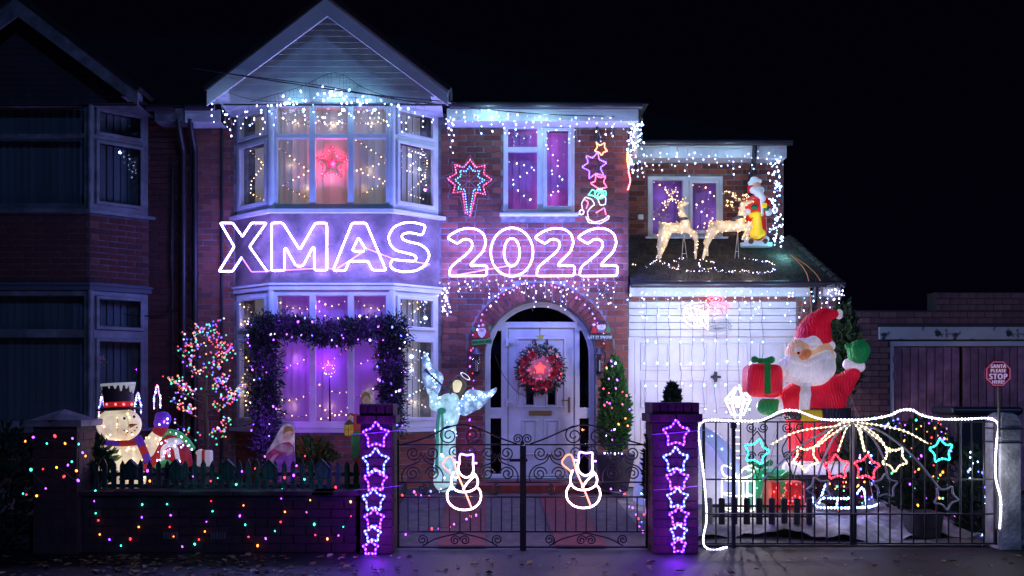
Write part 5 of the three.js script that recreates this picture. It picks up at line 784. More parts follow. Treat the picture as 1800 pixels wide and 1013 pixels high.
{
  const z = -3.3, t = shrub('conical_shrub', 'clipped green conical shrub in a dark planter beside the front door', 'shrub', P(1080, 714, z), 0.225, 0.63, 0.225, 5200, 0.07, [leafMat(0.02, 0.13, 0.018), leafMat(0.035, 0.17, 0.025), leafMat(0.012, 0.08, 0.014)], { cone: 0.62 });
  const p = new G(), a = P(1080, 862, z), b = P(1080, 798, z); p.add(new THREE.CylinderGeometry(0.31, 0.2, b.y - a.y, 4, 1), M4().makeTranslation(a.x, (a.y + b.y) / 2, z).multiply(M4().makeRotationY(Math.PI / 4))); p.build('planter', std(0.035, 0.035, 0.045, 0.7), t);
  const l = []; for (let i = 0; i < 26; i++) { const v = rr(632, 800), k = (v - 620) / 180, w = 30 * Math.min(1, 0.3 + k * 1.3); l.push(P(1080 + rr(-w, w * 0.9), v, z + 0.16 + 0.07 * k)); } bulbs(t, share(l, ['purple', 'red', 'amber', 'white', 'red', 'purple']), 0.011); lamp(P(1070, 720, z + 0.45), 0.5, 0.25, 1, 0.08, t); lamp(P(1062, 770, z + 0.4), 1, 0.2, 0.1, 0.05, t);
  bulbs(t, { white: [0, 1, 2, 3, 4, 5].map((i) => P(1063 + i * 6, 797 + (i % 2), z + 0.24)) }, 0.01);
  shrub('pier_plant', 'small spiky evergreen seen above the wide brick pier', 'plant', P(1182, 696, -0.6), 0.085, 0.11, 0.08, 420, 0.055, [leafMat(0.02, 0.06, 0.035), leafMat(0.03, 0.08, 0.045)], { cone: 0.7 });
  shrub('ivy', 'dark ivy climbing the gate side of the wide brick pier', 'ivy', P(1139, 830, -0.32), 0.03, 0.36, 0.07, 420, 0.05, [leafMat(0.012, 0.03, 0.014)], {});
  shrub('flower_bush', 'small bush with orange-red tips behind the fence beneath the bay', 'bush', P(545, 800, -1.9), 0.26, 0.17, 0.2, 700, 0.085, [leafMat(0.03, 0.09, 0.03), leafMat(0.05, 0.1, 0.03), leafMat(0.025, 0.06, 0.02), leafMat(0.03, 0.07, 0.02), leafMat(0.2, 0.05, 0.02)], {});
  shrub('wall_conifer', 'loose dark conifer in the gap behind the waving inflatable figure', 'conifer', P(1481, 625, -3.4), 0.13, 0.62, 0.2, 1100, 0.14, [leafMat(0.015, 0.05, 0.02), leafMat(0.03, 0.08, 0.03)], {});
  shrub('hedge', 'black overgrown hedge by the capped pier, threaded with small lights', 'hedge', V(-4.75, 0.55, -0.2), 0.9, 0.75, 0.4, 2600, 0.09, [leafMat(0.01, 0.03, 0.014), leafMat(0.018, 0.045, 0.02)], {});
  shrub('fence_bush', 'dark small bush between the capped pier and picket fence', 'bush', P(150, 822, -0.45), 0.24, 0.3, 0.2, 700, 0.09, [leafMat(0.012, 0.035, 0.016), leafMat(0.02, 0.05, 0.02)], {});
  const nets = [['fir_bush', 'dark fir bush strung with multicolour lights behind the drive gate', 'bush', P(1620, 830, -1.7), 0.42, 0.55, 0.4, 2600, 0.11, ['amber', 'green', 'purple', 'red', 'amber', 'purple'], 66, 0.3], ['net_bush', 'clipped bush under a blue-white light net beside the concrete post', 'bush', P(1722, 872, -1.0), 0.22, 0.52, 0.3, 1400, 0.08, ['cool', 'blue', 'cool'], 42, 0.1], ['net_hedge', 'dark hedge sprinkled with blue and violet lights behind the star burst', 'hedge', P(1545, 810, -2.5), 0.34, 0.5, 0.3, 1700, 0.09, ['blue', 'cool', 'purple', 'blue'], 74, 0.05], ['berry_bush', 'low dark red bush with tiny multicolour lights beside the gift boxes', 'bush', P(1478, 862, -1.9), 0.28, 0.22, 0.25, 1100, 0.07, ['purple', 'amber', 'red', 'green'], 34, 0.1]];
  for (const [n, l2, c, p0, rx, ry, rz, k, len, cols, nb, cone] of nets) { const red = n === 'berry_bush', b = shrub(n, l2, c, p0, rx, ry, rz, k, len, red ? [leafMat(0.1, 0.012, 0.03), leafMat(0.06, 0.015, 0.03)] : [leafMat(0.012, 0.04, 0.02), leafMat(0.02, 0.05, 0.026)], { cone }); const pts = []; for (let i = 0; i < nb; i++) { const a = rr(-1, 1), y = rr(-0.9, 1); const w = Math.sqrt(Math.max(0, 1 - y * y * 0.6)) * (1 - cone * (y + 1) / 2); pts.push(V(p0.x + a * rx * w, p0.y + y * ry, p0.z + rz * Math.sqrt(Math.max(0.05, 1 - a * a)) * w + 0.02)); } bulbs(b, share(pts, cols), 0.0105); lamp(V(p0.x, p0.y, p0.z + rz + 0.25), ...(n === 'net_bush' || n === 'net_hedge' ? [0.25, 0.3, 1] : [0.6, 0.2, 0.9]), n === 'net_hedge' ? 0.3 : 0.12, b); }  // net hedge lamp raised beyond its bulbs, added light for the garage wall
}
{ // bare tree with round coloured lights
  const z = -2.5, t = thing('light_tree', 'bare young tree covered in round multicolour lights between the two bays', 'tree', P(362, 845, z)), tr = new G(), br = new G(), pts = [];
  tr.tube(px([[362, 850], [363, 780], [361, 700], [362, 630], [360, 565]], z), (s) => 0.036 * (1 - 0.8 * s), 7); tr.build('trunk', MT.wood, t, true);
  const B = [[798, 400, 738, 26], [790, 312, 745, 8], [742, 305, 702, 38], [728, 420, 690, 46], [712, 300, 668, 20], [700, 302, 664, 22], [695, 432, 678, 14], [690, 395, 662, 26], [672, 330, 632, 16], [665, 392, 628, 16], [640, 318, 612, 14], [638, 404, 618, 14], [628, 400, 606, 12], [620, 330, 592, 12], [605, 388, 590, 10], [598, 346, 572, 8], [588, 380, 570, 8]];
  for (const [v0, u1, v1, n] of B) { const a = P(361, v0, z), b = P(u1, v1, z + rr(-0.15, 0.3)), m = a.clone().lerp(b, 0.55).add(V(0, -0.03, rr(-0.05, 0.1))), l = spline([a, m, b], 10); br.tube(l, (s) => 0.012 * (1 - 0.75 * s), 5); for (let k = 0; k < 3; k++) { const q = l[4 + 2 * k], e = q.clone().add(V((u1 > 361 ? 1 : -1) * rr(0.03, 0.12), rr(0.02, 0.12), rr(-0.08, 0.08))); br.tube([q, e], 0.004, 4); } for (let i = 0; i < n * 1.15; i++) pts.push(scatter(a.clone().lerp(b, 0.3 + 0.74 * Math.pow(rnd(), 0.8)), 0.06)); for (let k = 0; k < 5; k++) { const q = l[3 + Math.floor(rnd() * 7)], e = q.clone().add(V(rr(-0.12, 0.16) * (u1 > 361 ? 1 : -1), rr(0, 0.14), rr(-0.1, 0.12))); br.tube([q, e], 0.003, 4); if (rnd() < 0.5) pts.push(scatter(e, 0.02)); } }
  for (let i = 0; i < 42; i++) pts.push(P(361 + rr(-30, 26), rr(560, 660), z + rr(-0.1, 0.15)));
  br.build('branches', MT.wood, t); const cols = { red: [1.3, 0.015, 0.04], green: [0.01, 0.85, 0.3], blue: [0.06, 0.1, 1.7], amber: [1.5, 0.5, 0.02], white: [1.2, 1.05, 1.15], teal: [0.02, 0.95, 0.75], violet: [0.45, 0.1, 1.6], scarlet: [1.4, 0.02, 0.03] }, names = Object.keys(cols), g = names.map(() => new G());
  for (const p of pts) g[Math.floor(rnd() * names.length)].ball(p, rr(0.0095, 0.0135), 6); g.forEach((q, i) => q.build('light_balls', glow(...cols[names[i]]), t, false, 'stuff')); for (const [u, v, c] of [[400, 680, [0.9, 0.6, 0.8]], [320, 690, [0.7, 0.7, 0.8]], [360, 600, [0.8, 0.7, 0.8]]]) lamp(P(u, v, z + 0.3), ...c, 0.07, t);
}
// coloured lights along the low wall, fence and hedge
{
  const q = (x, y) => P(x / 2.8125, 780 + y / 2.8125, -0.045), S4 = ['teal', 'purple', 'red', 'amber', 'purple'];
  const sw = [[[470, 235], [465, 285], [472, 345], [485, 380], [492, 450], [540, 475], [597, 505], [643, 472], [685, 413], [700, 365], [702, 302]], [[730, 245], [825, 300], [843, 355], [838, 413], [857, 460], [900, 510], [962, 498], [983, 475], [1012, 435], [1020, 387], [1050, 335], [1043, 285]], [[1190, 250], [1203, 306], [1185, 358], [1212, 402], [1228, 462], [1273, 505], [1313, 470], [1358, 433], [1387, 388], [1408, 338], [1390, 272]], [[1533, 280], [1515, 340], [1553, 400], [1558, 453], [1618, 472], [1673, 455], [1697, 412], [1735, 360], [1733, 288]]], names = ['first swag of coloured lights on the low wall, nearest the capped pier', 'second swag of coloured lights on the low wall from the capped pier', 'third swag of coloured lights on the low wall from the capped pier', 'last swag of coloured lights on the low wall, nearest the star column'];
  const cols = [['teal', 'purple', 'teal', 'red', 'amber', 'purple', 'teal', 'red', 'amber', 'purple', 'teal'], ['red', 'teal', 'purple', 'red', 'amber', 'purple', 'teal', 'red', 'amber', 'purple', 'teal', 'red'], ['red', 'amber', 'purple', 'teal', 'red', 'amber', 'purple', 'teal', 'red', 'amber', 'purple'], ['amber', 'purple', 'teal', 'red', 'amber', 'purple', 'teal', 'red', 'amber']];
  sw.forEach((s, i) => { const t = thing('string_lights', names[i], 'string lights', q(...s[0]), 'coloured light swags on the garden wall'), pts = s.map((p) => q(...p)); new G().tube(pts.map((p) => V(p.x, p.y, p.z - 0.012)), 0.003, 4).build('cable', MT.wire, t); const o = {}; pts.forEach((p, k) => (o[cols[i][k]] ??= []).push(p)); bulbs(t, o, 0.0092); });
  const fl = [[168, 864, 'amber'], [166, 862, 'teal'], [258, 862, 'amber'], [263, 846, 'amber'], [262, 868, 'red'], [275, 865, 'amber'], [288, 864, 'purple'], [300, 831, 'red'], [339, 838, 'purple'], [370, 846, 'red'], [373, 864, 'purple'], [383, 842, 'teal'], [386, 864, 'teal'], [391, 831, 'red'], [415, 852, 'teal'], [425, 829, 'purple'], [460, 864, 'teal'], [448, 824, 'red'], [500, 840, 'red'], [496, 861, 'teal'], [503, 863, 'red'], [521, 819, 'purple'], [516, 836, 'purple'], [535, 843, 'teal'], [552, 863, 'purple'], [590, 857, 'red'], [597, 863, 'purple'], [536, 802, 'red'], [230, 822, 'white'], [259, 828, 'purple']];
  const t = thing('string_lights', 'coloured fairy lights wound through the picket fence', 'string lights', P(400, 862, -0.24)), o = {}; for (const [u, v, c] of fl) (o[c] ??= []).push(P(u, v, -0.245)); bulbs(t, o, 0.011); for (const u of [330, 440, 560]) lamp(P(u, 845, 0.0), 0.15, 0.9, 0.8, 0.03, t); new G().tube(spline(px([[168, 863], [262, 858], [330, 850], [386, 862], [460, 861], [535, 845], [600, 862]], -0.255), 40), 0.003, 4).build('cable', MT.wire, t);
  const hl = [[40, 868, 'teal'], [46, 870, 'red'], [64, 872, 'amber'], [80, 859, 'purple'], [54, 826, 'teal'], [75, 825, 'red'], [99, 822, 'amber'], [112, 838, 'red'], [137, 845, 'purple'], [134, 828, 'amber'], [126, 812, 'teal'], [119, 818, 'purple'], [145, 796, 'purple'], [150, 802, 'amber'], [138, 781, 'teal'], [114, 780, 'amber'], [58, 769, 'purple'], [44, 776, 'amber'], [82, 780, 'teal'], [96, 767, 'red'], [127, 771, 'purple']];
  const h = thing('string_lights', 'coloured fairy lights scattered over the black hedge', 'string lights', P(90, 830, 0.24)), oh = {}; for (const [u, v, c] of hl) (oh[c] ??= []).push(P(u, v, 0.25)); bulbs(h, oh, 0.0105); new G().tube(spline(px([[40, 868], [64, 872], [80, 859], [54, 826], [99, 822], [137, 845], [145, 796], [114, 780], [58, 769]], 0.235), 40), 0.003, 4).build('cable', MT.wire, h);
  const gt = thing('string_lights', 'red and purple fairy lights trailing low across the path behind the gate', 'string lights', P(700, 870, -0.9)), gl = [[707, 871, 'red'], [728, 865, 'purple'], [731, 870, 'red'], [740, 871, 'purple'], [754, 873, 'red'], [757, 864, 'blue'], [785, 868, 'purple'], [759, 930, 'red'], [771, 930, 'purple'], [791, 927, 'red'], [798, 922, 'purple'], [827, 908, 'red'], [820, 913, 'purple'], [837, 906, 'purple'], [845, 891, 'purple'], [713, 940, 'purple']]; const og = {}; for (const [u, v, c] of gl) (og[c] ??= []).push(P(u, v, -0.32)); bulbs(gt, og, 0.0105); new G().tube(spline(px([[707, 871], [731, 869], [785, 870], [845, 891], [827, 908], [798, 924], [759, 930], [713, 940]], -0.335), 40), 0.003, 4).build('cable', MT.wire, gt); lamp(P(713, 938, -0.1), 0.4, 0.05, 1, 0.03, gt);
  const rt = thing('string_lights', 'purple fairy lights trailing over pale ground by the ivy pier', 'string lights', P(1100, 900, -0.6)), rl = [[1074, 860], [1090, 864], [1098, 868], [1106, 891], [1112, 893], [1118, 905], [1122, 912], [1128, 918], [1124, 926], [1130, 935], [1132, 905], [1131, 854]], or = {}; rl.forEach(([u, v], i) => (or[['purple', 'purple', 'red', 'blue'][i % 4]] ??= []).push(P(u, v, -0.5))); bulbs(rt, or, 0.0105); new G().tube(spline(px(rl, -0.515), 40), 0.003, 4).build('cable', MT.wire, rt); lamp(P(1120, 900, -0.3), 0.5, 0.15, 1, 0.12, rt);
}
// ---------- lit figures in the front garden ----------
const fabric = (r, g, b, k = 0.3, o = {}) => std(r, g, b, 0.7, { emissive: new THREE.Color().setRGB(r, g, b), emissiveIntensity: k, bumpMap: rep(bump, 4), bumpScale: 0.004, ...o });
{ // snowman
  const z = -1.0, q = (x, y, dz = 0) => P(120 + x / 4.221, 640 + y / 4.221, z + dz), s = (n) => S(n / 4.221, z), t = thing('snowman_light', 'glowing cream fabric snowman in a black top hat and striped scarf', 'lit snowman', q(380, 950));
  const cream = fabric(0.78, 0.66, 0.46, 0.95, { emissiveMap: rep(soft, 2.2), map: rep(paint, 4) });
  const body = blob([bone(q(375, 455), s(118), q(385, 455), s(118)), bone(q(320, 450), s(108), q(430, 450), s(108))], 0.02, 0.05), body2 = blob([bone(q(340, 690), s(120), q(420, 690), s(120)), bone(q(340, 850), s(150), q(430, 850), s(140)), bone(q(250, 660), s(62), q(170, 620), s(44)), bone(q(580, 640), s(60), q(660, 520), s(42))], 0.025, 0.06);
  new G().add(body).build('head', cream, t, true); new G().add(body2).build('body', cream, t, true);
  bulbs(t, share([...surface(body, 46), ...surface(body2, 110)].filter((p) => p.z > z - 0.02), 'warm'), 0.0085); 
  const wire = new G(); for (const dx of [-90, -10, 70]) wire.tube(Array.from({ length: 12 }, (_, i) => { const a = -1.3 + i / 11 * 2.6; return q(375 + dx * Math.cos(a), 455 - 108 * Math.sin(a), s(122) * Math.cos(a) * Math.sqrt(1 - (dx / 170) ** 2) + 0.003); }), 0.0025, 4); wire.build('frame_wire', MT.iron, t);
  const hat = new G(); hat.add(new THREE.LatheGeometry([[0.001, 0], [s(165), 0], [s(160), s(16)], [s(105), s(22)], [s(112), s(170)], [s(122), s(186)], [0.001, s(186)]].map((p) => new THREE.Vector2(...p)), 24), M4().makeTranslation(...q(375, 345).toArray()).multiply(M4().makeRotationZ(0.05)).multiply(M4().makeScale(1, 1, 0.8))); hat.build('hat', std(0.018, 0.012, 0.022, 0.6), t);
  const bd = new G(); bd.add(new THREE.CylinderGeometry(s(110), s(108), s(38), 24, 1, true), M4().makeTranslation(...q(375, 300).toArray()).multiply(M4().makeRotationZ(0.05)).multiply(M4().makeScale(1, 1, 0.81))); bd.build('hat_band', fabric(0.4, 0.02, 0.02, 0.7, { side: THREE.DoubleSide }), t);
  const ice = new G(); ice.add(new THREE.CylinderGeometry(s(127), s(124), s(20), 20), M4().makeTranslation(...q(368, 152).toArray()).multiply(M4().makeRotationZ(0.06)).multiply(M4().makeScale(1, 1, 0.82))); for (let i = 0; i < 8; i++) { const a = Math.PI * (0.08 + i / 7 * 0.84), l = [38, 22, 34, 26, 42, 24, 50, 60][i]; ice.cyl(q(368 - 118 * Math.cos(a), 158, s(96) * Math.sin(a)), q(368 - 114 * Math.cos(a), 158 + l, s(92) * Math.sin(a)), s(15), s(5), 7); } ice.build('hat_snow', fabric(0.6, 0.62, 0.66, 0.35), t);
  const hl = new G(); for (const x of [285, 350, 410, 470]) hl.bulb(q(x, 300, s(93) - Math.abs(x - 375) * 0.0003), 0.012); hl.build('hat_lights', glow(8, 0.5, 0.5), t, false, 'stuff');
  new G().add(new THREE.ConeGeometry(s(16), s(72), 10), M4().makeTranslation(...q(488, 452, s(112)).toArray()).multiply(M4().makeRotationZ(-1.35)).multiply(M4().makeRotationX(0.35))).build('carrot_nose', std(0.5, 0.13, 0.02, 0.6), t);
  for (const [x, y] of [[415, 404], [487, 392]]) new G().ball(q(x, y, s(108)), s(11), 8).build('eye', MT.black, t); const m = new G(); for (const [x, y] of [[400, 470], [415, 495], [438, 508], [468, 510], [493, 495], [508, 472]]) m.ball(q(x, y, s(116) - Math.abs(x - 440) * 0.0004), s(6), 6); m.build('mouth', MT.black, t);
  const sr = fabric(0.3, 0.012, 0.02, 0.25), sp = fabric(0.07, 0.015, 0.3, 0.35), sl = []; for (let i = 0; i <= 16; i++) { const a = -0.2 + i / 16 * 3.5; sl.push(q(385 - 150 * Math.cos(a), 572 + 18 * Math.sin(a), s(118) * Math.sin(a))); } for (let i = 0; i < 4; i++) new G().tube(sl.slice(i * 4, i * 4 + 5), s(22), 8).build('scarf', i % 2 ? sp : sr, t); [[[515, 545], [545, 610]], [[545, 610], [570, 670]], [[570, 670], [590, 730]], [[590, 730], [560, 790]]].forEach(([a, b], i) => new G().tube([q(...a, s(105)), q(...b, s(135))], s(30), 8).build('scarf', i % 2 ? sr : sp, t));
  for (const [c, m2, r] of [[[[140, 600], [118, 585]], sr, 36], [[[672, 500], [690, 475]], sr, 48]]) new G().add(blob([bone(q(...c[0]), s(r), q(...c[1]), s(r))], 0.012, 0.01)).build('cuff', m2, t);
  const mit = blob([bone(q(110, 540), s(48), q(100, 510), s(50)), bone(q(140, 490), s(18), q(142, 465), s(16))], 0.012, 0.02), mit2 = blob([bone(q(690, 440), s(56), q(705, 410), s(56)), bone(q(665, 400), s(20), q(660, 380), s(17))], 0.012, 0.02); new G().add(mit).build('mitten', std(0.05, 0.012, 0.1, 0.7), t); new G().add(mit2).build('mitten', fabric(0.09, 0.02, 0.4, 0.5), t);
  bulbs(t, { white: [q(735, 408, s(58)), q(675, 450, s(58)), q(735, 440, s(52))], purple: [q(95, 520, s(50)), q(135, 510, s(48)), q(710, 430, s(56))] }, 0.01);
  lamp(q(420, 640, 0.55), 1, 0.78, 0.5, 0.16, t); lamp(q(300, 820, 0.5), 1, 0.78, 0.5, 0.1, t); lamp(q(690, 420, 0.35), 0.4, 0.1, 1, 0.05, t); lamp(q(110, 510, 0.3), 0.4, 0.1, 1, 0.04, t);
}
{ // domed toy house
  const z = -1.25, t = thing('toy_house_light', 'red tinsel dome house with green roof edge beside the glowing snowman', 'lit toy house', P(302, 852, z)), q = (x, y, d = 0) => P(240 + x / 5.625, 660 + y / 5.625, z + d), red = fabric(0.42, 0.015, 0.02, 0.35, { emissiveMap: rep(cloudy, 3) }), c = q(345, 900), R = S(205 / 5.625, z), H = S(340 / 5.625, z);
  new G().add(new THREE.SphereGeometry(1, 20, 10, 0, Math.PI * 2, 0, Math.PI / 2), M4().makeTranslation(c.x, c.y, z).multiply(M4().makeScale(R, H, R * 0.8))).build('dome', red, t, true);
  const rim = spline([q(215, 640, 0.05), q(290, 565, 0.1), q(400, 575, 0.14), q(500, 650, 0.12), q(555, 730, 0.06)], 24); new G().tube(rim, 0.03, 8).build('roof_edge', fabric(0.03, 0.3, 0.09, 0.4), t); new G().tube(spline([q(200, 900, 0.1), q(300, 870, 0.2), q(330, 900, 0.2)], 10), 0.035, 8).build('grass_tuft', fabric(0.03, 0.28, 0.08, 0.3), t);
  const door = Array.from({ length: 14 }, (_, i) => { const a = Math.PI * i / 13; return q(325 - 70 * Math.cos(a), 760 - 70 * Math.sin(a), R * 0.74); }); new G().tube([q(255, 900, R * 0.8), ...door, q(420, 900, R * 0.8)], 0.022, 8).build('door_arch', fabric(0.6, 0.6, 0.66, 0.4), t);
  new G().ball(q(375, 655, R * 0.66), 0.09, 14, [1, 0.42, 0.25]).build('name_board', fabric(0.5, 0.52, 0.6, 0.35), t); new G().ball(q(318, 775, R * 0.8), 0.03, 10, [0.6, 1.3, 0.4]).build('door_panel', fabric(0.6, 0.5, 0.6, 0.4), t);
  bulbs(t, share([...rim.filter((_, i) => i % 3 === 0).map((p) => V(p.x, p.y, p.z + 0.035)), ...Array.from({ length: 22 }, () => q(rr(200, 530), rr(640, 890), R * 0.85))], 'white'), 0.008); lamp(q(345, 760, 0.6), 1, 0.6, 0.6, 0.06, t);
  const o = thing('gift_parcel', 'small white parcel with red ribbon beside the tinsel dome house', 'gift', P(362, 850, z)); new G().rbox(X(360, z), Y(806, z), z, 0.14, 0.16, 0.12, 0.02).build('box', fabric(0.5, 0.48, 0.55, 0.3), o); new G().box(X(360, z), Y(806, z), z, 0.03, 0.168, 0.128).build('ribbon', fabric(0.4, 0.02, 0.03, 0.2), o); new G().rbox(X(351, z), Y(796, z), z, 0.07, 0.06, 0.07, 0.02, M4().makeRotationZ(0.6)).build('bow', fabric(0.6, 0.5, 0.5, 0.4), o);
}
for (const [u, v0, v1, l] of [[276, 677, 718, 'rope light candle on a stake above the waving purple mitten'], [242, 690, 728, 'rope light candle glowing at the top hat brim, house wall side'], [179, 697, 732, 'rope light candle glowing at the top hat brim, capped pier side']]) {
  const z = -1.35, t = thing('candle_light', l, 'light candle', P(u, 850, z), 'rope light candles round the snowman'), g = new G(), w = 5.5; for (const l2 of [[[u - w, v1], [u - w, v0 + 20], [u - w * 0.5, v0 + 14], [u - w * 0.4, v0 + 5], [u, v0], [u + w * 0.4, v0 + 5], [u + w * 0.5, v0 + 14], [u + w, v0 + 20], [u + w, v1]]]) { const p = px(l2, z); g.tube(p, 0.006, 5); const b = along(p, 0.024); bulbs(t, share(b, ['cool', 'blue', 'pink', 'cool']), 0.009, 'light_beads'); } g.build('rope_tube', glow(0.7, 0.6, 4, [0.4, 0.4, 0.6]), t); new G().cyl(P(u, 852, z - 0.01), P(u, v0 + 6, z - 0.01), 0.005, 0.004, 5).build('stake', MT.iron, t); lamp(P(u, (v0 + v1) / 2, z + 0.12), 0.35, 0.3, 1, 0.03, t);
}
{ // painted nativity boards
  const mk = (name, label, z, q, list, post) => { const t = thing(name, label, 'painted figure', P(...post, z)); list.forEach(([n, m, pts, d]) => new G().shape(fillet(pts.map(([x, y]) => { const [u, v] = q(x, y), p = P(u, v, z); return V(p.x, p.y, 0); }), 0.02, true, 3), [], d ? z + 0.014 + (d - 1) * 0.003 + 0.0005 : z, z + 0.014 + (d ? d * 0.003 + 0.0005 : 0), 0.0008).build(n, m, t, true)); return t; };
  const q = (x, y) => [450 + x / 5.067, 650 + y / 5.067], pa = (r, g, b) => std(r, g, b, 0.65, { map: rep(gray, 3) }), white = pa(0.8, 0.76, 0.82), mag = pa(0.5, 0.03, 0.22), skin = pa(0.66, 0.48, 0.42), hair = pa(0.35, 0.2, 0.05), lil = pa(0.62, 0.45, 0.7), pur = pa(0.3, 0.06, 0.62), line = MT.black;
  const t = mk('painted_figure', 'painted plywood kneeling woman in white veil and magenta robe behind the fence', -1.5, q, [['board', white, [[345, 690], [345, 560], [330, 500], [290, 478], [240, 492], [205, 545], [165, 625], [95, 740], [88, 1000], [350, 1000]], 0], ['robe', mag, [[90, 820], [100, 750], [170, 690], [235, 650], [300, 640], [342, 690], [350, 800], [345, 1000], [88, 1000]], 1], ['shawl', pa(0.42, 0.3, 0.42), [[150, 700], [230, 660], [330, 690], [340, 740], [230, 735]], 2], ['hair', hair, [[245, 580], [250, 520], [290, 500], [335, 520], [340, 560], [300, 545], [262, 570]], 2], ['face', skin, [[240, 600], [262, 560], [300, 545], [338, 555], [332, 600], [300, 628], [280, 640], [245, 625]], 3], ['lap', pur, [[160, 850], [190, 780], [260, 750], [355, 750], [350, 1000], [180, 1000]], 3], ['sleeve', lil, [[112, 830], [150, 770], [210, 745], [165, 800], [145, 840]], 4], ['sleeve', lil, [[270, 770], [300, 720], [335, 710], [320, 755]], 4], ['eye', line, [[312, 578], [326, 574], [326, 578], [312, 582]], 5]], [500, 850]); lamp(P(510, 775, -0.95), 0.85, 0.6, 1, 0.5, t);  // lamp before this board is an added fill, no fitting there
  mk('painted_figure', 'painted plywood figure in white veil half hidden behind the dark pier', -1.2, q, [['board', white, [[935, 300], [935, 230], [960, 180], [1005, 165], [1045, 200], [1064, 320], [1070, 1000], [930, 1000]], 0], ['hair', hair, [[936, 290], [934, 235], [960, 200], [1000, 200], [1022, 240], [1020, 320], [940, 315]], 1], ['face', skin, [[944, 275], [962, 245], [985, 228], [1022, 270], [1022, 305], [985, 318], [955, 310]], 2]], [648, 850]);
  const sh = mk('painted_figure', 'painted plywood shepherd in red and green holding a yellow lantern', -1.05, q, [['board', mag, [[868, 400], [900, 388], [930, 420], [930, 560], [870, 560]], 0], ['cape', pa(0.5, 0.02, 0.04), [[868, 400], [905, 390], [960, 440], [960, 920], [878, 900], [868, 560]], 1], ['robe', pa(0.02, 0.26, 0.14), [[848, 580], [870, 550], [930, 550], [930, 760], [875, 810], [860, 810]], 2], ['head', skin, [[815, 420], [838, 392], [864, 410], [858, 445], [828, 448]], 2], ['hood', pa(0.3, 0.02, 0.03), [[815, 405], [838, 386], [880, 392], [868, 420], [845, 394], [820, 412]], 3], ['lantern', pa(0.72, 0.52, 0.04), [[783, 490], [873, 485], [862, 592], [788, 585]], 3], ['lantern_lid', pa(0.03, 0.03, 0.03), [[800, 470], [830, 440], [860, 460], [880, 488], [783, 492]], 4], ['lantern_bar', line, [[822, 490], [827, 490], [827, 588], [822, 588]], 4], ['lantern_bar', line, [[786, 536], [870, 536], [870, 540], [786, 540]], 4], ['boot', pa(0.7, 0.7, 0.6), [[868, 1005], [880, 940], [905, 935], [910, 1005]], 2]], [625, 850]); lamp(P(618, 745, -0.75), 1, 0.8, 0.7, 0.1, sh); lamp(P(640, 690, -0.95), 0.9, 0.8, 1, 0.04, sh);  // both lamps here are added fills that brighten the painted boards
}
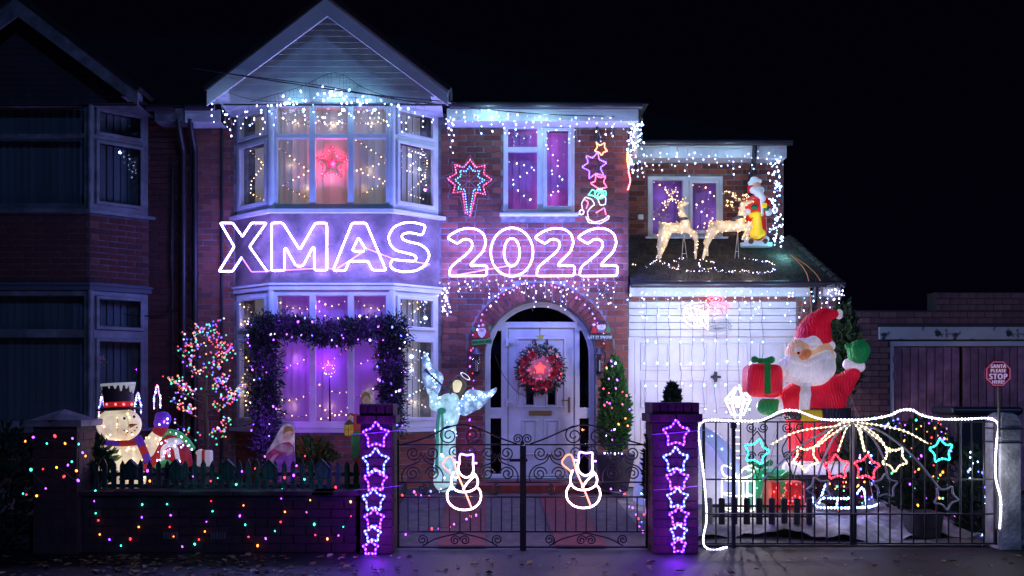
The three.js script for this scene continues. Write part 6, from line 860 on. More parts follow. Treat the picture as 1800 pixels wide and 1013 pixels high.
{ // angel
  const z = -2.3, q = (x, y, d = 0) => P(730 + x / 5.065, 600 + y / 5.065, z + d), s = (n) => S(n / 5.065, z), t = thing('angel_light', 'glowing ice-blue angel with spread wings blowing a dark trumpet', 'lit angel', q(270, 1260));
  const ice = fabric(0.46, 0.72, 0.86, 0.9, { emissiveMap: rep(soft, 4), map: rep(gray, 4) }), wing = fabric(0.45, 0.62, 0.95, 1.2, { emissiveMap: rep(cloudy, 7), map: rep(gray, 5) });
  const body = blob([bone(q(330, 520), s(60), q(300, 640), s(72)), bone(q(290, 650), s(75), q(270, 820), s(84)), bone(q(270, 820), s(84), q(265, 1240), s(105)), bone(q(270, 520), s(48), q(180, 560), s(38)), bone(q(180, 570), s(52), q(150, 470), s(30)), bone(q(340, 700), s(40), q(365, 630), s(34))], 0.0125, 0.05); new G().add(body).build('robe', ice, t, true);
  const feathers = (name, pts) => { const g = new G(); g.shape(fillet(pts.map(([x, y]) => { const p = q(x, y); return V(p.x, p.y, 0); }), 0.03, true, 3), [], z - 0.06, z - 0.015, 0.012); g.build(name, wing, t, true); };
  feathers('wing', [[85, 82], [60, 140], [55, 240], [62, 360], [95, 420], [110, 480], [200, 480], [232, 400], [252, 330], [240, 290], [190, 255], [150, 210], [118, 140]]);
  feathers('wing', [[345, 570], [420, 500], [450, 450], [492, 422], [560, 437], [640, 452], [690, 425], [724, 408], [728, 440], [690, 490], [655, 520], [620, 565], [575, 605], [530, 620], [480, 650], [440, 668], [400, 655], [360, 640]]);
  bulbs(t, share([...surface(body, 90).filter((p) => p.z > z), ...Array.from({ length: 36 }, () => { const a = rnd(), b = rr(-1, 1); return q(370 + a * 320, 545 - a * 85 + b * 50 * (1 - a * 0.6), 0); }), ...Array.from({ length: 26 }, () => { const a = rnd(); return q(80 + a * 110 + rr(-15, 30), 110 + a * 320, 0); })], 'cool'), 0.0085);
  new G().add(blob([bone(q(375, 385, 0.05), s(42), q(368, 425, 0.06), s(34))], 0.012, 0.02)).build('head', fabric(0.72, 0.6, 0.36, 0.85), t);
  new G().add(blob([bone(q(385, 350, 0.01), s(48), q(420, 400, 0), s(36)), bone(q(425, 400, 0), s(24), q(395, 500, 0), s(20)), bone(q(330, 370, 0.02), s(18), q(300, 430, 0.02), s(14))], 0.012, 0.03)).build('hair', std(0.16, 0.12, 0.07, 0.8), t);
  new G().add(new THREE.TorusGeometry(s(48), 0.006, 6, 24), M4().makeTranslation(...q(445, 312, 0.02).toArray()).multiply(M4().makeRotationZ(-0.65)).multiply(M4().makeScale(1, 0.35, 1))).build('halo_light', glow(1.4, 1.2, 1.5, [0.7, 0.7, 0.7]), t);
  new G().tube([q(88, 250, 0.12), q(120, 285, 0.12), q(320, 470, 0.12)], (k) => s(k < 0.1 ? 16 - k * 80 : 9), 8).build('trumpet', std(0.1, 0.1, 0.16, 0.4, { metalness: 0.5 }), t);
  const grn = fabric(0.03, 0.2, 0.14, 0.3); new G().ball(q(235, 620, s(80)), s(40), 10, [1, 0.7, 0.5]).tube(spline([q(215, 640, s(84)), q(200, 720, s(92)), q(195, 900, s(105)), q(190, 1180, s(112))], 14), s(17), 6).tube(spline([q(240, 640, s(84)), q(242, 760, s(90)), q(232, 1000, s(105))], 12), s(12), 6).build('sash', grn, t);
  lamp(q(330, 620, 0.5), 0.35, 0.75, 1, 0.3, t); lamp(q(250, 950, 0.5), 0.4, 0.75, 1, 0.22, t);
}

// ---------- the drive: inflatables, lit gifts, lantern ----------
{
  const z = -1.85, q = (x, y, d = 0) => P(1280 + x / 4.404, 530 + y / 4.404, z + d), s = (n) => S(n / 4.404, z), t = thing('inflatable_figure', 'large inflatable bearded man in red suit waving a green mitten and holding a gift', 'inflatable figure', q(650, 1560));
  const nyl = (r, g, b, k = 0.1) => std(r, g, b, 0.5, { emissive: new THREE.Color().setRGB(r, g, b), emissiveIntensity: k, bumpMap: rep(crease, 2.2), bumpScale: 0.01, emissiveMap: rep(soft, 1.6) }), red = nyl(0.66, 0.006, 0.03, 0.42), wh = nyl(0.76, 0.7, 0.82, 0.45), grn = nyl(0.006, 0.24, 0.06, 0.3), blk = nyl(0.015, 0.015, 0.03, 0.05), sk = nyl(0.82, 0.47, 0.3, 0.5), yel = nyl(0.7, 0.5, 0.02, 0.2);
  const B = (n, m, bones, cell = 0.018, k = 0.04) => { const g = blob(bones, cell, k); return new G().add(g).build(n, m, t, true); };
  const jk = B('coat', red, [bone(q(560, 760), s(150), q(760, 760), s(150)), bone(q(620, 640), s(100), q(720, 640), s(105)), bone(q(650, 900), s(195), q(670, 1100), s(200)), bone(q(790, 665), s(90), q(880, 650), s(76)), bone(q(880, 660), s(74), q(965, 560), s(58)), bone(q(500, 760), s(82), q(440, 800), s(62))], 0.024, 0.07); void jk;
  B('front_trim', wh, [bone(q(600, 640, s(118)), s(36), q(600, 720, s(160)), s(38), 1), bone(q(598, 720, s(160)), s(40), q(590, 830, s(172)), s(40))], 0.014, 0.02);
  new G().add(new THREE.CylinderGeometry(s(252), s(258), s(85), 28), M4().makeTranslation(...q(690, 868).toArray()).multiply(M4().makeScale(1, 1, 0.76))).build('belt', blk, t, true);
  new G().rbox(q(578, 880).x, q(578, 880).y, z + s(205), s(160), s(88), 0.05, 0.02).build('buckle', yel, t);
  B('coat_hem', wh, [bone(q(470, 1290), s(52), q(900, 1290), s(52)), bone(q(520, 1290, 0.18), s(52), q(830, 1290, 0.18), s(52))], 0.02, 0.05);
  for (const x of [560, 800]) B('boot', blk, [bone(q(x, 1350), s(85), q(x, 1480), s(80)), bone(q(x, 1480), s(82), q(x - 30, 1500, 0.15), s(62))], 0.024, 0.04);
  B('beard', wh, [bone(q(500, 520, 0.12), s(100), q(710, 510, 0.12), s(115)), bone(q(585, 575, 0.13), s(88), q(680, 565, 0.13), s(90)), bone(q(440, 520, 0.06), s(48), q(470, 560, 0.08), s(60)), bone(q(465, 500, 0.08), s(68), q(500, 450, 0.06), s(40)), bone(q(740, 500, 0.08), s(85), q(790, 420, 0.06), s(46))], 0.016, 0.05);
  B('head', sk, [bone(q(560, 400, 0.05), s(112), q(700, 400, 0.05), s(112))], 0.018, 0.03);
  B('moustache', wh, [bone(q(500, 455, s(150)), s(38), q(590, 480, s(172)), s(32)), bone(q(610, 480, s(172)), s(32), q(760, 420, s(132)), s(46))], 0.013, 0.03);
  B('nose', nyl(0.8, 0.26, 0.1, 0.35), [bone(q(608, 405, s(170)), s(36), q(585, 425, s(180)), s(36))], 0.01, 0.01);
  for (const [x, y, d] of [[660, 352, 152], [540, 370, 146]]) B('eyebrow', wh, [bone(q(x - 10, y + 4, s(d)), s(16), q(x + 10, y, s(d)), s(18))], 0.008, 0.01);
  new G().ball(q(634, 395, s(162)), s(12), 8).build('eye', MT.black, t); new G().ball(q(545, 400, s(156)), s(11), 8).build('eye', MT.black, t);
  B('hat_trim', wh, [bone(q(545, 330, 0.06), s(45), q(660, 312, 0.15), s(45)), bone(q(660, 312, 0.15), s(45), q(785, 345, 0.06), s(45)), bone(q(545, 330, -0.06), s(44), q(785, 345, -0.06), s(44))], 0.014, 0.03);
  B('hat', red, [bone(q(660, 285), s(140), q(665, 240), s(122)), bone(q(665, 240), s(122), q(690, 170), s(90)), bone(q(690, 170), s(88), q(740, 110), s(52)), bone(q(740, 110), s(52), q(830, 98), s(32))], 0.016, 0.05);
  B('pompom', wh, [bone(q(860, 88), s(27), q(860, 112), s(27))], 0.01, 0.01);
  B('cuff', wh, [bone(q(935, 488), s(46), q(1015, 505), s(46))], 0.014, 0.02); B('cuff', wh, [bone(q(400, 800), s(62), q(395, 805), s(62))], 0.014, 0.02);
  B('mitten', grn, [bone(q(1005, 415, 0.02), s(76), q(1015, 380, 0.02), s(82)), bone(q(960, 380), s(30), q(925, 345), s(22))], 0.013, 0.03); B('mitten', grn, [bone(q(285, 815, 0.05), s(62), q(320, 820, 0.05), s(66)), bone(q(350, 790, 0.05), s(30), q(375, 780, 0.05), s(24))], 0.013, 0.03);
  new G().add(new RoundedBoxGeometry(s(275), s(255), s(240), 6, s(60)), M4().makeTranslation(...q(265, 615, 0.04).toArray()).multiply(M4().makeRotationZ(-0.03))).build('gift_box', red, t, true);
  new G().rbox(q(263, 600).x, q(263, 600).y, z + 0.04 + s(121), s(48), s(235), 0.012, 0.005).rbox(q(262, 485).x, q(262, 485).y + s(4), z + 0.04, s(48), 0.012, s(200), 0.005).build('ribbon', grn, t);
  B('bow', grn, [bone(q(262, 465, 0.04), s(26)), bone(q(235, 455, 0.04), s(16), q(205, 450, 0.04), s(27)), bone(q(290, 455, 0.04), s(16), q(335, 452, 0.04), s(29))], 0.01, 0.02);
  const co = new G(); for (const [a, b] of [[q(440, 780), P(1330, 905, -1.2)], [q(940, 640), P(1540, 900, -1.4)], [q(930, 700, -0.1), P(1560, 850, -3.2)], [q(470, 740, -0.1), P(1330, 850, -3.2)]]) co.tube([a, b], 0.004, 4); co.build('tie_cord', std(0.3, 0.3, 0.32, 0.7), t);
  lamp(q(600, 1150, 0.55), 1, 0.75, 0.7, 0.25, t);
}
{ // igloo arch
  const z = -1.7, t = thing('igloo_light', 'pale blue dome arch figure half hidden behind the wide pier', 'lit igloo', P(1215, 880, z)), c = P(1212, 885, z), R = S(93, z), H = S(142, z), pts = Array.from({ length: 20 }, (_, i) => { const a = Math.PI * i / 19; return V(c.x + R * 0.9 * Math.cos(a), c.y + H * 0.9 * Math.sin(a), z + 0.1); });
  new G().add(new THREE.SphereGeometry(1, 24, 12, 0, Math.PI * 2, 0, Math.PI / 2), M4().makeTranslation(c.x, c.y, z - 0.25).multiply(M4().makeScale(R, H, 0.35))).build('dome', fabric(0.5, 0.5, 0.75, 0.25), t); new G().tube(pts, 0.075, 10).build('arch', fabric(0.32, 0.42, 0.85, 0.3), t); bulbs(t, share(along(pts, 0.11).map((p) => V(p.x + rr(-0.04, 0.04), p.y + rr(-0.04, 0.04), p.z + 0.078)), 'cool'), 0.008);
}
{ // lantern on a post, wire gift box
  const z = -2.3, t = thing('lamp_post_light', 'white rope light lantern on a slim post before the garage door', 'light lantern', P(1297, 905, z)), R = (u, v, a, w) => V(X(u, z) + S(w, z) * Math.sin(a), Y(v, z), z + S(w, z) * Math.cos(a)), g = new G(), m = glow(3, 2.6, 1.8, [0.8, 0.75, 0.6]); const n = 6;
  for (let i = 0; i < n; i++) { const a = i / n * 6.283 + 0.3, b = (i + 1) / n * 6.283 + 0.3; g.tube([R(1297, 682, a, 5), R(1297, 703, a, 22)], 0.007, 5).tube([R(1297, 703, a, 22), R(1297, 730, a, 10)], 0.007, 5).tube([R(1297, 703, a, 22), R(1297, 703, b, 22)], 0.007, 5).tube([R(1297, 709, a, 20), R(1297, 709, b, 20)], 0.005, 5).tube([R(1297, 682, a, 5), R(1297, 682, b, 5)], 0.005, 5).tube([R(1297, 730, a, 10), R(1297, 730, b, 10)], 0.006, 5); }
  g.build('lantern_rope_light', m, t); const p = new G(), pl = glow(1.0, 0.86, 0.6, [0.8, 0.75, 0.6]); for (let i = 0; i < 4; i++) { const a = i / 4 * 6.283 + 0.6; p.tube([R(1297, 730, a, 7), R(1297, 905, a, 7)], 0.006, 5); } for (let v = 745; v < 900; v += 12) for (let i = 0; i < 4; i++) p.tube([R(1297, v, i / 4 * 6.283 + 0.6, 7), R(1297, v, (i + 1) / 4 * 6.283 + 0.6, 7)], 0.003, 4); p.build('post_rope_light', pl, t); new G().cyl(R(1297, 698, 0, 0), R(1297, 716, 0, 0), 0.03, 0.02, 8).build('lantern_flame', glow(9, 7, 3), t);
  lamp(P(1297, 707, z + 0.0), 1, 0.86, 0.9, 3.0, t); lamp(P(1297, 820, z + 0.2), 1, 0.88, 0.78, 0.6, t);
  const z2 = -1.35, o = thing('gift_light', 'white glowing wire gift box with looped bow at the lantern foot', 'lit gift', P(1303, 900, z2)), w = new G(), x0 = X(1280, z2), x1 = X(1326, z2), y0 = Y(898, z2), y1 = Y(846, z2), d = 0.26;
  for (const x of [x0, (x0 + x1) / 2 - 0.02, (x0 + x1) / 2 + 0.02, x1]) for (const zz of [z2, z2 - d]) w.tube([V(x, y0, zz), V(x, y1, zz)], 0.008, 5); for (const y of [y0, y1, (y0 + y1) / 2]) w.tube([V(x0, y, z2), V(x1, y, z2), V(x1, y, z2 - d), V(x0, y, z2 - d), V(x0, y, z2)], 0.007, 5); const c = V((x0 + x1) / 2, y1, z2 - d / 2); for (const k of [-1, 1]) w.tube(fillet([c, V(c.x + k * 0.05, c.y + 0.12, c.z), V(c.x + k * 0.17, c.y + 0.16, c.z), V(c.x + k * 0.16, c.y + 0.05, c.z), c], 0.05), 0.009, 5); w.build('rope_light', glow(2.4, 2.3, 1.8, [0.8, 0.8, 0.7]), o); lamp(V(c.x, c.y - 0.1, z2 + 0.2), 1, 0.93, 0.85, 0.2, o);
}
{ // tinsel gifts
  const box = (label, u0, u1, v0, v1, z, m, rm, k, c) => { const t = thing('gift_light', label, 'lit gift', P((u0 + u1) / 2, v1, z), 'tinsel gift boxes behind the drive gate'), w = S(u1 - u0, z), h = S(v1 - v0, z), x = X((u0 + u1) / 2, z), y = Y((v0 + v1) / 2, z); new G().rbox(x, y, z - w / 2, w, h, w, 0.02).build('box', m, t, true); new G().box(x - w * 0.16, y, z - w / 2, w * 0.15, h + 0.012, w + 0.012).build('ribbon', rm, t); new G().add(blob([bone(V(x - w * 0.16, y + h / 2 + 0.02, z - w / 2), 0.03), bone(V(x - w * 0.16 - 0.04, y + h / 2 + 0.04, z - w / 2), 0.02, V(x - w * 0.16 - 0.1, y + h / 2 + 0.06, z - w / 2), 0.035), bone(V(x - w * 0.16 + 0.04, y + h / 2 + 0.04, z - w / 2), 0.02, V(x - w * 0.16 + 0.1, y + h / 2 + 0.06, z - w / 2), 0.035)], 0.012, 0.02)).build('bow', rm, t); bulbs(t, share(Array.from({ length: 26 }, () => V(x + rr(-0.48, 0.48) * w, y + rr(-0.48, 0.48) * h, z + 0.006)), c), 0.009); lamp(V(x, y, z + 0.25), ...k, 0.05, t); };
  const tin = (r, g, b, k = 0.4) => fabric(r, g, b, k, { emissiveMap: rep(cloudy, 5), roughness: 0.3, metalness: 0.4 });
  box('green tinsel gift box with lights, standing tallest behind the log fence', 1326, 1382, 826, 900, -1.5, tin(0.03, 0.42, 0.25, 0.5), tin(0.02, 0.2, 0.08), [0.2, 1, 0.6], 'green'); box('red tinsel gift box with green ribbon behind the log fence', 1356, 1416, 848, 898, -1.2, tin(0.5, 0.02, 0.02, 0.5), tin(0.02, 0.2, 0.06, 0.3), [1, 0.2, 0.15], 'red');
  const z = -1.1, t = thing('sleigh_light', 'low blue-white rope light sleigh on the fake snow', 'lit sleigh', P(1490, 893, z)), m = glow(0.5, 0.8, 2.4, [0.4, 0.5, 0.8]), L = (pts, d = 0) => rope(t, 'rope_light', spline(px(pts, z + d), 24), m, 0.007, 0.011, bulbMat.cool, 0.035);
  for (const d of [0, -0.25]) { L([[1430, 876], [1434, 890], [1460, 893], [1500, 893], [1536, 890], [1546, 884]], d); L([[1440, 884], [1448, 862], [1452, 850]], d); L([[1448, 876], [1500, 874], [1516, 858], [1524, 890]], d); L([[1470, 892], [1474, 876]], d); } lamp(P(1485, 872, z + 0.25), 0.4, 0.5, 1, 0.12, t); lamp(P(1520, 870, z + 0.3), 0.4, 0.5, 1, 0.08, t);
}
{ // crumpled snow sheet on the drive
  const bumps = (x, z, a, b) => 0.035 * Math.sin(x * 3.1 + z * 2) * Math.sin(z * 2.3 - x) + 0.018 * Math.sin(x * 9 + z * 7) + 0.016 * Math.sin(x * 17 - z * 13) + 0.008 * Math.sin(x * 31 + z * 27) + 0.04 - 0.05 * Math.max(0, 1 - Math.min(a, 1 - a, b, 1 - b) * 14) + 0.07 * Math.exp(-(((x - 3.0) / 0.5) ** 2 + ((z + 1.3) / 0.5) ** 2));
  const g = new THREE.PlaneGeometry(1, 1, 60, 40), p = g.attributes.position; for (let i = 0; i < p.count; i++) { const a = p.getX(i) + 0.5, b = p.getY(i) + 0.5, x = 1.98 + a * 2.75, z = -0.62 - 0.1 * Math.sin(a * 9) - b * 2.9; p.setXYZ(i, x, pathY(z) + 0.03 + bumps(x, z, a, b), z); } g.computeVertexNormals(); const m = tag(new G().add(g).build('snow_sheet', std(0.55, 0.55, 0.62, 0.95, { side: THREE.DoubleSide, map: rep(gray, 1.5) }), scene, true), 'crumpled white fleece sheet laid as snow behind the drive gate', 'fake snow'); void m;
  const o = thing('planter', 'square black planter at the foot of the fir bush', 'planter', P(1622, 935, -0.8)), z = -0.8; new G().add(new THREE.CylinderGeometry(0.2, 0.17, 0.24, 4), M4().makeTranslation(X(1622, z), Y(921, z), z).multiply(M4().makeRotationY(Math.PI / 4))).build('tub', MT.black, o); 
  const b = thing('wheelie_bin', 'black lidded bin at the garage doors behind the rope light', 'bin', P(1715, 900, -2.6)), zb = -2.6; new G().rbox(X(1718, zb), Y(800, zb), zb, 0.72, 1.1, 0.5, 0.05).build('bin_body', MT.black, b); new G().rbox(X(1716, zb), Y(722, zb), zb, 0.8, 0.09, 0.56, 0.04).build('lid', std(0.02, 0.02, 0.03, 0.4), b);
}
{ // stop sign on the post
  const z = -0.17, o = thing('stop_sign', 'small octagonal red sign reading SANTA PLEASE STOP HERE! on a pole', 'sign', P(1756, 727, z)), c = P(1755, 657, z), R = S(25, z), oc = (r) => Array.from({ length: 8 }, (_, i) => { const a = Math.PI / 8 + i * Math.PI / 4; return [c.x + r * Math.cos(a), c.y + r * Math.sin(a)]; });
  new G().cyl(P(1757, 768, z - 0.03), P(1756, 665, z - 0.03), 0.012, 0.012, 8).build('pole', std(0.16, 0.16, 0.08, 0.5), o); new G().shape(oc(R), [], z - 0.02, z, 0.004).build('plate', std(0.2, 0.008, 0.02, 0.35), o); new G().shape(oc(R * 0.93), [oc(R * 0.84)], z + 0.001, z + 0.008, 0.002).build('border', glow(0.22, 0.04, 0.1, [0.4, 0.2, 0.25]), o);
  [['SANTA', 0.032, 0.066], ['PLEASE', 0.03, 0.026], ['STOP', 0.05, -0.026], ['HERE!', 0.03, -0.075]].forEach(([w, s, dy]) => new G().add(text(w, s, 0.004, V(c.x, c.y + dy, z + 0.002))).build('emissive_lettering', glow(0.32, 0.24, 0.42, [0.6, 0.5, 0.6]), o)); lamp(V(c.x, c.y, z + 0.2), 1, 0.3, 0.5, 0.01, o);  // border and lettering emit their own colour
}
// ---------- on the canopy roof ----------
{
  const z = -4.45, q = (x, y, d = 0) => P(1130 + x / 5.067, 300 + y / 5.067, z + d), s = (n) => S(n / 5.067, z), cream = fabric(0.8, 0.6, 0.36, 0.8, { emissiveMap: rep(cloudy, 4) }), grp = 'lit reindeer on the canopy roof';
  const deer = (label, bones, antlers, extra, stand) => {
    const t = thing('reindeer_light', label, 'lit reindeer', q(...stand[0]), grp), g = blob(bones.map(([x0, y0, r0, x1, y1, r1, d = 0, d1]) => bone(q(x0, y0, d), s(r0), q(x1, y1, d1 ?? d), s(r1))), 0.0085, 0.02); new G().add(g).build('body', cream, t, true);
    const pts = [], w = new G(); for (const a of antlers) { const l = spline(a.map(([x, y, d = 0]) => q(x, y, d)), 10); w.tube(l, 0.004, 4); pts.push(...along(l, 0.016).map((p) => scatter(p, 0.02))); } w.build('antler', std(0.5, 0.4, 0.25, 0.5), t); bulbs(t, share(pts, 'warm'), 0.0065); bulbs(t, share(surface(g, 130).filter((p) => p.z > z - 0.04), 'warm'), 0.0058);
    const st = new G(); for (const [x0, y0, x1, y1] of stand.slice(1)) st.cyl(q(x0, y0), q(x1, y1), 0.006, 0.006, 5); st.build('stand', std(0.5, 0.45, 0.36, 0.4, { metalness: 0.4 }), t); const tie = new G(); tie.add(new THREE.TorusGeometry(s(extra[2]), s(14), 6, 14), M4().makeTranslation(...q(extra[0], extra[1]).toArray()).multiply(M4().makeRotationZ(0.1)).multiply(M4().makeRotationX(1.4))); tie.build('collar', std(0.06, 0.06, 0.08, 0.5), t); lamp(q(...extra.slice(0, 2), 0.35), 1, 0.8, 0.55, 0.16, t); return t;
  };
  deer('cream lit reindeer standing with raised head before the violet window', [[185, 515, 46, 380, 510, 46], [380, 500, 48, 385, 460, 36], [370, 460, 34, 335, 320, 22], [335, 310, 24, 400, 288, 11], [180, 540, 42, 150, 660, 22, 0.05], [150, 660, 22, 148, 780, 13, 0.05], [220, 560, 36, 195, 660, 20, -0.06], [195, 660, 20, 145, 785, 11, -0.06], [410, 535, 26, 475, 590, 16, 0.05], [475, 590, 16, 470, 780, 10, 0.05], [420, 530, 24, 470, 560, 15, -0.05], [470, 560, 14, 455, 610, 12, -0.05], [160, 480, 14, 145, 462, 8]], [[[325, 285], [270, 250], [215, 180], [205, 145]], [[250, 230], [275, 180], [300, 160]], [[280, 250], [230, 260], [190, 285], [175, 300]], [[240, 262], [215, 300], [205, 325]], [[355, 285], [350, 250], [385, 240]]], [360, 440, 34], [[140, 800], [90, 800, 420, 822], [420, 822, 530, 810], [365, 570, 345, 795], [365, 570, 395, 780], [350, 740, 390, 740]]);
  deer('cream lit reindeer leaping towards the moulded red-coated figure', [[630, 500, 50, 850, 495, 46], [860, 490, 48, 880, 440, 34], [870, 440, 34, 890, 310, 22], [890, 300, 24, 975, 272, 11], [630, 530, 42, 580, 630, 22, 0.05], [580, 630, 22, 540, 775, 12, 0.05], [610, 540, 38, 560, 640, 18, -0.06], [560, 640, 18, 575, 760, 11, -0.06], [890, 505, 28, 955, 475, 17, 0.05], [955, 475, 17, 890, 610, 11, 0.05], [900, 515, 26, 968, 500, 15, -0.05], [968, 500, 15, 915, 620, 10, -0.05], [610, 480, 14, 598, 455, 8]], [[[880, 270], [820, 250], [800, 200], [730, 190], [720, 220]], [[800, 270], [760, 280], [740, 330]], [[780, 290], [800, 340]], [[820, 235], [810, 190]], [[905, 265], [900, 220], [940, 205]], [[915, 235], [945, 240]]], [850, 430, 42], [[550, 790], [545, 792, 870, 798], [845, 555, 820, 790], [845, 555, 855, 790], [828, 720, 850, 720]]);
  // fairy lights lying on the tiles
  const roofZ = (v) => { const zc = -3.86, t = Math.min(1, Math.max(0, (500 - v) / 78)); return zc + (ZE - zc) * t + 0.06; }, rp = (x, y) => { const u = 1130 + x / 5.067, v = 300 + y / 5.067; return P(u, v, roofZ(v)); };
  const l1 = [[-100, 840], [0, 870], [60, 860], [130, 810], [180, 850], [240, 870], [330, 890], [420, 905], [520, 905], [620, 900], [700, 900], [800, 905], [900, 900], [1000, 915], [1080, 915], [1170, 890], [1150, 840], [1060, 815], [960, 800], [880, 795]].map((p) => rp(...p)), l2 = [[120, 780], [170, 820], [300, 870], [330, 840], [290, 800], [370, 790], [470, 770], [520, 800], [505, 860], [560, 885], [640, 870], [620, 830], [560, 810], [500, 790]].map((p) => rp(...p));
  string('string_lights', 'white fairy lights lying in loops on the canopy tiles under the reindeer', null, [spline(l1, 120), spline(l2, 80)], { step: 0.017, color: ['white', 'white', 'warm'], r: 0.0065, j: 0.022, light: [[P(1200, 462, -3.9), [1, 0.9, 0.95], 0.12], [P(1320, 470, -3.9), [1, 0.9, 0.95], 0.12], [P(1250, 472, -3.85), [1, 0.9, 0.95], 0.1]] });
  const cb = thing('extension_cable', 'orange extension cables running down the canopy roof to the garage', 'cable', P(1410, 480, -3.9)), c = { tube: (...a) => { new G().tube(...a).build('cable', std(0.35, 0.12, 0.02, 0.5), cb); return c; } }; c.tube(spline(px([[1390, 447], [1405, 462], [1412, 470], [1420, 485], [1424, 510], [1427, 550]], -3.78), 30), 0.008, 5).tube(spline(px([[1388, 446], [1420, 468], [1438, 486], [1444, 500], [1445, 520]], -3.78), 30), 0.008, 5).tube(spline([rp(-130, 640), rp(60, 660), rp(300, 690), rp(600, 680), rp(850, 700), rp(1080, 720)], 40), 0.007, 5);
  const wc = thing('white_cable', 'pale loose cable across the upper canopy tiles', 'cable', rp(0, 720)); new G().tube(spline([rp(-120, 700), rp(0, 725), rp(110, 715), rp(220, 680), rp(280, 705), rp(360, 680)], 40), 0.006, 5).build('cable', std(0.5, 0.5, 0.5, 0.5), wc);
}
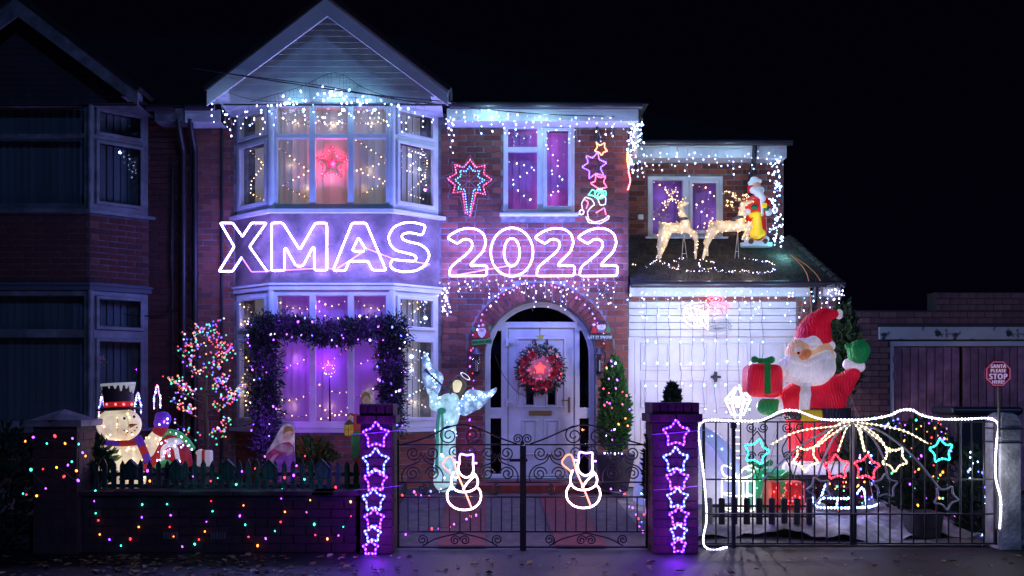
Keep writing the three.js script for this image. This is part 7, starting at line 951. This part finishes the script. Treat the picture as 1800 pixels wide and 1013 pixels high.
{ // plastic Santa
  const z = -4.62, q = (x, y, d = 0) => P(1130 + x / 5.067, 300 + y / 5.067, z + d), s = (n) => S(n / 5.067, z), t = thing('bearded_figure_light', 'moulded plastic bearded man in long red coat on the extension corner', 'lit figure', q(1020, 690)), pl = (r, g, b, k = 0.18) => std(r, g, b, 0.35, { emissive: new THREE.Color().setRGB(r, g, b), emissiveIntensity: k });
  const B = (n, m, bones, k = 0.02) => new G().add(blob(bones, 0.009, k)).build(n, m, t), red = pl(0.6, 0.02, 0.02, 0.3), wh = pl(0.6, 0.7, 0.8, 0.3), yel = pl(0.8, 0.55, 0.02, 0.45), grn = pl(0.01, 0.12, 0.05, 0.1), sk = pl(0.62, 0.3, 0.18, 0.2);
  B('coat', red, [bone(q(960, 270), s(42), q(1080, 270), s(42)), bone(q(1015, 300), s(80), q(1010, 560), s(92)), bone(q(935, 290), s(40), q(930, 400), s(38)), bone(q(1090, 290), s(42), q(1110, 350), s(38))], 0.04); B('cuff', wh, [bone(q(925, 375, 0.03), s(36), q(935, 370, 0.05), s(30))]); B('cuff', wh, [bone(q(1120, 370, 0.03), s(34), q(1110, 372, 0.05), s(30))]);
  B('apron', yel, [bone(q(1015, 400, s(72)), s(36), q(1020, 560, s(84)), s(50)), bone(q(985, 560, s(72)), s(36), q(1060, 560, s(72)), s(34)), bone(q(970, 400, s(62)), s(24), q(1060, 390, s(62)), s(20))], 0.03);
  B('beard', wh, [bone(q(985, 175, s(34)), s(32), q(1050, 175, s(34)), s(32)), bone(q(1030, 200, s(56)), s(36), q(1070, 250, s(66)), s(26)), bone(q(1060, 280, s(68)), s(20), q(1060, 400, s(74)), s(12))], 0.03); B('face', sk, [bone(q(1005, 130, s(30)), s(26), q(1025, 132, s(30)), s(26))]); B('hat', red, [bone(q(1000, 120), s(44), q(1000, 95), s(40)), bone(q(960, 150), s(26), q(950, 180), s(20))], 0.03); B('hat_trim', wh, [bone(q(955, 112, s(26)), s(20), q(1040, 95, s(26)), s(20)), bone(q(985, 85, s(10)), s(30), q(1000, 85, s(10)), s(30))], 0.03);
  B('mitten', grn, [bone(q(990, 325, s(80)), s(26), q(1005, 325, s(84)), s(22))]); B('mitten', grn, [bone(q(1100, 335, s(70)), s(26), q(1105, 330, s(70)), s(24))]); new G().rbox(q(1058, 328).x, q(1058, 328).y, z + s(92), s(42), s(42), 0.02, 0.005).build('buckle', yel, t); new G().box(q(1010, 438).x, q(1010, 438).y, z + s(60), s(120), s(8), s(60)).build('belt', pl(0.3, 0.1, 0.02), t);
  B('coat_hem', wh, [bone(q(930, 620, s(30)), s(28), q(1100, 612, s(30)), s(28))], 0.02); for (const x of [965, 1090]) B('boot', std(0.1, 0.03, 0.02, 0.4), [bone(q(x, 630, s(50)), s(26), q(x, 632, s(74)), s(22))]); new G().add(new THREE.CylinderGeometry(s(145), s(140), s(34), 24), M4().makeTranslation(...q(1012, 662).toArray()).multiply(M4().makeScale(1, 1, 0.6))).build('base', pl(0.5, 0.65, 0.72, 0.12), t);
  lamp(q(1020, 350, 0.4), 0.8, 0.85, 1, 0.1, t);
}
{ // fallen leaves on the pavement
  const n = 430, im = new THREE.InstancedMesh((() => { const g = new THREE.PlaneGeometry(1, 1, 2, 2), p = g.attributes.position, f = [0, 0.42, 0.05, 0.5, 0, 0.5, 0.05, 0.42, 0]; for (let i = 0; i < 9; i++) p.setXYZ(i, (i % 3 - 1) * (Math.floor(i / 3) === 1 ? 0.42 : i === 1 || i === 7 ? 0 : 0.22), (1 - Math.floor(i / 3)) * (i % 3 === 1 ? 0.62 : 0.3), (i % 3 - 1) ** 2 * 0.16 + 0.05 * (i === 1 ? 1 : 0)); void f; g.rotateX(-Math.PI / 2); g.computeVertexNormals(); return g; })(), std(1, 1, 1, 0.8, { side: THREE.DoubleSide }), n);
  for (let i = 0; i < n; i++) { const west = i < 270, x = west ? -2.45 + (rnd() + rnd() + rnd() - 1.5) * 1.5 : rr(-4.5, 5), z = west ? rr(0.15, 1.15) : rr(0.05, 1.15), k = rr(0.028, 0.06); im.setMatrixAt(i, M4().compose(V(x, 0.006 + rr(0, 0.008), z), new THREE.Quaternion().setFromEuler(new THREE.Euler(rr(-0.25, 0.25), rr(0, 6.28), rr(-0.25, 0.25))), V(k, k, k * rr(0.9, 1.5)))); im.setColorAt(i, new THREE.Color().setRGB(...pick([[0.3, 0.2, 0.06], [0.4, 0.3, 0.1], [0.22, 0.12, 0.05], [0.35, 0.28, 0.16]]))); }
  im.name = 'fallen_leaves'; im.userData.kind = 'stuff'; im.userData.label = 'brown fallen leaves scattered on the dark pavement'; im.userData.category = 'leaves'; finish(im, scene);
}
renderer.render(scene, camera);
